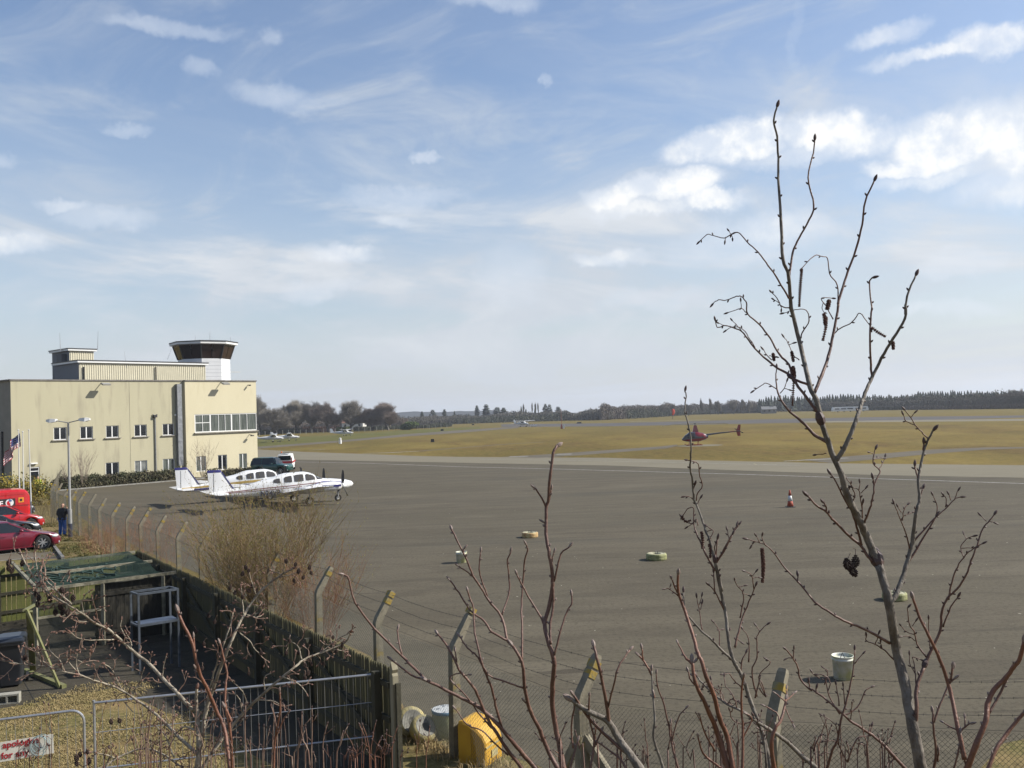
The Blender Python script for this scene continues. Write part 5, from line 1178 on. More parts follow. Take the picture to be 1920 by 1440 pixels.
# side graphics: black panel with white letters and a red-white-blue ball, amber sticker
sy = 1 if (Matrix.Rotation(HEAD+math.pi, 3, 'Z') @ Vector((0, 1, 0))).dot(CAM-e.location) > 0 else -1
def side_plate(x0, x1, z0, z1, off, m_, nm): g = MB(); g.box(((x0+x1)/2, sy*(VW/2+off), (z0+z1)/2), (x1-x0, .012, z1-z0)); return g.build(nm, m_, e)
side_plate(.78, 3.0, 1.36, 1.84, -.012, M_PLAS, 'black_panel')
tx = text('UHF', .42, (0, 0, 0), M_WHITE, e, name='lettering'); 
if sy > 0: tx.rotation_euler = (math.pi/2, 0, math.pi); tx.location = (2.22, sy*(VW/2-.002), 1.44)
else: tx.rotation_euler = (math.pi/2, 0, 0); tx.location = (1.2, sy*(VW/2+.018), 1.22)
def disc(cx, cz, r_, off, m_, nm, n=20, a0=0, a1=2*math.pi):
    g = MB(); vs = [(cx, sy*(VW/2+off), cz)]+[(cx+r_*math.cos(lerp(a0, a1, k/n)), sy*(VW/2+off), cz+r_*math.sin(lerp(a0, a1, k/n))) for k in range(n+1)]; g.add(vs, [(0, k+1, k+2) for k in range(n)]); return g.build(nm, m_, e)
disc(1.08, 1.61, .21, -.002, M_WHITE, 'emblem_ball'); disc(1.08, 1.59, .15, .003, mat('emblem_red', (.55, .02, .03), .4), 'emblem_swirl', a0=-1.9, a1=1.2); disc(1.10, 1.65, .16, .002, mat('emblem_blue', (.08, .16, .36), .4), 'emblem_swirl', a0=1.3, a1=2.9)
side_plate(.34, .62, 1.58, 1.86, -.016, mat('amber_sticker', (.75, .30, .03), .5), 'amber_sticker'); side_plate(.42, .55, 1.65, 1.79, -.008, M_PLAS, 'sticker_mark')
# green off-roader and white estate by the building
belt_j = [(0, .80), (.05, 1.02), (1.2, 1.10), (1.4, 1.12), (4.3, 1.12), (4.4, 1.0)]; gl_j = [(1.25, 1.1), (1.6, 1.75), (1.8, 1.84), (4.0, 1.86), (4.2, 1.80), (4.38, 1.1)]
jl = G(540, 889); car('off_roader', (jl.x+.2, jl.y+.6, 0), rad(-10), 'dark green boxy off-roader parked beside the end of the terminal building', paint('dark_green_paint', (.012, .075, .065)), 4.4, 1.8, belt=belt_j, gl=gl_j, r=.38, wb=(.85, 3.4), clear=.32, headlamp=True, roof_m=paint('dark_green_paint', (.012, .075, .065)))
vl = G(530, 884); e = empty('white_estate', (vl.x+.1, vl.y+.6, 0), rad(99), 'white high-backed airport vehicle with red band and orange beacon behind the green off-roader', 'car')
g = MB(); secs = []
for x, zt, wf in ((0, 1.0, .94), (.05, 1.75, .95), (.3, 1.98, .97), (2.8, 2.0, .97), (3.4, 1.35, .96), (4.3, 1.1, .92), (4.5, .7, .85)):
    w = .9*wf; zb = .3; secs.append([(x, w, zb), (x, w, 1.05), (x, w*.86, zt-.08), (x, 0, zt), (x, -w*.86, zt-.08), (x, -w, 1.05), (x, -w, zb)])
g.loft(secs); g.build('body', M_WHITE, e)
g = MB(); g.box((-.02, 0, 1.52), (.05, 1.4, .50)); g.build('rear_window', M_CGL, e)
g = MB(); g.box((-.025, 0, 1.02), (.05, 1.72, .22)); g.box((2.2, .90, 1.02), (4.3, .02, .2)); g.box((2.2, -.90, 1.02), (4.3, .02, .2)); tag(g.build('red_band', mat('red_band', (.42, .02, .03), .4), e), kind='stuff')
for s_ in (-1, 1):
    g = MB(); g.box((-.03, s_*.80, 1.3), (.06, .10, .5)); g.build('tail_light', M_TAIL, e)
    for x in (.8, 3.5): wheel(e, x, s_*.80, .32, s_, 6)
g = MB(); g.box((.3, 0, 2.06), (.25, 1.1, .08)); g.build('light_bar', mat('dark_bar', (.05, .05, .06), .4), e); g = MB(); g.lathe([(.07, 0), (.08, .1), (.04, .2)], 10, c=(.35, .35, 2.08)); g.build('beacon', mat('orange_beacon', (.75, .16, .02), .3), e)

# ================================================================ lamp post and flagpoles
lp = G(132, 1008.5); M_LP = mat('lamp_post_grey', (.42, .42, .41), .5, metal=.3, col2=(.33, .33, .32), scale=2)
e = empty('street_lamp', lp, 0, 'tall grey double-armed street lamp beside the man in black', 'lamp'); ht = A(127, 792, lp.y); e_top = ht.z
g = MB(); g.tube([(0, 0, -.05), (0, 0, 1.5), (0, 0, 1.52), (0, 0, e_top)], [.10, .10, .065, .05], 10); g.build('pole', M_LP, e); g = MB(); g.tube([(0, 0, -.05), (0, 0, .75)], [.108, .104], 10); g.build('base', mat('dark_lamp_base', (.03, .035, .06), .5), e)
for s_, ax_ in ((-1, 86), (1, 168)):
    q = A(ax_, 791, lp.y); ln = abs(q.x-ht.x); g = MB(); g.tube([(0, 0, e_top-.02), (s_*ln*.5, 0, e_top+.10-.0), (s_*ln*.62, 0, e_top+.10)], .028, 6); a_ = g.build('arm', M_LP, e)
    g = MB(); secs = []
    for t, w, h0, h1 in ((.48, .05, .03, .05), (.56, .13, -.05, .10), (.8, .17, -.09, .12), (1.0, .06, -.02, .08)):
        x = s_*ln*t; secs.append([(x, -w, e_top+.10+h0), (x, w, e_top+.10+h0), (x, w*.7, e_top+.10+h1), (x, -w*.7, e_top+.10+h1)])
    g.loft(secs); g.build('lamp_head', M_WHITE, e)
FLb = [((37.5, 975), (34.4, 808)), ((45.3, 974), (42.4, 811)), ((59, 972), (54, 808))]; labs = ['slim white flagpole flying the striped flag, leftmost of the three', 'middle bare flagpole of the three behind the red van', 'bare white flagpole nearest the fence, rightmost of the three']
M_FPOL = mat('flagpole_white', (.62, .62, .60), .4)
for (b_, t_), lab in zip(FLb, labs):
    p = G(*b_); q = A(t_[0], t_[1], p.y); e = empty('flagpole', p, 0, lab, 'flagpole', 'flagpoles beside the car park'); g = MB(); g.tube([(0, 0, -.05), (q.x-p.x, 0, q.z)], [.05, .025], 8); g.build('pole', M_FPOL, e); g = MB(); g.lathe([(.01, -.05), (.05, -.02), (.05, .03), (.01, .06)], 8, c=(q.x-p.x, 0, q.z+.04)); g.build('finial', M_FPOL, e)
# flag: draped cloth with 13 stripes, blue canton and stars
p = G(37.5, 975); q = A(34.6, 811, p.y)
fe = empty('flag', (q.x, q.y, q.z), 0, 'red and white striped flag with starred blue canton drooping from the left flagpole', 'flag')
FWd, FHt = 1.75, 1.05; nu, nv = 26, 26
def flagp(a, b):      # a along fly 0..1, b down hoist 0..1
    x = -a*FWd*.50+.05*math.sin(a*9+b*2); z = -b*FHt*.86-(a**1.15)*FWd*.68+.03*math.sin(b*7+a*5); y = .14*math.sin(a*10+b*1.5)+.05*math.sin(a*23); return Vector((x+.02, y, z))
M_FR = mat('flag_red', (.36, .015, .03), .85); M_FW = mat('flag_white', (.68, .66, .64), .85); M_FB = mat('flag_blue', (.025, .035, .13), .85)
V, F, MI = [], [], []
for j in range(nv+1):
    for i in range(nu+1): V.append(tuple(flagp(i/nu, j/nv)))
for j in range(nv):
    for i in range(nu):
        F.append((j*(nu+1)+i, j*(nu+1)+i+1, (j+1)*(nu+1)+i+1, (j+1)*(nu+1)+i)); MI.append(2 if i < nu*.4 and j < 14 else (0 if (j//2) % 2 == 0 else 1))
g = MB(); g.v, g.f, g.m = V, F, MI; fo_ = g.build('cloth', [M_FR, M_FW, M_FB], fe)
g = MB()
for r_ in range(9):
    for c_ in range(6 if r_ % 2 == 0 else 5):
        a = (.4/12)*(c_*2+1+(r_ % 2)); b = (7/13/10)*(r_+1); P = flagp(a, b)
        for off in (-.012, .012):
            pts = [P+Vector((math.cos(k*math.pi/5+1.57)*(.028 if k % 2 == 0 else .011), off, math.sin(k*math.pi/5+1.57)*(.028 if k % 2 == 0 else .011))) for k in range(10)]; g.add(pts, [tuple(range(10))])
g.build('stars', M_FW, fo_)['kind'] = 'stuff'

# ================================================================ aircraft
M_AW = mat('aircraft_white', (.80, .80, .79), .3, coat=.4); M_AB = mat('navy_stripe', (.035, .035, .17), .35); M_AR = mat('maroon_stripe', (.20, .02, .03), .35); M_AG = mat('gold_stripe', (.48, .33, .10), .35); M_AGL = mat('aircraft_window', (.07, .065, .06), .08, spec=.6); M_PROP = mat('black_propeller', (.015, .015, .017), .5); M_GREY = mat('gear_grey', (.45, .45, .45), .4, metal=.3); M_REG = mat('registration_dark', (.02, .02, .04), .5)
class Fus:
    """fuselage: x from 0 (nose) to L (tail); tables give half width, bottom, top"""
    def __init__(s, L, w, bot, top, e=2.4): s.L, s.w, s.b, s.t, s.e = L, w, bot, top, e
    def p(s, x, a, off=0.0):
        w, b, t = interp(s.w, x)+off, interp(s.b, x)-off, interp(s.t, x)+off; c, n = math.cos(a), math.sin(a); k = 2/s.e
        return Vector((-x, math.copysign(abs(c)**k, c)*w, (b+t)/2+math.copysign(abs(n)**k, n)*(t-b)/2))
    def shell(s, n=48, m=20):
        g = MB(); g.loft([[s.p(s.L*(.5-.5*math.cos(math.pi*k/n)), 2*math.pi*j/m) for j in range(m)] for k in range(n+1)]); return g
    def ang(s, x, z):       # angle on the +y side at which surface has height z
        b, t = interp(s.b, x), interp(s.t, x); q = max(-1, min(1, (z-(b+t)/2)/((t-b)/2))); return math.asin(math.copysign(abs(q)**(s.e/2), q))
    def patch(s, g, X, side, off=.006, nx=8, nz=4):
        """X: list of (x, z_low, z_high)"""
        V = []; 
        for k in range(nx+1):
            x = lerp(X[0][0], X[-1][0], k/nx); zl = interp([(q[0], q[1]) for q in X], x); zh = interp([(q[0], q[2]) for q in X], x)
            for j in range(nz+1):
                a = s.ang(x, lerp(zl, zh, j/nz)); P = s.p(x, a, off); V.append((P.x, P.y*side, P.z))
        g.add(V, [(k*(nz+1)+j, (k+1)*(nz+1)+j, (k+1)*(nz+1)+j+1, k*(nz+1)+j+1)[::side] for k in range(nx) for j in range(nz)])
def airfoil(x, y, z, c, th, vert=False, n=10):
    pts = []
    for k in range(n):
        t = k/(n-1); xx = (.5-.5*math.cos(math.pi*t)); yt = th*c*(1.48*math.sqrt(xx)-.63*xx-1.76*xx*xx+1.42*xx**3-.51*xx**4)*.9; pts.append((xx, yt))
    up = [(-(x+a*c), b) for a, b in pts]; lo = [(-(x+a*c), -b) for a, b in pts[::-1][1:-1]]
    return [((a, y, z+b) if not vert else (a, y+b, z)) for a, b in up+lo]
def wing(parent, name, root, tip, m_, th=.12, vert=False):
    g = MB(); g.loft([airfoil(root[0], root[1], root[2], root[3], th, vert), airfoil(*[lerp(root[i], tip[i], .97) for i in range(4)], th*.9, vert), airfoil(tip[0], tip[1], tip[2], tip[3]*.96, th*.35, vert)]); return g.build(name, m_, parent, smooth=False)
def prop(parent, x, y, z, R, blades, ang0, spin_m):
    g = MB(); g.lathe([(.17, -.02), (.165, .08), (.11, .24), (.02, .34)], 14, M=Matrix.Translation((x, y, z)) @ Matrix.Rotation(math.pi/2, 4, 'Y')); sp_ = g.build('spinner', spin_m, parent, smooth=True)
    for k in range(blades):
        a = ang0+2*math.pi*k/blades; g = MB(); secs = []
        for t, ch, tw in ((.12, .05, 1.0), (.35, .11, .7), (.7, .12, .4), (.95, .085, .25), (1.0, .03, .2)):
            r_ = R*t; d = Vector((0, math.cos(a), math.sin(a))); tdir = Vector((math.sin(tw), -math.sin(a)*math.cos(tw), math.cos(a)*math.cos(tw))); P = Vector((x+.06, y, z))+d*r_; nn = tdir.cross(d)
            secs.append([P-tdir*ch, P+nn*.018, P+tdir*ch, P-nn*.018])
        g.loft(secs); g.build('propeller_blade', M_PROP, parent)
    return sp_
def gear(parent, x, y, ztop, r, name='landing_gear', lean=0):
    g = MB(); g.tube([(x, y, ztop), (x+lean, y, r+.12)], .045, 8); g.beam((x+.25, y, ztop), (x+lean, y, r+.3), .04, .03); g.beam((x+lean, y-.07, r), (x+lean, y-.07, r+.25), .03, .05, up=(1, 0, 0)); n_ = g.build(name, M_GREY, parent)
    g = MB(); M0 = Matrix.Translation((x+lean, y, r)) @ Matrix.Rotation(math.pi/2, 4, 'X'); g.lathe([(r*.5, -.07), (r*.92, -.075), (r, -.04), (r, .04), (r*.92, .075), (r*.5, .07)], 18, M=M0, cap=False); g.build('tyre', M_TYRE, n_); g = MB(); g.lathe([(r*.52, -.05), (r*.52, .05)], 14, M=M0); g.build('hub', M_AW, n_)
    return n_
def twin(loc, rz, label, stripe, S=1.1):
    e = empty('twin_engine_plane', loc, rz, label, 'aeroplane', 'twin-engine planes parked on the apron'); e.scale = (S, S, S)
    F_ = Fus(9.1, [(0, .03), (.15, .20), (.6, .36), (1.6, .50), (2.6, .60), (4.2, .60), (5.2, .50), (7.5, .22), (9.1, .06)],
             [(0, 1.02), (.15, .88), (.6, .76), (1.6, .68), (3.0, .62), (5.0, .60), (7.5, .74), (9.1, .92)],
             [(0, 1.10), (.15, 1.25), (.6, 1.38), (1.6, 1.50), (2.2, 1.56), (2.9, 1.95), (3.3, 2.05), (4.6, 2.02), (5.6, 1.74), (7.5, 1.30), (9.1, 1.10)])
    F_.shell().build('fuselage', M_AW, e, smooth=True)
    for side in (1, -1):
        for xs_, zl, zh in (((2.72, 3.35), (1.52, 1.50), (1.66, 1.90)), ((3.48, 4.08), (1.48, 1.46), (1.88, 1.88)), ((4.22, 4.70), (1.46, 1.46), (1.84, 1.80)), ((4.95, 5.35), (1.44, 1.46), (1.72, 1.68))):
            g = MB(); F_.patch(g, [(xs_[0], zl[0], zh[0]), (xs_[0]+.12, zl[0], lerp(zh[0], zh[1], .5)+.02), (xs_[1]-.1, zl[1], zh[1]), (xs_[1], zl[1]+.04, zh[1]-.06)], side, .012); g.build('cabin_window', M_AGL, e)
        g = MB(); F_.patch(g, [(2.15, 1.52, 1.56), (2.45, 1.50, 1.74), (2.62, 1.52, 1.84)], side, .014); g.build('windscreen', M_AGL, e)
        if stripe == 'navy':
            g = MB(); F_.patch(g, [(.9, 1.13, 1.30), (1.6, 1.10, 1.36), (2.3, 1.06, 1.40), (3.0, .98, 1.20), (3.9, .92, 1.02)], side, .006, 16); g.build('stripe', M_AB, e)
            g = MB(); F_.patch(g, [(2.4, 1.30, 1.335), (5, 1.20, 1.24), (8.2, 1.06, 1.10)], side, .007, 16, 1); F_.patch(g, [(3.6, 1.14, 1.17), (5, 1.08, 1.11), (8.6, 1.0, 1.03)], side, .007, 16, 1); g.build('stripe', M_AR, e)
        else:
            g = MB(); F_.patch(g, [(1.0, 1.10, 1.24), (4, 1.22, 1.38), (8.8, 1.02, 1.12)], side, .006, 20); g.build('stripe', M_AG, e)
            g = MB(); F_.patch(g, [(2.0, 1.00, 1.12), (5, .98, 1.12), (8.6, .90, 1.0)], side, .006, 20); g.build('stripe', M_AB, e)
        # wings, engines
        wy = side
        wing(e, 'wing', (2.7, wy*.45, .82, 2.1), (3.35, wy*5.75, 1.42, .95), M_AW)
        g = MB(); secs = []
        for x, w, zb, zt in ((1.45, .16, .98, 1.24), (1.55, .30, .88, 1.34), (2.0, .38, .80, 1.42), (2.8, .36, .80, 1.38), (3.6, .24, .92, 1.22), (4.5, .05, 1.06, 1.14)):
            secs.append([(-x, wy*1.75+w*math.cos(t*math.pi/6), (zb+zt)/2+(zt-zb)/2*math.sin(t*math.pi/6)) for t in range(12)])
        g.loft(secs); n_ = g.build('engine_nacelle', M_AW, e, smooth=True)
        g = MB(); g.box((-2.2, wy*(1.75+side*0)+.38*1, 1.16), (1.2, .01, .14)); g.box((-2.2, wy*1.75-.38, 1.16), (1.2, .01, .14)); g.build('nacelle_stripe', M_AB, n_)['kind'] = 'stuff'
        prop(n_, -1.42, wy*1.75, 1.11, .98, 3, math.pi/2+(.05 if side > 0 else .1), M_AW)
        gear(e, -3.45, wy*1.55, .9, .27)
        wing(e, 'tailplane', (8.0, wy*.08, 1.05, 1.15), (8.55, wy*2.35, 1.09, .62), M_AW, .09)
    # fin with dorsal fillet and coloured cap
    g = MB(); g.loft([airfoil(7.6, 0, 1.05, 1.5, .07, True), airfoil(8.35, 0, 2.30, .85, .08, True)]); g.build('fin', M_AW, e)
    g = MB(); g.loft([airfoil(8.34, 0, 2.301, .87, .085, True), airfoil(8.42, 0, 2.42, .81, .085, True), airfoil(8.5, 0, 2.46, .70, .05, True)]); g.build('fin_cap', M_AB, e)
    g = MB(); g.beam((-7.63, 0, 1.18), (-8.36, 0, 2.31), .09, .05, up=(1, 0, 0)); g.build('fin_leading_edge', M_AB, e)
    g = MB(); g.loft([airfoil(6.2, 0, 1.35, 1.9, .02, True), airfoil(7.65, 0, 1.55, .5, .05, True)]); g.build('dorsal_fillet', M_AW, e)
    for x, z in ((4.9, 2.0), (3.4, 2.04)): g = MB(); g.beam((-x, 0, z-.02), (-x-.12, 0, z+.3), .02, .05); g.build('aerial', M_PROP, e)
    g = MB(); g.box((-8.85, 0, 1.7), (.02, .06, 1.1)); g.build('rudder_gap', M_PROP, e)
    gear(e, -1.05, 0, .82, .22, 'nose_gear')
    return e, F_
nz = G(634, 939.5)
t1, F1 = twin((nz.x, nz.y, 0), 0, 'nearer white twin-engine plane with navy and maroon stripes behind the willow bush', 'navy')
SP = 1.09
hd = rad(31); t1.scale = (SP, SP, SP); t1.rotation_euler = (0, 0, hd); t1.location = Vector((nz.x, nz.y, 0))+Matrix.Rotation(hd, 3, 'Z') @ Vector((1.05*SP, 0, 0))
o = text('N24VB', .42, (0, 0, 0), M_REG, t1, name='registration'); o.rotation_euler = (math.pi/2, 0, 0); o.location = (-6.2, -.50, .74); o.rotation_euler = (math.pi/2, 0, rad(-6.0)); 
t2_loc = t1.location+Vector((-4.1, 5.4, 0)); t2, _ = twin(t2_loc, 0, 'farther white twin-engine plane with gold and navy stripes, nearer the terminal building', 'gold', SP); t2.rotation_euler = (0, 0, hd)
def cessna(loc, rz, label, m_=M_AW, S=1.0):
    e = empty('light_plane', loc, rz, label, 'aeroplane', 'high-wing light planes out on the field'); e.scale = (S, S, S)
    F_ = Fus(7.9, [(0, .12), (.1, .34), (1.2, .45), (2.2, .54), (3.4, .52), (7.9, .08)], [(0, .95), (.1, .75), (1.2, .62), (3.4, .62), (7.9, 1.2)], [(0, 1.15), (.1, 1.35), (1.2, 1.48), (1.9, 2.02), (2.9, 2.08), (3.9, 1.75), (7.9, 1.42)])
    F_.shell(30, 14).build('fuselage', m_, e, smooth=True)
    for side in (1, -1):
        g = MB(); F_.patch(g, [(1.75, 1.46, 1.80), (2.4, 1.44, 1.96), (3.3, 1.42, 1.84)], side, .012); g.build('cabin_window', M_AGL, e)
        wing(e, 'wing', (1.75, side*.0, 2.10, 1.6), (2.0, side*5.5, 2.28, 1.1), m_, .12); wing(e, 'tailplane', (6.9, side*.05, 1.32, 1.1), (7.15, side*1.7, 1.32, .75), m_, .08)
        g = MB(); g.beam((-2.1, side*.45, .72), (-2.2, side*2.5, 2.16), .03, .14, up=(1, 0, 0)); g.build('wing_strut', m_, e)
        g = MB(); g.tube([(-2.6, side*.4, .75), (-2.7, side*1.25, .24)], .05, 6); gg = g.build('landing_gear', M_GREY, e); g = MB(); g.lathe([(.12, -.07), (.2, -.05), (.2, .05), (.12, .07)], 12, M=Matrix.Translation((-2.7, side*1.3, .2)) @ Matrix.Rotation(math.pi/2, 4, 'X')); g.build('tyre', M_TYRE, gg)
    g = MB(); g.loft([airfoil(6.6, 0, 1.40, 1.3, .07, True), airfoil(7.35, 0, 2.75, .7, .08, True)]); g.build('fin', m_, e)
    g = MB(); F_.patch(g, [(.3, 1.0, 1.12), (4, 1.15, 1.25), (7.5, 1.3, 1.36)], -1, .008, 12, 1); g.build('stripe', M_AB, e)
    prop(e, -.02+.05, 0, 1.05, .93, 2, .9, M_AW); gear(e, -.75, 0, .7, .18, 'nose_gear'); return e
for (px, py), hd_, lab in (((517, 829), 8, 'white high-wing plane parked nearest the building, left one of the pair on the grass'), ((547, 826.5), 14, 'white high-wing plane behind and right of its neighbour on the grass'), ((650, 817.5), -8, 'white high-wing plane parked alone near the white marker post')):
    p = G(px, py); cessna((p.x+2, p.y, .01), rad(hd_), lab)
p = G(981, 800.5); cessna((p.x+2, p.y, .01), rad(-50), 'white high-wing plane taxiing toward us in the far middle', S=1.15)
# helicopter: red and grey, nose left
hp = G(1303, 835); M_HR = paint('helicopter_red', (.25, .010, .022)); M_HG = paint('helicopter_grey', (.085, .085, .11))
e = empty('helicopter', hp, rad(180-6), 'small red and grey helicopter with tall mast parked on its pad facing left', 'helicopter')
HFm = Fus(3.9, [(0, .05), (.12, .30), (.6, .55), (1.3, .66), (2.3, .66), (3.1, .50), (3.9, .18)], [(0, .75), (.12, .62), (.6, .48), (1.4, .42), (2.6, .46), (3.4, .66), (3.9, .95)], [(0, .90), (.12, 1.05), (.6, 1.52), (1.1, 1.84), (1.5, 1.92), (2.4, 1.90), (3.1, 1.72), (3.9, 1.35)], 2.3)
hb_ = empty('cabin', (1.9, 0, .12)); hb_.parent = e
HFm.shell(34, 18).build('fuselage', M_HG, hb_, smooth=True)
for side in (1, -1):
    g = MB(); HFm.patch(g, [(.12, .66, .74), (1.5, .50, .86), (2.6, .52, .90), (3.8, .96, 1.08)], side, .008, 16); g.build('lower_panel', M_HR, hb_)
    g = MB(); HFm.patch(g, [(2.0, 1.30, 1.86), (2.7, 1.15, 1.80), (3.5, 1.1, 1.45)], side, .009, 12); g.build('upper_panel', M_HR, hb_)
    for xa, xb in ((.42, 1.02), (1.12, 1.82)): g = MB(); HFm.patch(g, [(xa, 1.02, 1.20 if xa < 1 else 1.70), (xb, 1.0, 1.66 if xa < 1 else 1.72)], side, .012); g.build('cabin_window', M_AGL, hb_)
g = MB(); 
for side in (1, -1): HFm.patch(g, [(.16, .90, 1.04), (.4, .95, 1.32), (.62, 1.05, 1.50)], side, .011)
g.build('windscreen', M_AGL, hb_)['kind'] = 'stuff'
g = MB(); g.loft([[(x+dx, dy, z) for dx, dy in ((.42*k, -.14*k), (.42*k, .14*k), (-.5*k, .14*k), (-.5*k, -.14*k))] for x, z, k in ((-.1, 1.95, 1.0), (-.12, 2.5, .72), (-.13, 3.0, .45))]); g.build('rotor_mast_fairing', M_HR, e)
g = MB(); g.tube([(-.13, 0, 2.95), (-.13, 0, 3.24)], .04, 8); g.box((-.13, 0, 3.24), (.34, .14, .07)); g.build('rotor_head', M_PLAS, e)
for a in (0.12, math.pi+.12):
    g = MB(); d = Vector((math.cos(a), math.sin(a), 0)); s2 = Vector((-d.y, d.x, 0)); P0 = Vector((-.13, 0, 3.24)); g.loft([[P0+d*t*5.0-s2*.13+Vector((0, 0, dz)), P0+d*t*5.0+s2*.13+Vector((0, 0, dz)), P0+d*t*5.0+s2*.13+Vector((0, 0, dz+.07)), P0+d*t*5.0-s2*.13+Vector((0, 0, dz+.07))] for t, dz in ((.05, 0), (.4, -.02), (.7, -.09), (1, -.22))]); g.build('rotor_blade', mat('pale_rotor_blade', (.50, .42, .25), .4), e)
g = MB(); g.tube([(-1.5, 0, 1.50), (-3.6, 0, 1.72), (-6.7, 0, 1.96)], [.16, .12, .07], 10); g.build('tail_boom', M_HG, e); g = MB(); g.tube([(-5.1, 0, 1.84), (-5.9, 0, 1.90)], [.093, .083], 10); g.build('boom_band', M_HR, e)
g = MB(); g.loft([airfoil(6.35, 0, 1.2, .42, .1, True), airfoil(6.15, 0, 1.95, .6, .1, True), airfoil(6.5, 0, 2.9, .35, .1, True)]); g.build('tail_fin', M_HR, e)
g = MB(); g.loft([airfoil(6.0, -.1, 1.95, .35, .1), airfoil(6.0, .55, 1.95, .3, .1)]); g.build('tailplane', M_HR, e)
for k in (0, 1): g = MB(); a = .5+math.pi*k; g.beam((-6.6, -.22, 1.95), (-6.6+.72*math.cos(a), -.22, 1.95+.72*math.sin(a)), .02, .11, up=(1, 0, 1)); g.build('tail_rotor_blade', M_PLAS, e)
for s_ in (-1, 1):
    g = MB(); g.tube([(1.5, s_*.95, .22), (1.25, s_*.95, .06), (-1.1, s_*.95, .06)], .04, 8); g.build('skid', M_HR, e)
    for x in (.8, -.5): g = MB(); g.tube([(x, s_*.35, .60), (x, s_*.95, .06)], .035, 6); g.build('skid_strut', M_HR, e)
# ================================================================ small things on the field
p = G(1261, 786); e = empty('windsock', p, 0, 'red-orange windsock hanging on its short mast at the far edge of the field', 'windsock'); k = p.y/FPX
g = MB(); g.tube([(0, 0, 0), (0, 0, 19*k)], .09, 6); g.build('mast', M_PLAS, e); M_WS = mat('windsock_orange', (.72, .07, .03), .8)
g = MB(); g.loft([[(.0+.35*math.cos(t)*r_*1+dx, .35*math.sin(t)*r_, z) for t in [2*math.pi*j/10 for j in range(10)]] for dx, z, r_ in ((.3, 19.2*k, 1.7), (.6, 15*k, 2.0), (.5, 10*k, 1.6), (.2, 7.5*k, 1.1))]); g.build('sock', M_WS, e)
p = G(1053, 804); k = p.y/FPX; e = empty('marker_mast', p, 0, 'thin red mast with a small white box at its foot, far middle of the field', 'mast'); g = MB(); g.tube([(0, 0, 0), (0, 0, 38*k)], [.10, .05], 6); g.build('mast', mat('thin_red_mast', (.30, .10, .06), .7), e)
g = MB(); g.loft([[(-.35, -.2, 0), (.35, -.2, 0), (.35, .2, 0), (-.35, .2, 0)], [(-.2, -.2, 8*k), (.2, -.2, 8*k), (.2, .2, 8*k), (-.2, .2, 8*k)]]); g.build('cabinet', mat('mast_cabinet_red', (.35, .06, .05), .6), e); g = MB(); g.box((.7, -.3, .8), (.6, .5, 1.4)); g.build('white_box', M_WHITE, e)
p = G(638, 832); k = p.y/FPX; e = empty('marker_post', p, 0, 'short white marker post standing where the left taxiway crosses the grass', 'post'); g = MB(); g.lathe([(.36, 0), (.36, 6*k), (.28, 6.2*k), (.30, 10.5*k), (.05, 11.3*k)], 12); g.build('post', M_WHITE, e); g = MB(); g.box((0, -.33, 8*k), (.2, .06, .5)); g.build('dial', M_GREY, e)
for (px, py, w_), lab in (((1001, 799.5, 2.2), 'row of white runway marker boards right of the taxiing plane'), ((887, 797, 1.6), 'small dark marker board left of the taxiing plane'), ((1086, 794, 2.6), 'dark low marker board beyond the red mast'), ((811, 829, .9), 'small dark drain marker in the tan grass'), ((829, 808, 1.4), 'dark marker board on the left taxiway edge')):
    p = G(px, py); e = empty('marker_board', p, 0, lab, 'marker'); white = 'white' in lab
    for k_ in range(3 if white else 1):
        g = MB(); g.box(((k_-1)*w_*.42 if white else 0, 0, .40), (w_*.3 if white else w_*.8, .25, .6)); g.build('board', M_WHITE if white else M_DARKM, e)
    g = MB(); g.box((0, .1, .05), (w_*1.1, .4, .1)); g.build('base', M_DARKM, e)
# apron furniture ------------------------------------------------------------
M_TGR = mat('painted_tyre_green', (.34, .34, .16), .7, col2=(.20, .21, .08), scale=6, lo=.4, hi=.62, bump=.4, bscale=20); M_TY2 = mat('painted_tyre_cream', (.52, .42, .20), .7, col2=(.40, .22, .08), scale=6, lo=.4, hi=.62, bump=.4, bscale=20); M_TTOP = mat('pale_tyre_top', (.50, .47, .34), .8, col2=(.30, .30, .18), scale=9, lo=.4, hi=.6)
def tyre(px, py, wpx, label, m_, capm=M_TTOP):
    p = G(px, py); R = wpx/2*p.y/FPX; e = empty('painted_tyre', (p.x, p.y+R, .004), random.random(), label, 'tyre', 'painted tyres weighing down the apron tie-downs'); h = R*.62
    g = MB(); g.lathe([(R*.90, 0), (R*.985, h*.10), (R, h*.3), (R*.985, h*.48), (R, h*.52), (R*.99, h*.80), (R*.93, h*.96), (R*.86, h)], 36, cap=False); g.build('tyre_wall', m_, e)
    g = MB(); g.lathe([(R*.86, h), (R*.80, h+.006), (R*.78, h-.012), (R*.60, h-.004), (R*.47, h-.006), (R*.42, h*.7)], 36, cap=False); g.build('tyre_face', capm, e)
    g = MB(); g.lathe([(R*.42, h*.55), (R*.40, h*.72)], 16); g.build('concrete_fill', M_BLK, e)
    g = MB(); g.tube([(-.06, 0, h*.7), (-.06, 0, h+.08), (.06, 0, h+.08), (.06, 0, h*.7)], .012, 6); g.build('tie_ring', M_DARKM, e); return e
tyre(994, 1009.5, 31, 'cream and orange painted tyre lying flat, farthest left of the three on the apron', M_TY2); tyre(1234, 1052.5, 39, 'yellow-green painted tyre lying flat in the middle of the apron', M_TGR); tyre(1687, 1129, 45, 'yellow-green painted tyre lying flat behind the alder trunk', M_TGR)
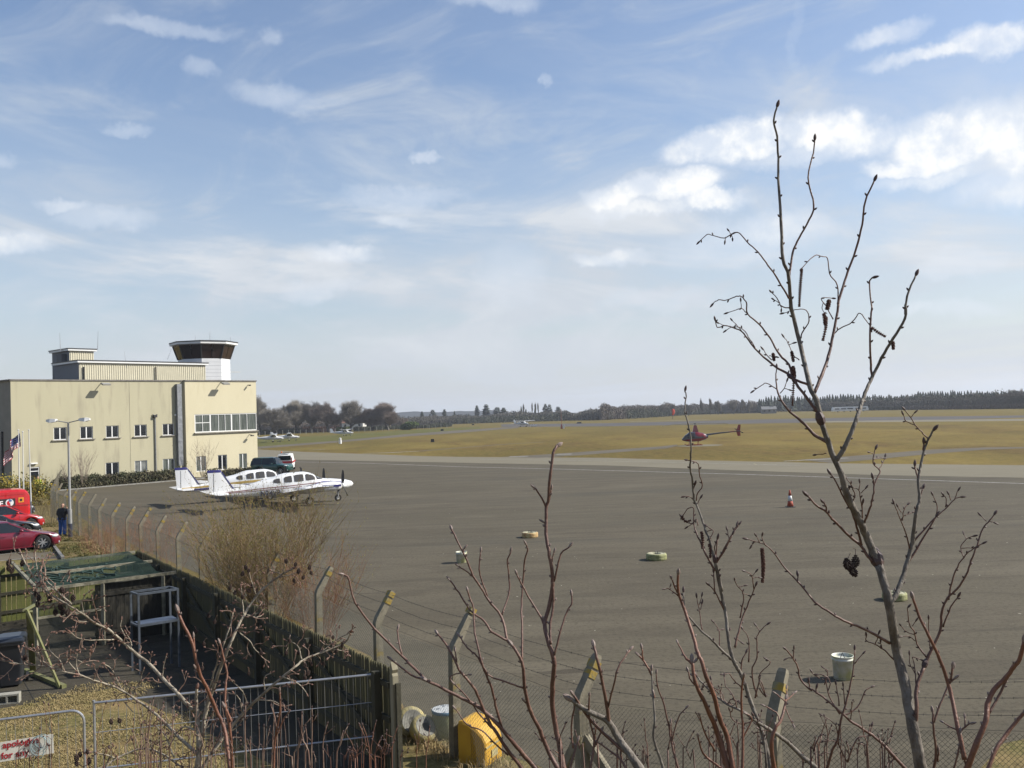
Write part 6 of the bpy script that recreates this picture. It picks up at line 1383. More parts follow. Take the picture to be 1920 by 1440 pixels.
def bucket(px, py, wpx, hpx, label):
    p = G(px, py); R = wpx/2*p.y/FPX; h = hpx*p.y/FPX*.96; e = empty('white_bucket', (p.x, p.y+R, .004), 0, label, 'bucket', 'white weighted buckets on the apron')
    g = MB(); g.lathe([(R*.86, 0), (R*.9, .01), (R*.97, h*.82), (R*1.03, h*.83), (R*1.03, h*.87), (R*.98, h*.88), (R, h*.97), (R*1.04, h*.975), (R*1.04, h), (R*.97, h), (R*.95, h*.9), (R*.93, h*.88)], 26)
    g.build('bucket_wall', mat('bucket_plastic', (.66, .66, .58), .45, col2=(.48, .48, .24), scale=3, lo=.4, hi=.6), e, smooth=True); g = MB(); g.lathe([(R*.93, h*.86), (R*.5, h*.88), (R*.1, h*.86)], 18); g.build('concrete_fill', M_BLK, e)
    g = MB(); g.tube([(R*1.03*math.cos(t*math.pi/10), R*1.03*math.sin(t*math.pi/10)*.3-R*.9, h*.86-abs(math.sin(t*math.pi/10))*h*.34) for t in range(11)], .006, 5); g.build('handle', M_GREY, e)
    g = MB(); g.tube([(-.05, 0, h*.85), (0, 0, h+.05), (.05, 0, h*.85)], .010, 5); g.build('tie_ring', M_DARKM, e); return e
bucket(1588.5, 1278, 39, 45, 'white bucket stained yellow standing near the fence at lower right'); bucket(865, 1056.5, 21, 21, 'smaller-looking white bucket farther out on the left part of the apron')
p = G(1482, 951); k = p.y/FPX; e = empty('traffic_cone', (p.x, p.y, .004), 0, 'orange and white traffic cone standing alone on the apron', 'cone'); H = 31*k; M_OR = mat('cone_orange', (.42, .075, .035), .7, col2=(.30, .05, .025), scale=5)
g = MB(); g.box((0, 0, .02), (.44, .44, .04)); g.build('base', mat('cone_base', (.08, .08, .08), .8), e)
prof = lambda t: lerp(.175, .035, t)
for a, b, mm, nm in ((0.02, .34, M_OR, 'lower_band'), (.34, .66, mat('cone_white', (.62, .64, .64), .4), 'white_sleeve'), (.66, 1.0, M_OR, 'upper_band')): g = MB(); g.lathe([(prof(a)+(.003 if 'white' in nm else 0), a*H+.03), (prof(b)+(.003 if 'white' in nm else 0), b*H+.03)], 20); g.build(nm, mm, e, smooth=True)
# pots, tubs and yellow bin beyond the fence
M_YEL = mat('yellow_bin_plastic', (.62, .36, .03), .5, col2=(.52, .28, .025), scale=2.5, bump=.1); M_YR = mat('yellow_rim_paint', (.52, .42, .16), .7, col2=(.30, .27, .16), scale=7)
def leaning_tyre(px, py, R, rx, rz, label):
    p = G(px, py); e = empty('painted_tyre', (p.x, p.y, R*.78), 0, label, 'tyre', 'painted tyres dumped beside the fence'); e.rotation_euler = (rad(rx), 0, rad(rz)); w = R*.42
    g = MB(); g.lathe([(R*.72, -w), (R*.95, -w*.8), (R, -w*.3), (R, w*.3), (R*.95, w*.8), (R*.74, w)], 30, cap=False); g.build('tyre_wall', M_YR, e, smooth=True); g = MB(); g.lathe([(R*.76, w*.9), (R*.72, w*1.02), (R*.3, w*.9), (R*.02, w*.9)], 24); g.build('filled_face', mat('grey_white_fill', (.30, .29, .25), .85, col2=(.20, .195, .17), scale=5), e); g = MB(); g.lathe([(R*.74, -w*.9), (R*.02, -w*.9)], 20); g.build('rear_face', M_BLK, e)
leaning_tyre(771, 1376, .27, 66, 25, 'tyre with yellow rim and pale filled face leaning on its edge, nearest the palisade post'); leaning_tyre(795, 1388, .25, 48, 35, 'tyre with yellow rim slumped against the standing one')
p = G(836, 1388); e = empty('white_tub', (p.x, p.y+.22, 0), 0, 'greenish tub with white lid and blue rim standing behind the fence post', 'tub')
R = .25; g = MB(); g.lathe([(R*.9, 0), (R, .1), (R, .42), (R*.97, .44)], 26); g.build('tub_wall', mat('tub_green', (.22, .25, .12), .6, col2=(.35, .36, .22), scale=4), e, smooth=True); g = MB(); g.lathe([(R*1.03, .43), (R*1.04, .46), (R*1.0, .48)], 26); g.build('rim', mat('blue_rim', (.10, .22, .34), .5), e); g = MB(); g.lathe([(R*.98, .47), (R*.97, .482), (.01, .486)], 26); g.build('lid', mat('speckled_white_lid', (.58, .60, .60), .6, col2=(.2, .22, .24), scale=9, lo=.52, hi=.6), e)
p = G(902, 1438); e = empty('yellow_grit_bin', (p.x, p.y+.3, 0), 0, 'rounded yellow plastic bin with sloping hood standing behind the fence', 'bin')
e.rotation_euler = (0, 0, rad(62)); e.location = (p.x-.02, p.y+.35, 0)
e.scale = (.88, .88, .92); W2, D2, H2 = .64, .62, .92; g = MB(); prof2 = [(-D2/2, 0), (-D2/2-.02, .05), (-D2/2+.02, .36)]; 
secs = []
for x, sc_ in ((-W2/2, .94), (-W2/2+.03, 1.0), (W2/2-.03, 1.0), (W2/2, .94)):
    secs.append([(x, y*sc_, z*sc_) for y, z in ((-.30, 0), (-.30, .36), (-.30, .50), (-.24, .64), (-.10, .78), (.06, .88), (.20, .92), (.28, .90), (.30, .80), (.30, 0))])
secs = [[(p[0], p[1], p[2]*.80) for p in q] for q in secs]
g.loft(secs); g.build('body', M_YEL, e, smooth=False)
g = MB(); g.box((0, -.308, .32), (W2*.98, .02, .03)); g.build('hood_seam', M_YR, e); g = MB(); g.box((0, -.315, .17), (.22, .008, .13)); g.build('worn_label', M_YR, e)
# ================================================================ people
def person(loc, rz, label, pts, edges, radii, clothes, S=1.0):
    e = empty('person', loc, rz, label, 'person'); e.scale = (S, S, S)
    def skin(name, idx, eds, m_, rr, lv=2):
        me_ = bpy.data.meshes.new(name); mp = {k: i for i, k in enumerate(idx)}; me_.from_pydata([pts[k] for k in idx], [(mp[a], mp[b]) for a, b in eds], []); me_.materials.append(m_); o = link(name, me_, e)
        md = o.modifiers.new('skin', 'SKIN'); md.use_smooth_shade = True
        for i, k in enumerate(idx): q = o.data.skin_vertices[0].data[i]; q.radius = rr.get(k, (.05, .05)); q.use_root = (i == 0)
        sb = o.modifiers.new('sub', 'SUBSURF'); sb.levels = lv; sb.render_levels = lv; return o
    for name, idx, eds, m_, rr in clothes: skin(name, idx, eds, m_, rr)
    return e
M_SKIN = mat('skin', (.48, .27, .19), .6); M_BLK_J = mat('black_jacket_cloth', (.014, .014, .017), .85, col2=(.022, .022, .026), scale=8, bump=.4, bscale=12); M_JEAN = mat('blue_jeans', (.015, .075, .30), .85, col2=(.02, .10, .36), scale=5, bump=.4, bscale=10); M_SHOE = mat('dark_shoes', (.02, .018, .016), .6)
pt = {'pel': (0, 0, .95), 'wst': (0, .0, 1.10), 'chs': (0, .02, 1.32), 'nk': (0, .03, 1.50), 'hd0': (0, .05, 1.60), 'hd1': (0, .07, 1.70), 'hd2': (0, .06, 1.76),
      'hl': (-.11, 0, .92), 'kl': (-.13, .03, .50), 'al': (-.14, -.02, .10), 'tl': (-.16, .14, .05), 'hr': (.11, 0, .92), 'kr': (.14, .03, .50), 'ar': (.16, -.02, .10), 'tr': (.20, .13, .05),
      'sl': (-.21, .0, 1.43), 'el': (-.30, .0, 1.17), 'wl': (-.20, .18, 1.04), 'fl': (-.16, .24, 1.04), 'sr': (.21, .0, 1.43), 'er': (.30, .10, 1.22), 'wr': (.15, .20, 1.47), 'fr': (.11, .20, 1.57)}
clo = [('body', ['nk', 'hd0', 'hd1', 'hd2'], [('nk', 'hd0'), ('hd0', 'hd1'), ('hd1', 'hd2')], M_SKIN, {'nk': (.065, .065), 'hd0': (.075, .085), 'hd1': (.085, .10), 'hd2': (.05, .06)}),
       ('jacket', ['wst', 'pel', 'chs', 'nk', 'sl', 'el', 'wl', 'sr', 'er', 'wr'], [('wst', 'pel'), ('wst', 'chs'), ('chs', 'nk'), ('chs', 'sl'), ('sl', 'el'), ('el', 'wl'), ('chs', 'sr'), ('sr', 'er'), ('er', 'wr')], M_BLK_J, {'pel': (.235, .17), 'wst': (.24, .18), 'chs': (.22, .17), 'nk': (.09, .09), 'sl': (.105, .105), 'sr': (.105, .105), 'el': (.08, .08), 'er': (.08, .08), 'wl': (.055, .055), 'wr': (.055, .055)}),
       ('trousers', ['pel', 'hl', 'kl', 'al', 'hr', 'kr', 'ar'], [('pel', 'hl'), ('hl', 'kl'), ('kl', 'al'), ('pel', 'hr'), ('hr', 'kr'), ('kr', 'ar')], M_JEAN, {'pel': (.16, .12), 'hl': (.11, .12), 'hr': (.12, .13), 'kl': (.095, .10), 'kr': (.095, .10), 'al': (.085, .09), 'ar': (.085, .09)}),
       ('shoe', ['al', 'tl'], [('al', 'tl')], M_SHOE, {'al': (.06, .06), 'tl': (.05, .045)}), ('shoe', ['ar', 'tr'], [('ar', 'tr')], M_SHOE, {'ar': (.06, .06), 'tr': (.05, .045)}),
       ('hand', ['wr', 'fr'], [('wr', 'fr')], M_SKIN, {'wr': (.035, .045), 'fr': (.03, .04)}), ('hand', ['wl', 'fl'], [('wl', 'fl')], M_SKIN, {'wl': (.035, .045), 'fl': (.03, .04)})]
pm = G(117, 1006); hgt = 62*pm.y/FPX/1.79
man = person((pm.x, pm.y, .0), rad(-18), 'bald man in black jacket and blue jeans seen from behind, hand to his head', pt, None, None, clo, hgt)
g = MB(); g.lathe([(.001, -.035), (.078, -.03), (.095, .01), (.094, .03), (.085, .05), (.04, .075), (.001, .08)], 14, c=(0, .055, 1.665)); 
for s_ in (-1, 1):
    g2 = MB(); g2.lathe([(.005, -.02), (.025, 0), (.005, .02)], 8, M=Matrix.Translation((s_*.095, .06, 1.66)) @ Matrix.Rotation(math.pi/2, 4, 'Y')); g2.build('ear', M_SKIN, man)
for k in range(4):
    g2 = MB(); g2.tube([(.085+.017*k, .205, 1.565), (.08+.017*k, .19, 1.61), (.075+.014*k, .165, 1.64+.004*k)], [.010, .009, .006], 6); g2.build('finger', M_SKIN, man)
M_HIV = mat('hi_vis_yellow', (.45, .62, .06), .7); M_DKC = mat('dark_clothes', (.03, .035, .045), .85)
for (px, py, jm, lab) in ((72.5, 932, M_HIV, 'person in a yellow hi-vis vest standing behind the far fence by the door'), (34, 940, M_DKC, 'person in dark clothes behind the yellow shrub, nearer the left edge of the building')):
    p = G(px, py); c2 = [(n_, i_, e_, (jm if n_ == 'jacket' else M_DKC if n_ == 'trousers' else m_), r_) for n_, i_, e_, m_, r_ in clo]
    person((p.x, p.y, 0), rad(160 if jm is M_HIV else 200), lab, pt, None, None, c2, 1.0)
# ================================================================ planting near the building and along the fence
M_HB = mat('hedge_leaves', (.075, .085, .040), .85, col2=(.12, .10, .055), scale=1.2); M_HB2 = mat('bronze_hedge_leaves', (.10, .075, .045), .85, col2=(.07, .08, .035), scale=1.2)
def leafmass(name, P, widths, heights, n, m_, seed, label, cat, leaf=.07, kind=None, parent=None):
    """hedge: leaf-sized faces filling a lumpy row of bushes"""
    rs = random.Random(seed); V, F = [], []; Ls = [0]
    for a, b in zip(P, P[1:]): Ls.append(Ls[-1]+(b-a).length)
    for i in range(n):
        t = rs.random()*Ls[-1]; k = min(max(j for j in range(len(Ls)) if Ls[j] <= t), len(P)-2); f = (t-Ls[k])/(Ls[k+1]-Ls[k]); q = P[k].lerp(P[k+1], f); w = widths*(.75+.5*mnoise.noise(Vector((t*.7, seed, 0)))); h = heights*(.85+.45*mnoise.noise(Vector((t*.9, seed+5, 1))))
        a = rs.random()*math.pi; r_ = rs.uniform(.55, 1); q = q+Vector((math.cos(a)*w*r_*(1 if rs.random() < .5 else 1), (rs.random()-.5)*w*1.6, max(.03, math.sin(a)*h*r_*rs.uniform(.7, 1))))
        tt = Vector((rs.gauss(0, 1), rs.gauss(0, 1), rs.gauss(0, 1))).normalized()*leaf*rs.uniform(.6, 1.4); s_ = tt.cross(Vector((rs.gauss(0, 1), rs.gauss(0, 1), rs.gauss(0, 1)))).normalized()*leaf*.5; o = len(V); V += [q-tt, q+s_, q+tt, q-s_]; F.append((o, o+1, o+2, o+3))
    me_ = bpy.data.meshes.new(name); me_.from_pydata([tuple(x) for x in V], [], F); me_.materials.append(m_); me_.update(); o = link(name, me_, parent); return tag(o, label, cat, kind=kind)
hp_ = [fac(x, 900)[0] for x in (88, 320)]
def FL(s_, y, z=0): return FM @ Vector((s_, y, z))
hs = fac(95, 900)[0]; he = fac(331, 895)[0]
nb = 9; hedge = []
for i in range(nb):
    a = FL(lerp(hs, he, i/nb), -1.5); b = FL(lerp(hs, he, (i+1)/nb), -1.5); mid_ = (a+b)/2; mid_.z = 0
    e = empty('shrub', mid_, 0, ['leftmost shrub of the low row along the terminal wall, nearest the fence', 'second shrub from the left in the low row, behind the lamp post', 'third shrub from the left in the low row under the blank wall', 'fourth low shrub, just left of the first ground floor window', 'middle shrub of the low row, under the first ground floor window', 'low shrub right of the first ground floor window', 'low shrub under the pale curtained ground floor window', 'low shrub before the rainwater pipe, next to last on the right', 'rightmost low shrub of the row, by the farther plane tail'][i], 'shrub', 'shrubs in the row along the terminal wall')
    o = leafmass('foliage', [a-mid_, b-mid_], .95, 1.45, 2600, M_HB if i % 3 else M_HB2, 100+i, None, None, .10, parent=e)
    g = MB(); g.tube([(0, 0, -.02), (0, 0, .6)], [.04, .02], 5); g.build('stem', M_TRK, e)
g = MB(); k0, k1 = FL(hs-1, -3.0), FL(he+1.5, -3.0); g.beam((k0.x, k0.y, .05), (k1.x, k1.y, .05), .14, .12); k2 = FL(he+1.5, -1); g.beam((k1.x, k1.y, .047), (k2.x, k2.y, .047), .14, .12); struct('kerb', g, MATS['kerb_concrete'])
g = MB(); g.poly([FL(hs-3, -3.0), FL(he+1.5, -3.0), FL(he+1.5, 0), FL(hs-3, 0)], z=.020); struct('planting_bed', g, M_VERGE)
sb = fac(398, 885); o = FL(sb[0], -2.2); e = empty('shrub', o, 0, 'bronze leafy shrub by the wall between the two ground floor windows of the end bay', 'shrub'); leafmass('foliage', [Vector((-1.2, -1.2, 0)), Vector((1.4, 1.4, 0))], .9, 1.1, 2200, M_HB2, 140, None, None, .10, parent=e); g = MB(); g.tube([(0, 0, 0), (0, 0, .5)], .03, 5); g.build('stem', M_TRK, e)
sb = fac(455, 885); o = FL(sb[0], -2.4); e = empty('shrub', o, 0, 'brown leafy shrub half hidden behind the green off-roader', 'shrub'); leafmass('foliage', [Vector((-1.0, -1.2, 0)), Vector((.6, .7, 0))], .8, 1.0, 1400, M_HB2, 141, None, None, .10, parent=e); g = MB(); g.tube([(0, 0, 0), (0, 0, .5)], .03, 5); g.build('stem', M_TRK, e)
# yellow-flowering shrub by the van
M_YF = mat('yellow_forsythia', (.42, .30, .03), .8, col2=(.12, .13, .03), scale=2.5, lo=.42, hi=.56)
p = G(38, 950); e = empty('yellow_shrub', (p.x, p.y+.5, 0), 0, 'yellow-flowered shrub behind the red van beside the flagpoles', 'shrub'); leafmass('foliage', [Vector((-3.2, 0, 0)), Vector((-1, 0, 0)), Vector((1.6, .4, 0))], 1.3, 2.9, 5200, M_YF, 150, None, None, .09, parent=e)
g = MB(); 
for k_ in range(6): g.tube([(-.6+.25*k_, 0, 0), (-1.2+.5*k_, 0, 1.6)], [.03, .01], 4)
g.build('stem', M_TRK, e)['kind'] = 'stuff'
# twiggy shrubs: many thin arching stems
def twig_bush(name, loc, H, R, n, m_, seed, label, cat='shrub', leafm=None, nleaf=0, leaf=.03, r0=.006, sub=4, lean=(0, 0), seg=5, base=.25):
    rs = random.Random(seed); e = empty(name, loc, 0, label, cat); V, F = [], []; tips = []
    def stem(p, d, ln, r, lv):
        q = p; k = seg if lv == 0 else 3
        for i in range(k):
            d2 = (d+Vector((rs.gauss(0, .09), rs.gauss(0, .09), .05))).normalized(); q2 = q+d2*ln/k; seg3(V, F, q, q2, max(r*(1-i/k*.75), .0012), max(r*(1-(i+1)/k*.75), .0010))
            if lv < 2 and i >= 1:
                for _ in range(sub if lv == 0 else 1):
                    if rs.random() < (.75 if lv == 0 else .5): stem(q2, (d2+Vector((rs.gauss(0, .38), rs.gauss(0, .38), rs.gauss(.1, .2)))).normalized(), ln*rs.uniform(.22, .42), r*.5, lv+1)
            q, d = q2, d2; tips.append((q2.copy(), d2.copy()))
    for i in range(n):
        a = rs.random()*6.283; k = math.sqrt(rs.random()); d = Vector((math.cos(a)*k*R/H+lean[0], math.sin(a)*k*R/H+lean[1], 1)).normalized(); stem(Vector((math.cos(a)*k*base, math.sin(a)*k*base, -.02)), d, H*rs.uniform(.75, 1.05)/max(.55, d.z)*.95, r0*rs.uniform(.7, 1.3), 0)
    me_ = bpy.data.meshes.new('twigs'); me_.from_pydata([tuple(x) for x in V], [], F); me_.materials.append(m_); me_.update(); o = link('twigs', me_, e); o['kind'] = 'stuff'
    if leafm:
        V2, F2 = [], []
        for i in range(nleaf):
            q, d = rs.choice(tips); q = q+Vector((rs.gauss(0, .015), rs.gauss(0, .015), rs.gauss(0, .02))); t = (d+Vector((rs.gauss(0, .3), rs.gauss(0, .3), rs.gauss(0, .3)))).normalized()*leaf*rs.uniform(.6, 1.3); s_ = t.orthogonal().normalized()*leaf*.35; o_ = len(V2); V2 += [q-t*.2, q+s_+t*.4, q+t, q-s_+t*.4]; F2.append((o_, o_+1, o_+2, o_+3))
            s3 = t.cross(s_).normalized()*leaf*.35; o_ = len(V2); V2 += [q-t*.2, q+s3+t*.4, q+t, q-s3+t*.4]; F2.append((o_, o_+1, o_+2, o_+3))
        me_ = bpy.data.meshes.new('catkins'); me_.from_pydata([tuple(x) for x in V2], [], F2); me_.materials.append(leafm); me_.update(); o = link('catkins', me_, e); o['kind'] = 'stuff'
    return e
M_WIL = bark('willow_twigs', (.235, .16, .08)); M_CAT = mat('yellow_green_catkins', (.34, .28, .07), .8, col2=(.22, .21, .05), scale=9); M_DOG = bark('reddish_twigs', (.27, .135, .075)); M_STW = mat('dry_straw', (.42, .32, .16), .9, col2=(.26, .18, .08), scale=4)
p = G(505, 1195); twig_bush('willow_bush', (p.x-.05, p.y, 0), 3.15, 1.95, 125, M_WIL, 7, 'large bare willow bush with yellow-green catkins between the fences', leafm=M_CAT, nleaf=12000, leaf=.028, r0=.0095, sub=4, lean=(-.02, 0), base=.35)
p = G(430, 1150); twig_bush('willow_bush', (p.x, p.y, 0), 2.3, 1.1, 50, M_WIL, 8, 'smaller willow clump at the left foot of the large willow bush', leafm=M_CAT, nleaf=2500, leaf=.026, r0=.007)
p = G(590, 1225); twig_bush('willow_bush', (p.x, p.y, 0), 2.1, 1.0, 55, M_DOG, 9, 'reddish willow clump at the right foot of the large willow bush', leafm=M_CAT, nleaf=1500, leaf=.024, r0=.006)
rb = [(205, 1046, 1.3), (228, 1050, 1.6), (262, 1058, 1.7), (300, 1068, 1.9), (338, 1083, 1.8), (180, 1036, 1.0)]
for i, (px, py, h_) in enumerate(rb):
    p = G(px, py); twig_bush('dogwood_shrub', (p.x-.3, p.y, 0), h_, .9, 26, M_DOG, 20+i, ['reddish twiggy shrub second from the far end along the fence', 'reddish twiggy shrub by the far part of the palisade corner', 'reddish twiggy shrub just behind the palisade corner', 'reddish twiggy shrub in front of the leaning lichen posts', 'reddish twiggy shrub nearest the willow bush', 'low reddish shrub farthest along the fence'][i], r0=.006, sub=3)
for i, (px, py, h_) in enumerate(((88, 985, 1.5), (112, 1000, .9), (150, 1018, .7), (66, 972, 1.2))):
    p = G(px, py); twig_bush('bramble_clump', (p.x, p.y+.5, 0), h_, .9, 30, bark('bramble_brown', (.13, .10, .05)), 50+i, ['tall brown grassy bramble clump left of the man in black', 'low bramble clump at the feet of the man in black', 'straw-coloured clump at the fence foot beside the street lamp', 'bramble clump behind the bright red car'][i], r0=.006, sub=3)
for (px, hh, n_, lab) in ((136, 3.2, 16, 'small bare multi-stemmed tree by the wall under the lower windows'), (362, 3.3, 12, 'small bare tree beside the galvanised duct of the building'), (112, 2.4, 9, 'thin bare shrub left of the small wall tree')):
    s_ = fac(px, 880)[0]; twig_bush('small_tree', FL(s_, -1.9), hh, 1.0, n_, M_TW[0], px, lab, 'tree', r0=.02, sub=3, base=.15)
# tufts of dry grass: blades along the fence foot, verge and lawn
def tufts(name, areas, n, m_, seed, h, label):
    rs = random.Random(seed); V, F = [], []
    for i in range(n):
        c, rx, ry = rs.choice(areas); q0 = Vector((c[0]+rs.uniform(-rx, rx), c[1]+rs.uniform(-ry, ry), 0))
        for k in range(rs.randint(5, 10)):
            q = q0+Vector((rs.gauss(0, .05), rs.gauss(0, .05), 0)); hh = h*rs.uniform(.4, 1.2); a = rs.random()*6.28; d = Vector((math.cos(a), math.sin(a), 0)); w = d.cross(Vector((0, 0, 1)))*.004*(1+q.y*.05); b = q+Vector((0, 0, hh*.55))+d*hh*.2; t = q+Vector((0, 0, hh*.7))+d*hh*.6; o = len(V); V += [q-w, q+w, b+w*.7, b-w*.7, t]; F += [(o, o+1, o+2, o+3), (o+3, o+2, o+4)]
    me_ = bpy.data.meshes.new(name); me_.from_pydata([tuple(x) for x in V], [], F); me_.materials.append(m_); me_.update(); return tag(link(name, me_), label, 'grass', kind='stuff')
ar = []
for i in range(12, len(FP)-1):
    for t in (0, .25, .5, .75): q = FP[i].lerp(FP[i+1], t); ar.append(((q.x, q.y), .5, .45))
tufts('grass', ar, 1500, M_STW, 3, .22, 'dry straw tufts along the foot of the chain-link fence')
q = [FP[i] for i in (17, 18, 19)]; ar2 = [((p_.x+dx, p_.y+dy), .7, .6) for p_ in q for dx, dy in ((0, 0), (.7, -.7), (-.5, .7))]
tufts('grass', ar2, 700, mat('olive_grass', (.16, .16, .04), .9, col2=(.26, .22, .07), scale=3), 4, .20, 'olive green grass tufts around the yellow bin')
lawn = [(tuple(G(x, y).xy), .9, .7) for x, y in ((60, 1345), (130, 1320), (200, 1300), (40, 1400), (120, 1400), (220, 1370), (300, 1360), (260, 1430), (350, 1420), (180, 1440), (80, 1440), (15, 1350))]
tufts('grass', lawn, 5200, mat('lawn_blades', (.36, .275, .125), .9, col2=(.24, .20, .075), scale=1.2, lo=.44, hi=.64), 5, .06, 'short yellowed grass of the lawn inside the yard')
verge_a = [(tuple(G(x, y).xy), 1.6, 1.2) for x, y in ((110, 1030), (140, 1025), (165, 1035), (110, 1000), (95, 985), (200, 1045), (130, 1010))]
tufts('grass', verge_a, 1500, mat('verge_blades', (.20, .16, .05), .9, col2=(.12, .12, .03), scale=1), 6, .12, 'rough grass of the verge behind the parked cars')
# ================================================================ foreground saplings: real twigs a few metres from the viewer
M_BK_G = mat('alder_bark_grey', (.20, .175, .145), .75, col2=(.11, .09, .07), scale=40, lo=.42, hi=.6, bump=.4, bscale=120, stretch=(1, 1, .5))
M_BK_R = mat('alder_twig_red', (.125, .062, .045), .55, col2=(.19, .105, .075), scale=25, lo=.45, hi=.65, bump=.2, bscale=150)
M_BK_B = mat('alder_twig_bright', (.20, .085, .05), .55, col2=(.13, .06, .04), scale=25, lo=.45, hi=.65, bump=.2, bscale=150)
M_BK_P = mat('pale_bush_bark', (.36, .31, .235), .8, col2=(.20, .165, .12), scale=30, lo=.42, hi=.6, bump=.4, bscale=100)
M_BK_T = mat('reddish_brown_twiglets', (.15, .085, .06), .7, col2=(.24, .17, .125), scale=25, lo=.45, hi=.62)
M_BUD = mat('twig_buds', (.17, .12, .10), .6, col2=(.26, .20, .17), scale=60)
M_BUDD = mat('dark_buds', (.055, .03, .028), .6, col2=(.10, .06, .05), scale=60)
M_CATK = mat('catkin_brown', (.085, .035, .025), .8, col2=(.14, .06, .04), scale=90, bump=.5, bscale=200)
M_CONE = mat('alder_cone', (.028, .017, .014), .85, col2=(.07, .04, .03), scale=80)
FR = {'7': (1300, 180, 3.272), '8': (1300, 550, 3.2), '5': (1150, 1000, 3.2725), '6': (1500, 1000, 3.274), '4': (700, 1140, 3.84), 'a': (620, 960, 3.0), 'b': (820, 820, 3.4286),
      'c': (1180, 720, 3.4286), 'd': (1640, 760, 3.4286), 'e': (280, 1020, 3.4286), 'f': (0, 1020, 4.235), 'g': (1460, 860, 4.8), 'h': (0, 1200, 4.8), 'p': (0, 0, 1.0)}
def parse(s):
    out = []; fr = None
    for tok in s.split():
        if tok.endswith(':'): fr = FR[tok[0]]; continue
        x, y = tok.split(','); out.append((fr[0]+float(x)/fr[2], fr[1]+float(y)/fr[2]))
    return out
def bank_z(y): 
    t = max(0, min(1, 1-(y-1.0)/8.5)); return 4.25*t*t*(3-2*t)+.02 if y > 1 else 4.27
def seg_tube(g, pts, rr, n=7): g.tube(pts, rr, n, cap=True)
def ellipsoid(g, c, d, ln, r, n=6):
    d = d.normalized(); e = d.orthogonal().normalized(); h = d.cross(e); secs = []
    for t, k in ((0, .45), (.25, .9), (.5, 1), (.78, .7), (1, .12)):
        secs.append([c+d*ln*t+(e*math.cos(2*math.pi*j/n)+h*math.sin(2*math.pi*j/n))*r*k for j in range(n)])
    g.loft(secs)
def sapling(name, label, d0, br, cat='sapling', mthick=M_BK_G, mthin=M_BK_R, split=5.5, seed=1, budm=M_BUD, catkins=(), cones=(), twiglets=0.0, bud_every=34, group=None, curl=1.0, budsc=1.0):
    rs = random.Random(seed)
    def D(px, py): return d0*(1+.05*mnoise.noise(Vector((px*.006, py*.006, seed))))
    first = parse(br[0][2]); p0 = A(*first[0], D(*first[0])); base = Vector((p0.x, p0.y, bank_z(p0.y))); e = empty(name, base, 0, label, cat, group)
    def P(px, py, dd=0): return A(px, py, D(px, py)+dd)-base
    buds = MB(); tw = MB()
    for bi, b in enumerate(br):
        w0, w1, s = b[0], b[1], b[2]; px = parse(s); pts = [P(*q) for q in px]
        ext = px[0][1] > 1434 and px[0][1]-px[1][1] > 0
        # smooth path with a little irregularity
        cm_ = catmull(pts, 4); k = d0/FPX; n = len(cm_)
        L_ = [0]
        for a, c in zip(cm_, cm_[1:]): L_.append(L_[-1]+(c-a).length)
        rr = []
        for i in range(n):
            t = L_[i]/max(L_[-1], 1e-6); cm_[i] = cm_[i]+Vector((rs.gauss(0, .35), 0, rs.gauss(0, .35)))*k*(1 if 0 < i < n-1 else 0); knob = 1+.10*rs.random()*(1 if i % 4 == 0 else 0)
            rr.append(lerp(w0, w1, t**.85)/2*k*knob*1.04)
        if ext:
            q = cm_[0]; dr_ = (cm_[0]-cm_[3]).normalized(); z_t = -base.z+bank_z((q+base).y+.0)-.05; hh = q.z-z_t; low = Vector((q.x+dr_.x*hh*.5, q.y, z_t)); mid_ = Vector((q.x+dr_.x*hh*.35, q.y, lerp(q.z, z_t, .5))); cm_ = [low, mid_]+cm_; rr = [rr[0]*1.15, rr[0]*1.08]+rr
        g = MB(); seg_tube(g, cm_, rr, 8 if w0 > 8 else 6); nm = 'trunk' if bi == 0 else 'branch'; g.build(nm, mthick if w0 > split else mthin, e, smooth=True)
        # terminal bud and alternating lateral buds
        d = (cm_[-1]-cm_[-2]).normalized(); ellipsoid(buds, cm_[-1]-d*rr[-1], d, k*(6+2.3*w1)*budsc, k*(.72*w1+.6)*budsc)
        side = 1; acc = rs.uniform(.2, 1)*bud_every*k
        off = 2 if ext else 0
        for i in range(off+1, len(cm_)-1):
            acc -= (cm_[i]-cm_[i-1]).length
            if acc < 0 and rr[i]/k < 5:
                acc = bud_every*k*rs.uniform(.6, 1.4); dd = (cm_[i+1]-cm_[i-1]).normalized(); sd_ = dd.cross(Vector((0, 1, 0))).normalized()*side; side = -side
                o = (dd*.8+sd_*.75+Vector((0, rs.uniform(-.4, .4), 0))).normalized(); c = cm_[i]+sd_*rr[i]*.6
                if rs.random() < twiglets:
                    q = c; dq = o; ln = k*rs.uniform(14, 34); pp = [q]
                    for j in range(5):
                        dq = (dq+Vector((rs.gauss(0, .35), rs.gauss(0, .2), rs.gauss(0, .35)))*curl).normalized(); q = q+dq*ln/4; pp.append(q.copy())
                        if j in (2, 3): e2 = (dq+Vector((rs.gauss(0, .9), rs.gauss(0, .4), rs.gauss(0, .9)))).normalized(); q2 = q+e2*ln*.25; tw.tube([q, q2, q2+(e2+Vector((rs.gauss(0, .4), 0, rs.gauss(0, .4))))*ln*.12], [k*.7, k*.6, k*.5], 4); ellipsoid(buds, q2+e2*ln*.1, e2, k*4.5, k*1.4, 5)
                    tw.tube(pp, [k*1.1, k*1.0, k*.9, k*.8, k*.75, k*.7], 5); ellipsoid(buds, pp[-1], dq, k*5, k*1.6, 5)
                else: ellipsoid(buds, c, o, k*(4.5+.5*w1)*budsc, k*(1.0+.22*w1)*budsc, 5)
    if buds.v: buds.build('buds', budm, e)['kind'] = 'stuff'
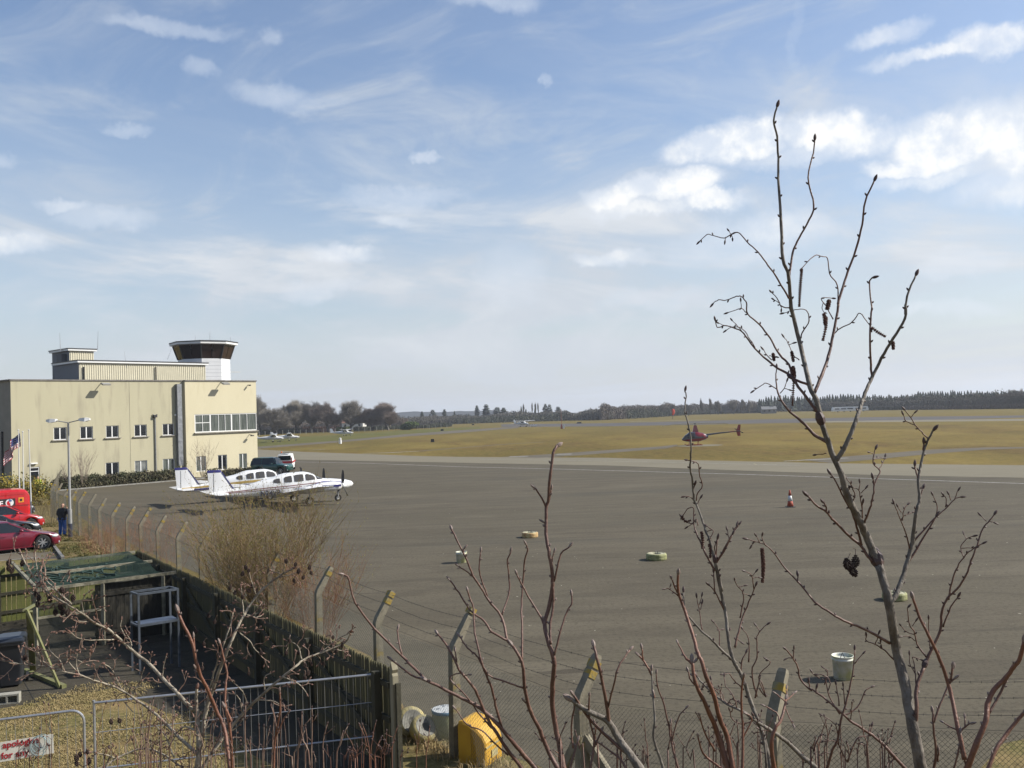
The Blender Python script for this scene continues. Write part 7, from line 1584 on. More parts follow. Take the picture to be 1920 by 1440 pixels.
    if tw.v: tw.build('twiglets', mthin if twiglets < .9 else mthick, e)['kind'] = 'stuff'
    for s, w in catkins:
        px = parse(s); pts = catmull([P(*q) for q in px], 5); k = d0/FPX; g = MB(); n = len(pts)
        g.tube(pts, [k*w*.22]*n, 5); L_ = sum((a-c).length for a, c in zip(pts, pts[1:])); m_ = max(6, int(L_/(k*3.2)))
        for i in range(m_):
            t = i/(m_-1)*(n-1); j = min(int(t), n-2); c = pts[j].lerp(pts[j+1], t-j); dd = (pts[j+1]-pts[j]).normalized(); o1 = dd.orthogonal().normalized(); o2 = dd.cross(o1); rr_ = k*w*.72*(.75+.25*math.sin(math.pi*min(1, .15+i/m_)))
            for q in range(5): a = 1.2566*q+i*.6; o = (o1*math.cos(a)+o2*math.sin(a)+dd*.5).normalized(); ellipsoid(g, c, o, rr_, rr_*.45, 4)
        g.build('catkin', M_CATK, e)
    for fr, x, y, r in cones:
        f = FR[fr]; c = P(f[0]+x/f[2], f[1]+y/f[2], rs.uniform(-.01, .01)); k = d0/FPX; g = MB(); R = r*k*(.78 if r < 7 else 1); ax = Vector((rs.gauss(0, .3), rs.gauss(0, .3), 1)).normalized(); o1 = ax.orthogonal().normalized(); o2 = ax.cross(o1)
        for i in range(7):
            t = i/6; rr_ = R*math.sqrt(max(.12, 1-(2*t-1)**2))
            for q in range(7): a = 2*math.pi*q/7+i*.45; o = (o1*math.cos(a)+o2*math.sin(a)); ellipsoid(g, c+ax*R*1.25*(2*t-1)+o*rr_*.35, (o-ax*.25).normalized(), rr_*.65+R*.1, R*.26, 4)
        g.build('cone', M_CONE, e)
        p2 = P(f[0]+x/f[2]+rs.uniform(-6, 6), f[1]+y/f[2]-r*rs.uniform(2, 3.5)); g = MB(); g.tube([c+Vector((0, 0, R)), c.lerp(p2, .6)+Vector((R*.4, 0, R)), p2], [k*.7, k*.6, k*.6], 4); g.build('stalk', mthin, e)
    return e
main = [
 (22, 15, 'p: 1727,1441 1712,1366 1695,1275 1680,1214 1667,1130 1647,1058'), (15, 9.5, 'p: 1647,1058 1627,1010 1614,981 1589,929 1578,890 1559,847 1541,794'),
 (9.5, 3.2, 'p: 1541,794 1531,750 1519,725 1500,644 1484,578 1479,519 1468,486 1465,425 1460,351 1459,296 1457,256 1451,226 1457,200'),
 (4.2, 2.8, '7: 588,1110 610,960 650,870 710,760 740,670 705,500 735,350 745,270'), (3.8, 1.4, '7: 585,1240 520,1130 460,1040 400,960 330,895 270,835 190,870 120,855 85,850 40,890'), (1.6, 1.2, '7: 270,835 235,850 220,830'), (1.6, 1.2, '7: 235,850 240,870'), (1.4, 1.2, '7: 200,865 195,885'),
 (6.5, 3.0, '8: 725,600 770,490 810,380 840,240 870,80 7: 890,1270 910,1195 950,1070 1010,900 1040,760 1055,650 1110,520'), (2.6, 1.5, '7: 888,1260 885,1160 835,1090 825,1000 790,983 740,980 668,1055'),
 (2.4, 1.6, '8: 838,250 880,210 950,175 980,140 1000,120 1050,180 1062,205'), (8.5, 3.2, '8: 850,1010 900,940 960,800 1000,690 1030,600 1075,500 1130,390 1200,270 1270,150 1272,60 7: 1300,1340 1310,1230 1365,1100'),
 (4.2, 2.6, '8: 1072,500 1065,430 1060,250 1070,90 7: 1095,1300 1080,1150 1100,1115'),
 (6.8, 1.8, '8: 800,890 730,850 650,770 560,690 510,600 495,500 500,450'), (2, 1.4, '8: 500,575 440,540 400,560 365,582'), (1.8, 1.3, '8: 520,600 545,570 560,530'), (1.5, 1.2, '8: 545,570 572,578'),
 (6.5, 1.6, '8: 770,745 700,650 630,560 590,500 480,430 370,330 300,240 250,210 190,195 145,205 132,165'), (2, 1.2, '8: 300,240 260,190 235,165'), (2, 1.3, '8: 370,325 330,260 290,210 240,200 200,220'), (1.4, 1.1, '8: 190,195 155,180'),
 (5.0, 1.6, '8: 600,525 575,430 520,370 460,270 400,190 325,125 320,60 290,20 250,20 200,42 150,38 120,60'), (1.8, 1.3, '8: 325,125 290,90 270,95 210,115'), (1.5, 1.2, '8: 288,90 285,50'), (5, 4.5, '8: 690,550 640,530 600,510'),
 (2.5, 1.4, '8: 645,270 655,230 695,165 675,100 610,100 545,118'), (2.4, 1.4, '7: 592,1302 540,1290 520,1250 480,1205'), (1.5, 1.2, '7: 530,1270 495,1250'), (1.5, 1.2, '7: 535,1285 540,1305'), (2.2, 1.4, '7: 858,1370 815,1290 785,1240 850,1240'), (1.4, 1.2, '7: 800,1265 790,1300 805,1335'),
 (2, 1.3, '8: 635,400 600,370 570,300 545,265'), (1.6, 1.2, '8: 575,310 595,300'), (2, 1.4, '8: 470,400 440,370 422,340'), (1.6, 1.2, '8: 455,375 490,380'), (2, 1.4, '8: 800,960 770,965 740,968'),
 (6, 3.5, 'g: 845,925 790,860 740,780 650,710 560,620 480,540 430,480 340,420 262,335'), (3, 2.6, 'g: 430,475 425,430 410,400'), (5, 2.6, 'g: 745,775 710,640 680,540 650,460 600,380 540,260 500,180 470,140'), (2.4, 1.6, 'g: 655,480 660,400 685,330 650,230 610,180'), (2, 1.4, 'g: 660,330 600,310 640,270 600,265'),
 (4.2, 2, 'g: 772,575 820,450 850,330 860,230 900,150 910,100 8: 1080,1020 1085,960 1092,935'), (2, 1.3, '8: 1112,1060 1140,1010 1150,985'), (1.8, 1.2, '8: 1080,1000 1110,985 1140,990'), (1.6, 1.2, '8: 1085,965 1060,955'), (3, 2.4, 'g: 860,240 850,180'),
 (2.6, 1.5, 'g: 752,550 750,450 735,350 720,280 665,260'), (1.7, 1.3, 'g: 740,310 780,270'), (1.6, 1.2, 'g: 722,285 730,220'), (2.2, 1.8, 'g: 750,450 757,400'),
 (10, 3.4, 'p: 1668,1130 d: 130,1230 180,1110 200,1040 230,930 245,860 265,700 290,600 280,480 300,370 320,280 350,210 378,160'), (2.6, 1.6, 'd: 350,220 300,170 265,130 225,70 195,32'), (2, 1.4, 'd: 265,130 200,100 185,62'), (1.6, 1.3, 'd: 232,80 255,50'),
 (3.8, 1.8, 'd: 245,880 300,820 380,730 450,670 510,605 552,590'), (1.8, 1.4, 'd: 515,602 535,550'), (2, 1.4, 'd: 400,700 400,640 375,580'), (2, 1.4, 'd: 455,655 460,600 445,580'), (1.7, 1.4, 'd: 490,610 478,575'), (4.4, 2.8, 'd: 215,1010 290,890 350,790 395,715'), (3.2, 1.5, 'd: 225,920 200,820 160,720 130,650 125,632'), (2, 1.4, 'd: 180,740 185,680 210,640'), (1.8, 1.3, 'd: 192,710 238,690'), (1.6, 1.3, 'd: 170,690 150,655'), (3, 2.6, 'd: 280,480 265,420 258,388'), (2.6, 2.4, 'd: 292,590 310,535'), (3, 2.8, 'd: 313,290 316,245'),
 (6, 2, 'p: 1668,1206 1634,1186 1607,1174 1573,1159 1549,1143 1527,1128 1500,1095 1471,1064 1449,1034 1434,1021 1416,1015 1402,1011'), (1.8, 1.4, '5: 935,75 918,45 912,18'), (1.8, 1.4, '5: 900,60 880,20'), (1.6, 1.3, '5: 870,50 850,72'), (2.5, 2.2, '5: 1132,305 1132,262'),
 (3.8, 1.7, '6: 650,845 560,760 510,710 460,680 410,660 407,632'), (2, 1.5, '6: 462,682 482,618'), (1.6, 1.3, '6: 505,710 495,670'),
 (7, 6, '6: 708,1180 716,1060 715,950 760,820'), (6, 2.2, '6: 760,820 790,750 860,600 d: 430,1330 470,1240 530,1180 590,1090 620,1000 660,900 690,800 740,740 768,702'), (1.7, 1.4, 'd: 720,745 685,712'), (1.7, 1.4, 'd: 735,745 765,752'), (3.6, 1.8, 'd: 475,1250 490,1160 520,1060 570,980 620,930 690,890'), (2.2, 1.5, 'd: 572,975 555,910 590,860 630,842'), (1.7, 1.3, 'd: 560,918 640,915'), (1.5, 1.3, 'd: 590,860 575,832'), (3, 2.4, 'd: 440,1425 490,1300 535,1232'),
 (3.2, 1.8, '6: 775,760 720,680 700,600 672,560 660,480 662,455'), (2, 1.4, '6: 700,620 650,600 620,568'), (1.8, 1.4, '6: 705,660 670,632 628,634'), (1.8, 1.4, '6: 690,570 710,540'), (2.5, 1.5, '6: 715,945 700,800 690,760 740,775'), (2, 1.4, '6: 712,870 675,800 672,748'), (2, 1.5, '6: 800,700 790,600 790,528'),
]
cat_main = [('7: 665,1062 655,1180 650,1288', 5.5), ('7: 800,1335 810,1400 p: 1548,595 8: 795,200 778,278', 6.5), ('8: 590,350 600,405', 6), ('8: 598,440 607,500', 7), ('8: 603,520 598,600 595,670', 4.5), ('8: 1070,205 1110,235 1150,258', 5.5), ('8: 1198,290 1200,332', 6), ('5: 912,92 920,200 915,296', 7), ('8: 815,40 805,90', 8), ('8: 478,360 484,400', 6)]
cones_main = [('g', 620, 950, 8.5), ('g', 692, 922, 8), ('g', 668, 1012, 8), ('g', 650, 965, 6)]
sapling('alder_sapling', 'tallest bare alder sapling rising across the right of the view into the sky', 2.35, main, seed=3, catkins=cat_main, cones=cones_main, budm=M_BUDD, split=7, budsc=1.15)
s2 = [
 (9, 5.0, '5: 965,1442 920,1250 880,1130 840,1030 810,930 770,840 740,790 715,700 700,600 690,500 670,400 640,270 625,180'),
 (5.5, 2.2, 'c: 595,1330 560,1170 545,1130 520,1010 490,940 460,850 430,770 415,740 405,620 390,540 395,450 395,340 380,260 355,170 365,80 358,45'),
 (3.6, 2, 'c: 552,1160 600,1080 640,1000 670,950 690,912'), (1.7, 1.4, 'c: 640,1000 630,942'), (1.8, 1.4, 'c: 660,965 705,905'), (2.2, 2, 'c: 552,1110 548,1050 565,995'), (4.4, 1.7, 'c: 550,1200 490,1090 440,980 415,900 415,830 410,795 380,800 345,845'), (2.2, 1.4, 'c: 420,905 370,885 340,860'), (2, 1.4, 'c: 440,910 430,870 395,905 378,915'),
 (2.4, 1.7, 'c: 430,750 440,700 470,655 450,580 445,520 420,500 375,490'), (2, 1.5, 'c: 415,745 385,725 360,722'), (2, 1.6, 'c: 488,950 540,940 520,985'), (1.7, 1.4, 'c: 535,940 500,915'), (2.4, 2.2, 'c: 410,690 420,650'), (1.8, 1.5, 'c: 440,770 455,735'),
 (5.5, 2.4, '5: 752,795 660,710 600,650 540,600 480,530 440,480 430,360'), (2.4, 1.5, '5: 650,700 650,600 620,550'), (1.6, 1.3, '5: 645,600 662,590'), (2.4, 1.6, '5: 545,595 530,480 512,395'), (1.6, 1.3, '5: 525,440 542,388'), (1.6, 1.3, '5: 535,470 545,430'),
 (4.6, 2, '5: 745,700 770,600 800,500 840,400 872,322'), (2.2, 1.4, '5: 862,340 850,260 810,235'), (1.6, 1.3, '5: 848,268 872,238'), (1.6, 1.3, '5: 852,275 888,270'), (3, 1.5, '5: 778,520 800,380 760,320 745,290'), (1.6, 1.3, '5: 790,370 825,378'), (1.6, 1.3, '5: 770,330 800,322'), (2, 1.6, '5: 755,640 780,665'),
 (3, 2.2, '5: 680,470 630,370 590,320'), (2.6, 2, '5: 622,360 615,240'), (2.6, 2.2, '5: 625,175 640,35'), (3, 2, '5: 630,185 680,110 730,8'), (3, 1.6, '5: 830,790 830,650 795,590'), (3.5, 1.7, '5: 880,1000 850,850 880,760 880,650 900,600 942,560'), (1.7, 1.3, '5: 900,605 878,570'), (2.6, 1.5, '5: 895,950 935,1000 890,880 960,800 945,775'),
 (3.2, 2, '5: 780,880 790,780 812,735'), (2.6, 1.6, '5: 800,960 740,900 710,860 680,865'),
]
sapling('alder_sapling', 'slender bare alder sapling standing before the red helicopter', 2.2, s2, seed=4, catkins=[('c: 340,850 360,885 392,878', 5), ('c: 463,950 472,1000 470,1052', 5.5), ('c: 512,1030 522,1070 520,1112', 5.5), ('5: 545,0 545,90', 5), ('5: 592,30 595,140', 5)], budm=M_BUDD, split=5.2, budsc=1.1)
s3 = [(9, 3.2, '5: 1245,1442 1130,1340 1040,1260 950,1200 870,1150 790,1090 700,1050 620,990 530,900 512,878'), (2.6, 1.7, '5: 700,1052 660,1010 650,960 610,975'), (2.4, 1.6, '5: 760,1075 730,990 690,940 680,880'), (2.4, 1.6, '5: 620,990 600,900'), (2.4, 1.8, '5: 860,1148 790,1170 730,1140 715,1090'), (3, 1.8, '5: 870,1010 900,900 930,980'), (5, 2.6, '5: 940,1440 920,1250 860,1120'), (2.4, 1.6, '5: 700,1055 720,1020 760,1030')]
sapling('alder_sapling', 'pale grey alder stem slanting up to the left across the lichened fence post', 2.0, s3, seed=5, budm=M_BUDD, split=4.5, twiglets=.35)
s4 = [(10, 4.5, '5: 735,1442 700,1250 650,1130 620,1000 570,880 540,780 520,740 480,600 440,480 400,360 398,250'), (3, 2.6, '5: 402,370 385,350 358,280'), (2.4, 1.6, '5: 398,385 345,342 322,340'), (1.6, 1.4, '5: 350,345 348,328'), (12, 5.5, '5: 705,1442 640,1230 590,1100 540,1000 500,900 485,790'), (5, 2.2, '5: 485,800 450,770 420,720 395,672'), (3, 2.6, '5: 500,930 470,890 460,850'), (4, 3, '5: 525,745 515,770'), (5, 3, '5: 665,1442 590,1390 540,1330 520,1250'), (4, 2.4, '5: 622,1335 560,1220 530,1120'), (2, 1.6, '5: 545,1170 512,1110')]
sapling('alder_sapling', 'thick reddish alder shoots standing left of the slanting grey stem', 1.8, s4, seed=6, mthick=M_BK_B, mthin=M_BK_B, split=8)
s5 = [(6, 3, '5: 305,1442 260,1300 245,1240 255,1130 240,960 235,840'), (4, 3, '5: 236,870 190,790 158,752'), (3, 2.8, '5: 182,782 175,708'), (3, 2.6, '5: 253,1010 248,985')]
sapling('alder_sapling', 'thin upright reddish shoot with forked top near the middle bottom', 1.9, s5, seed=7, mthin=M_BK_B)
s6 = [(5, 2.4, '5: 398,1442 360,1300 340,1180 310,1050 270,940 264,862'), (3, 2.2, '5: 356,1285 400,1130 443,1075'), (2.4, 2, '5: 345,1240 350,1165')]
sapling('alder_sapling', 'slender forked shoot just right of the upright reddish one', 1.9, s6, seed=8)
s7 = [(5.5, 3.2, '5: 792,1442 795,1200 785,1050 790,930 800,880'), (3, 2, '5: 797,1250 850,1140 820,1110')]
sapling('alder_sapling', 'straight brown shoot between the thick reddish shoots and the lichened post', 1.8, s7, seed=9, mthin=M_BK_B)
s8 = [(9, 4, '5: 985,1442 970,1300 990,1200 1030,1140 1060,1020'), (3, 2, '5: 1058,1030 1110,982'), (3, 2, '5: 1062,1010 1062,955'), (3, 1.8, '5: 1062,1040 1030,1010 1000,985'), (3, 2, '5: 1020,1150 1000,1100 930,1060'), (2.5, 2, '5: 1060,1080 1100,1170')]
sapling('alder_sapling', 'dark stubby alder shoot directly before the lichened post', 1.7, s8, seed=10, mthick=M_BK_B, mthin=M_BK_B, split=20)
s9 = [(10, 5, 'p: 1057,1442 1049,1400 1039,1348 1035,1296 1039,1244 b: 710,1300 690,1200 720,1080 740,950 735,850 715,730 700,620 700,450 715,400 725,250 745,100 772,55'), (5, 4.5, 'b: 728,1330 725,1200 745,1080 742,950'), (4.2, 3, 'b: 697,445 660,370 626,325'), (4, 3, 'b: 750,925 780,800 800,740 848,702'), (4.2, 3, 'b: 687,1205 650,1130 600,1050 550,960 512,882'), (4, 3, 'b: 752,1400 790,1250 830,1130 865,1060 863,1015'), (2.6, 2.2, 'b: 738,800 750,740'), (2.8, 2.5, 'b: 700,560 682,545'), (2.8, 2.5, 'b: 722,400 733,335')]
sapling('alder_sapling', 'dark red upright alder shoot whose tip reaches the grass in the middle', 1.9, s9, seed=11, mthick=M_BK_R, split=20, bud_every=42)
s10 = [(16, 8, '4: 1915,1150 1760,930 1690,820 1540,740 1425,660'), (7, 4.5, '4: 1695,830 1680,700 1620,400 1588,275'), (4, 3, '4: 1690,712 1740,520 1760,430 1848,302'), (7, 4, '4: 1840,1060 1700,940 1550,790 1440,625'), (5, 3, '4: 1565,1145 1590,960 1555,800 1555,635'), (4, 3, '4: 1592,1000 1640,890'), (4.5, 3, '4: 1420,1142 1470,960'), (4, 3, '4: 1440,1010 1425,860 1450,700'), (5, 3, '4: 1815,1145 1760,1070 1620,970'), (3, 2.6, '4: 1765,1075 1755,1010')]
sapling('alder_sapling', 'thick pinkish alder branch slanting up left over the corner fence post', 1.6, s10, seed=12, mthick=M_BK_G, split=12)
s11 = [(9, 5, '4: 1165,1150 1100,1080 1000,960 900,840 780,730 700,680 560,610 380,520'), (5, 3.2, '4: 380,520 270,410 200,340 a: 250,660 150,530 120,460 100,370 72,352'), (3.2, 2.8, '4: 205,335 180,230 175,155'), (3.8, 3, '4: 370,520 270,480 230,450 130,372'), (7.5, 3.4, '4: 1065,1150 960,1010 890,900 840,830 780,700 740,600 690,530 620,450 590,380 540,290 500,230 462,185'), (3, 2.6, '4: 600,390 590,315'), (2.4, 1.8, '4: 625,470 580,480 550,500 560,520'), (2.4, 1.8, '4: 640,480 660,485 685,480'), (5, 3, '4: 925,860 880,700 850,570 800,450 770,350 740,220 b: 240,1250 230,1100 205,1020 196,992'),
 (8.5, 5, '4: 1325,1150 1250,1010 1200,880 1130,740 1090,580 1070,390 1000,270'), (5, 3.2, '4: 1000,270 b: 450,1300 410,1150 330,1050 290,980 230,890 180,770 120,650 92,592'), (3.8, 2.8, '4: 1068,385 b: 545,1250 540,1080 550,930 560,800 580,730 572,690'), (3.6, 2.8, 'b: 415,1140 460,1000 460,880 450,800 470,738'), (3, 2.6, 'b: 322,1025 285,920 270,850 278,738'), (4.5, 2.8, 'b: 445,1302 350,1250 300,1180 210,1110 140,1000 82,920'), (3, 2.5, 'b: 238,900 170,850 138,828'),
 (3.6, 2.8, '4: 1082,578 980,540 840,490 790,420 740,340 680,290 622,205'), (3.5, 2.2, '4: 968,1058 860,960 780,880 680,840 592,728'), (3.5, 2.2, '4: 855,865 760,760 690,660 588,552'), (3, 2.4, '4: 1130,760 1110,700 1085,670'), (2.4, 2.2, 'b: 165,745 172,715')]
sapling('alder_sapling', 'wide-spreading reddish alder sapling fanning out left of the middle bottom', 2.0, s11, seed=13, mthick=M_BK_R, split=30, bud_every=46)
s12 = [(11, 7, '6: 1025,1445 1080,1300 1140,1150 1150,1050 1190,960 1260,890 1310,820 1350,770 1378,660'), (5, 4.4, '6: 1158,1105 1220,1000 1268,895'), (4, 3, '6: 1022,1430 975,1260 1000,1200 1045,1168'), (3, 2.4, '6: 1012,1195 1012,1135'), (3.4, 2.2, '6: 978,1215 920,1185 882,1162'), (3.5, 3, '6: 945,1440 975,1330 985,1225'), (9, 4.5, '6: 1010,1390 970,1200 920,960 860,780 790,630 730,510 692,395'), (4, 3.4, '6: 925,900 936,820'), (4, 3.4, '6: 905,930 950,890')]
sapling('alder_sapling', 'dark curving alder stems with a long slanting shoot at the lower right corner', 1.7, s12, seed=14, mthick=M_BK_B, mthin=M_BK_R, split=8)
s13 = [(7, 6, '6: 1155,1445 1200,1330 1270,1230 1340,1140 1378,1100')]
sapling('alder_sapling', 'single dark shoot leaning out of the lower right corner', 1.6, s13, seed=15, mthick=M_BK_B, mthin=M_BK_B)
s14 = [(5, 3.4, '6: 822,1445 835,1350 820,1200 815,1098'), (4, 3.2, '6: 822,1160 860,1050 910,930 940,830'), (3.5, 3, '6: 845,1400 850,1340')]
sapling('alder_sapling', 'forked dark shoot just right of the tall alder trunk', 1.9, s14, seed=16)
s15 = [(7, 2.2, '6: 645,1445 560,1350 480,1270 400,1210 310,1150 230,1080 160,1020 80,960 5: 1210,960 1150,900 1130,820 1100,760 1058,712'), (2, 1.6, '5: 1105,770 1108,712'), (2, 1.5, '5: 1095,765 1065,768'), (2.6, 2.2, '5: 1205,955 1200,912'), (2.6, 2.4, '5: 1245,985 1245,950'), (5, 2.2, '6: 165,1445 200,1330 230,1270 250,1150 290,1010 320,880 335,715'), (2.2, 1.6, '6: 335,800 385,740'), (3, 1.8, '6: 272,1120 350,1070 400,970 435,945'), (3, 1.8, '6: 245,1110 180,1000 150,880 112,868'), (2.6, 1.8, '6: 240,1060 235,1000 222,930'), (2.4, 1.6, '6: 275,1050 265,940'), (2.6, 1.6, '6: 290,1405 240,1300 220,1180 140,1120'), (3.4, 2, '6: 292,1405 350,1260 420,1240 440,1185'), (2.4, 1.6, '6: 350,1290 390,1300 400,1340'), (2, 1.5, '6: 150,930 170,850 150,830'), (2, 1.5, '6: 120,890 90,870 75,855')]
sapling('alder_sapling', 'bushy alder shoot before the large white bucket', 2.1, s15, seed=17, budm=M_BUDD, mthick=M_BK_R, split=40, twiglets=.15)
# the pale grey cone-bearing bush on the left
lb = [(13, 5, 'e: 312,1442 320,1280 310,1100 300,1000 306,930'), (7.5, 4.5, 'e: 285,1070 180,960 100,880 0,770 f: 1090,880 980,780 850,670'), (4.5, 2.5, 'f: 850,670 760,630 650,550 550,490 450,430 340,350 270,260 210,170 162,65'), (2.4, 1.8, 'f: 330,320 290,180 280,62'), (2.6, 1.8, 'f: 570,480 480,400 420,340 370,290 360,220'), (2, 1.5, 'f: 335,320 320,250 325,200'), (2, 1.6, 'f: 665,552 650,470 680,400 718,370'), (2.6, 1.6, 'f: 905,757 720,765 620,745 560,700'), (2.4, 1.6, 'f: 1040,825 1000,750 960,660 965,602'), (2.2, 1.6, 'f: 1045,810 1035,770 1000,705'), (2.2, 1.6, 'f: 1290,1060 1300,970 1320,890'), (2, 1.5, 'f: 1062,1172 1110,1090 1140,1000'), (2, 1.5, 'f: 480,310 510,260 540,225'), (2, 1.4, 'f: 700,620 620,610 560,590'), (2.2, 1.4, 'f: 475,465 380,470 300,460'), (1.8, 1.3, 'f: 760,610 770,560 730,420'),
 (6.5, 3, 'e: 300,1345 180,1230 100,1150 0,1060 f: 1100,1250 960,1160 870,1120 740,1080 630,1040'), (3, 1.7, 'f: 630,1040 540,1020 420,990 330,965 200,960 100,940 0,920'), (2.4, 1.6, 'f: 642,1052 610,980 610,880 640,832'), (2, 1.5, 'f: 615,920 690,960'), (2.2, 1.6, 'f: 425,990 340,930 280,845'), (2.4, 1.6, 'f: 972,1162 940,1100 890,1000 832,955'), (2, 1.5, 'f: 500,1000 480,930 400,850 380,800'), (1.8, 1.4, 'f: 100,940 60,905 20,905'), (2, 1.5, 'f: 980,1160 990,1110'), (2, 1.4, 'f: 600,1000 540,930 530,880'), (1.7, 1.4, 'f: 330,965 330,880 300,830'),
 (8, 3, 'e: 338,1235 370,1050 420,900 470,760 520,640 570,530 620,440 700,320 830,210 925,158'), (3.6, 2.2, 'e: 372,1040 400,880 430,780 480,640 520,520 540,440'), (2.6, 1.6, 'e: 610,455 600,380 590,280'), (2.4, 1.6, 'e: 690,335 660,250 640,180'), (2.2, 1.5, 'e: 860,190 870,110'), (2.2, 1.5, 'e: 830,212 900,200 960,180'), (2.4, 1.6, 'e: 580,570 640,620 690,690 720,700'), (2, 1.5, 'e: 620,450 680,470 720,460'),
 (8, 2.6, 'e: 335,1442 450,1280 540,1160 640,1050 780,920 900,820 1000,740 1100,700 1250,640 1295,570'), (2.2, 1.5, 'e: 742,945 740,860 785,828'), (2.2, 1.5, 'e: 680,1000 790,1010 850,1035'), (2.2, 1.5, 'e: 860,855 960,900 1010,960'), (2.4, 1.6, 'e: 980,740 950,650 880,620'), (2.2, 1.5, 'e: 640,1055 600,950 530,880'), (2.2, 1.6, 'e: 1100,702 1200,620 1290,570'), (2.2, 1.5, 'e: 1150,670 1260,690'), (2, 1.5, 'e: 600,1090 580,1000 545,960'),
 (4.5, 3, 'h: 935,1152 1040,1070 1220,990 1330,980 1450,1020 1550,1080 1640,1150'), (3, 2, 'h: 1045,1070 940,1030 820,1010'), (3.5, 2, 'e: 380,1400 470,1240 560,1180 600,1120'), (3.2, 1.8, 'e: 300,1200 210,1180 130,1300'), (3, 1.8, 'e: 160,1370 100,1230 40,1170'), (2.8, 1.7, 'e: 335,1200 380,1170 400,1150')]
cn = [('e', x, y, r) for x, y, r in ((620, 150, 4.5), (600, 190, 4.5), (640, 170, 4), (880, 110, 4.5), (940, 130, 4), (960, 175, 5), (1030, 150, 4.5), (1040, 185, 4), (990, 215, 4), (930, 235, 4), (640, 300, 4.5), (660, 270, 4), (520, 280, 4), (550, 315, 4), (600, 340, 4.5), (690, 300, 4), (1000, 780, 4.5), (1020, 830, 5), (1000, 860, 4.5), (960, 700, 4), (1040, 770, 4), (980, 920, 4), (1120, 770, 4), (380, 460, 4), (420, 500, 4), (300, 560, 4), (350, 640, 4), (1180, 600, 4), (1240, 650, 4), (1200, 690, 4), (880, 700, 4), (900, 620, 4), (720, 700, 4), (340, 800, 4), (640, 830, 3.5))]
cn += [('f', x, y, 6) for x, y in ((70, 145), (180, 150), (70, 190), (95, 207), (480, 500), (500, 540), (310, 430), (395, 440), (580, 428), (495, 365), (290, 400), (200, 902), (440, 540), (540, 540), (300, 475))] + [('h', 690, 1060, 6), ('h', 720, 1030, 5), ('h', 785, 1010, 5), ('h', 800, 1090, 6), ('h', 690, 1110, 5), ('h', 1000, 735, 5), ('h', 1075, 725, 5)]
sapling('alder_bush', 'pale grey bare alder bush with dark cones spreading over the yard at lower left', 3.4, lb, cat='bush', seed=20, mthick=M_BK_P, mthin=M_BK_T, split=1.9, twiglets=.72, bud_every=11, cones=cn, budm=mat('reddish_catkin_buds', (.15, .075, .055), .7, col2=(.26, .15, .11), scale=50), curl=1.2, budsc=.85)
s21 = [(7, 5, 'e: 520,1442 500,1300 480,1180 430,1070 380,950 320,820 290,700 270,620 210,500 185,432'), (3, 2.6, 'e: 292,690 285,600'), (3, 2.6, 'e: 330,840 300,800')]
sapling('alder_sapling', 'single smooth red-brown shoot leaning left before the barrier panel', 2.8, s21, seed=21, mthick=M_BK_B, mthin=M_BK_B)
s22 = [(6, 3, 'e: 532,1442 520,1200 490,1060 490,900 500,830 470,700 455,640'), (5, 4, 'e: 525,1140 505,1090 488,1050')]
sapling('alder_sapling', 'upright red-brown shoot just right of the left-leaning one', 2.8, s22, seed=22, mthick=M_BK_B, mthin=M_BK_B)
s23 = [(4.5, 2.6, 'e: 798,1442 810,1250 840,1080 838,950'), (2.6, 2, 'e: 812,1240 860,1130 890,1090')]
sapling('alder_sapling', 'thin red-brown shoot before the middle of the long barrier panel', 2.9, s23, seed=23, mthick=M_BK_B, mthin=M_BK_B)
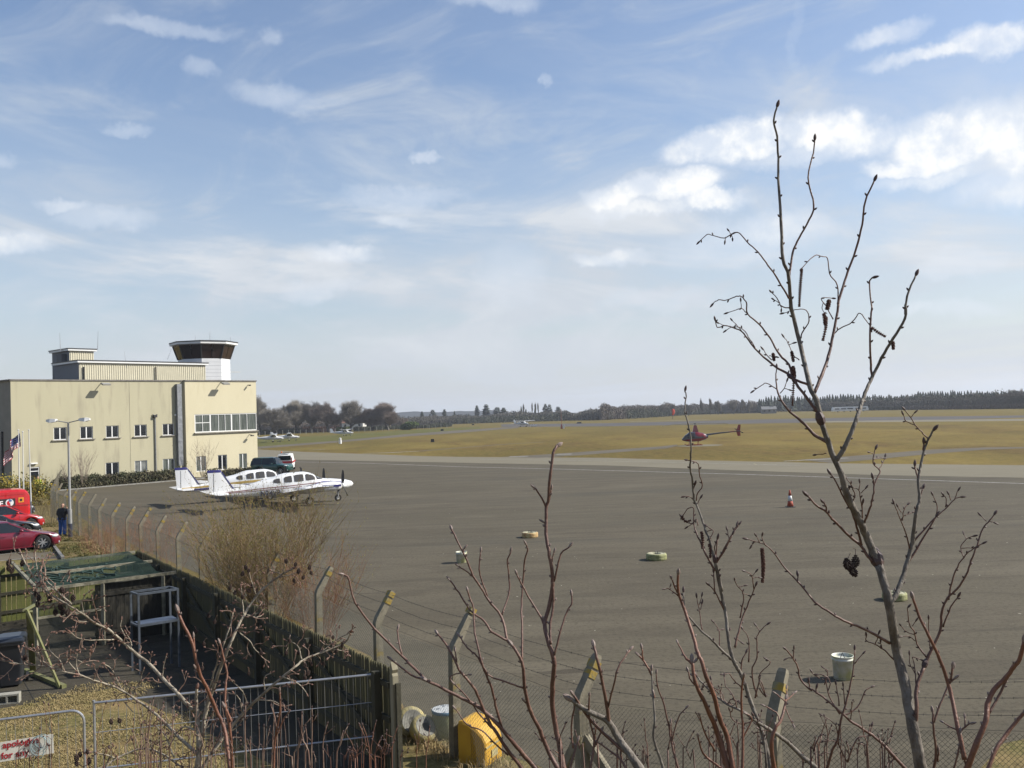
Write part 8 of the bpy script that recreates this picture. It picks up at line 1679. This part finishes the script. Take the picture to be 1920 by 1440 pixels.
# fine undergrowth stems along the bottom edge
def undergrowth(name, x0, x1, ytop, n, d0, seed, label, m_, w=(1.2, 3.0)):
    rs = random.Random(seed); k = d0/FPX; px = lerp(x0, x1, .5); p0 = A(px, 1441, d0); base = Vector((p0.x, p0.y, bank_z(p0.y))); e = empty(name, base, 0, label, 'undergrowth'); g = MB(); b = MB()
    for i in range(n):
        x = rs.uniform(x0, x1); yt = lerp(1440, ytop, rs.random()**.7)-10; dd = d0*rs.uniform(.9, 1.15); lean = rs.gauss(0, 18); q0 = A(x, 1560, dd)-base; q0.z = bank_z(dd)-base.z-.02; P_ = [q0, A(x+lean*.4, 1470, dd)-base, A(x+lean*.7+rs.gauss(0, 3), lerp(1450, yt, .6), dd)-base, A(x+lean+rs.gauss(0, 4), yt, dd)-base]; r = rs.uniform(*w)*k/2
        P_ = catmull(P_, 3); nn = len(P_); g.tube(P_, [lerp(r*1.2, r*.6, j/(nn-1)) for j in range(nn)], 4); d = (P_[-1]-P_[-2]).normalized(); ellipsoid(b, P_[-1], d, k*6, k*1.8, 5)
        for j in range(5, nn-1, 2):
            if rs.random() < .7: o = Vector((rs.gauss(0, 1), rs.gauss(0, .4), rs.uniform(.3, 1))).normalized(); ln = k*rs.uniform(5, 22); q = P_[j]+o*ln; g.tube([P_[j], P_[j]+o*ln*.6+Vector((0, 0, ln*.1)), q+Vector((0, 0, ln*.25))], [r*.6, r*.5, r*.4], 4); ellipsoid(b, q+Vector((0, 0, ln*.25)), o, k*4.5, k*1.5, 4)
    o = g.build('stems', m_, e, smooth=True); o['kind'] = 'stuff'; o = b.build('buds', M_BUDD, e); o['kind'] = 'stuff'
undergrowth('undergrowth', 260, 640, 1310, 52, 3.0, 31, 'thicket of short pale shoots at the bottom edge under the grey alder bush', M_BK_T)
undergrowth('undergrowth', 0, 300, 1330, 16, 3.0, 32, 'few thin reddish stalks at the bottom left before the sign', M_BK_B, (1.0, 1.8))
undergrowth('undergrowth', 620, 800, 1360, 22, 2.9, 33, 'short reddish shoots at the bottom edge near the gate post', M_BK_B, (1.0, 2.2))
undergrowth('undergrowth', 950, 1320, 1360, 18, 2.0, 34, 'short red-brown shoots at the bottom edge in the middle', M_BK_R, (1.5, 3.4))
undergrowth('undergrowth', 1330, 1700, 1345, 32, 2.0, 35, 'dense short red-brown shoots at the bottom edge left of the tall alder trunk', M_BK_R, (1.5, 3.4))

# ================================================================ haze
hb = MB(); hb.box((0, 2295, 44), (5010, 5010, 90)); hz_o = hb.build('haze', [])
hm = bpy.data.materials.new('haze_air'); hm.use_nodes = True; hn = hm.node_tree; hn.nodes.clear()
pv = hn.nodes.new('ShaderNodeVolumePrincipled'); pv.inputs['Color'].default_value = (.86, .91, 1, 1); pv.inputs['Density'].default_value = .00018; pv.inputs['Anisotropy'].default_value = 0.2
ho = hn.nodes.new('ShaderNodeOutputMaterial'); hn.links.new(pv.outputs[0], ho.inputs['Volume'])
hz_o.data.materials.append(hm); tag(hz_o, 'thin pale haze over the airfield', 'haze', kind='stuff')
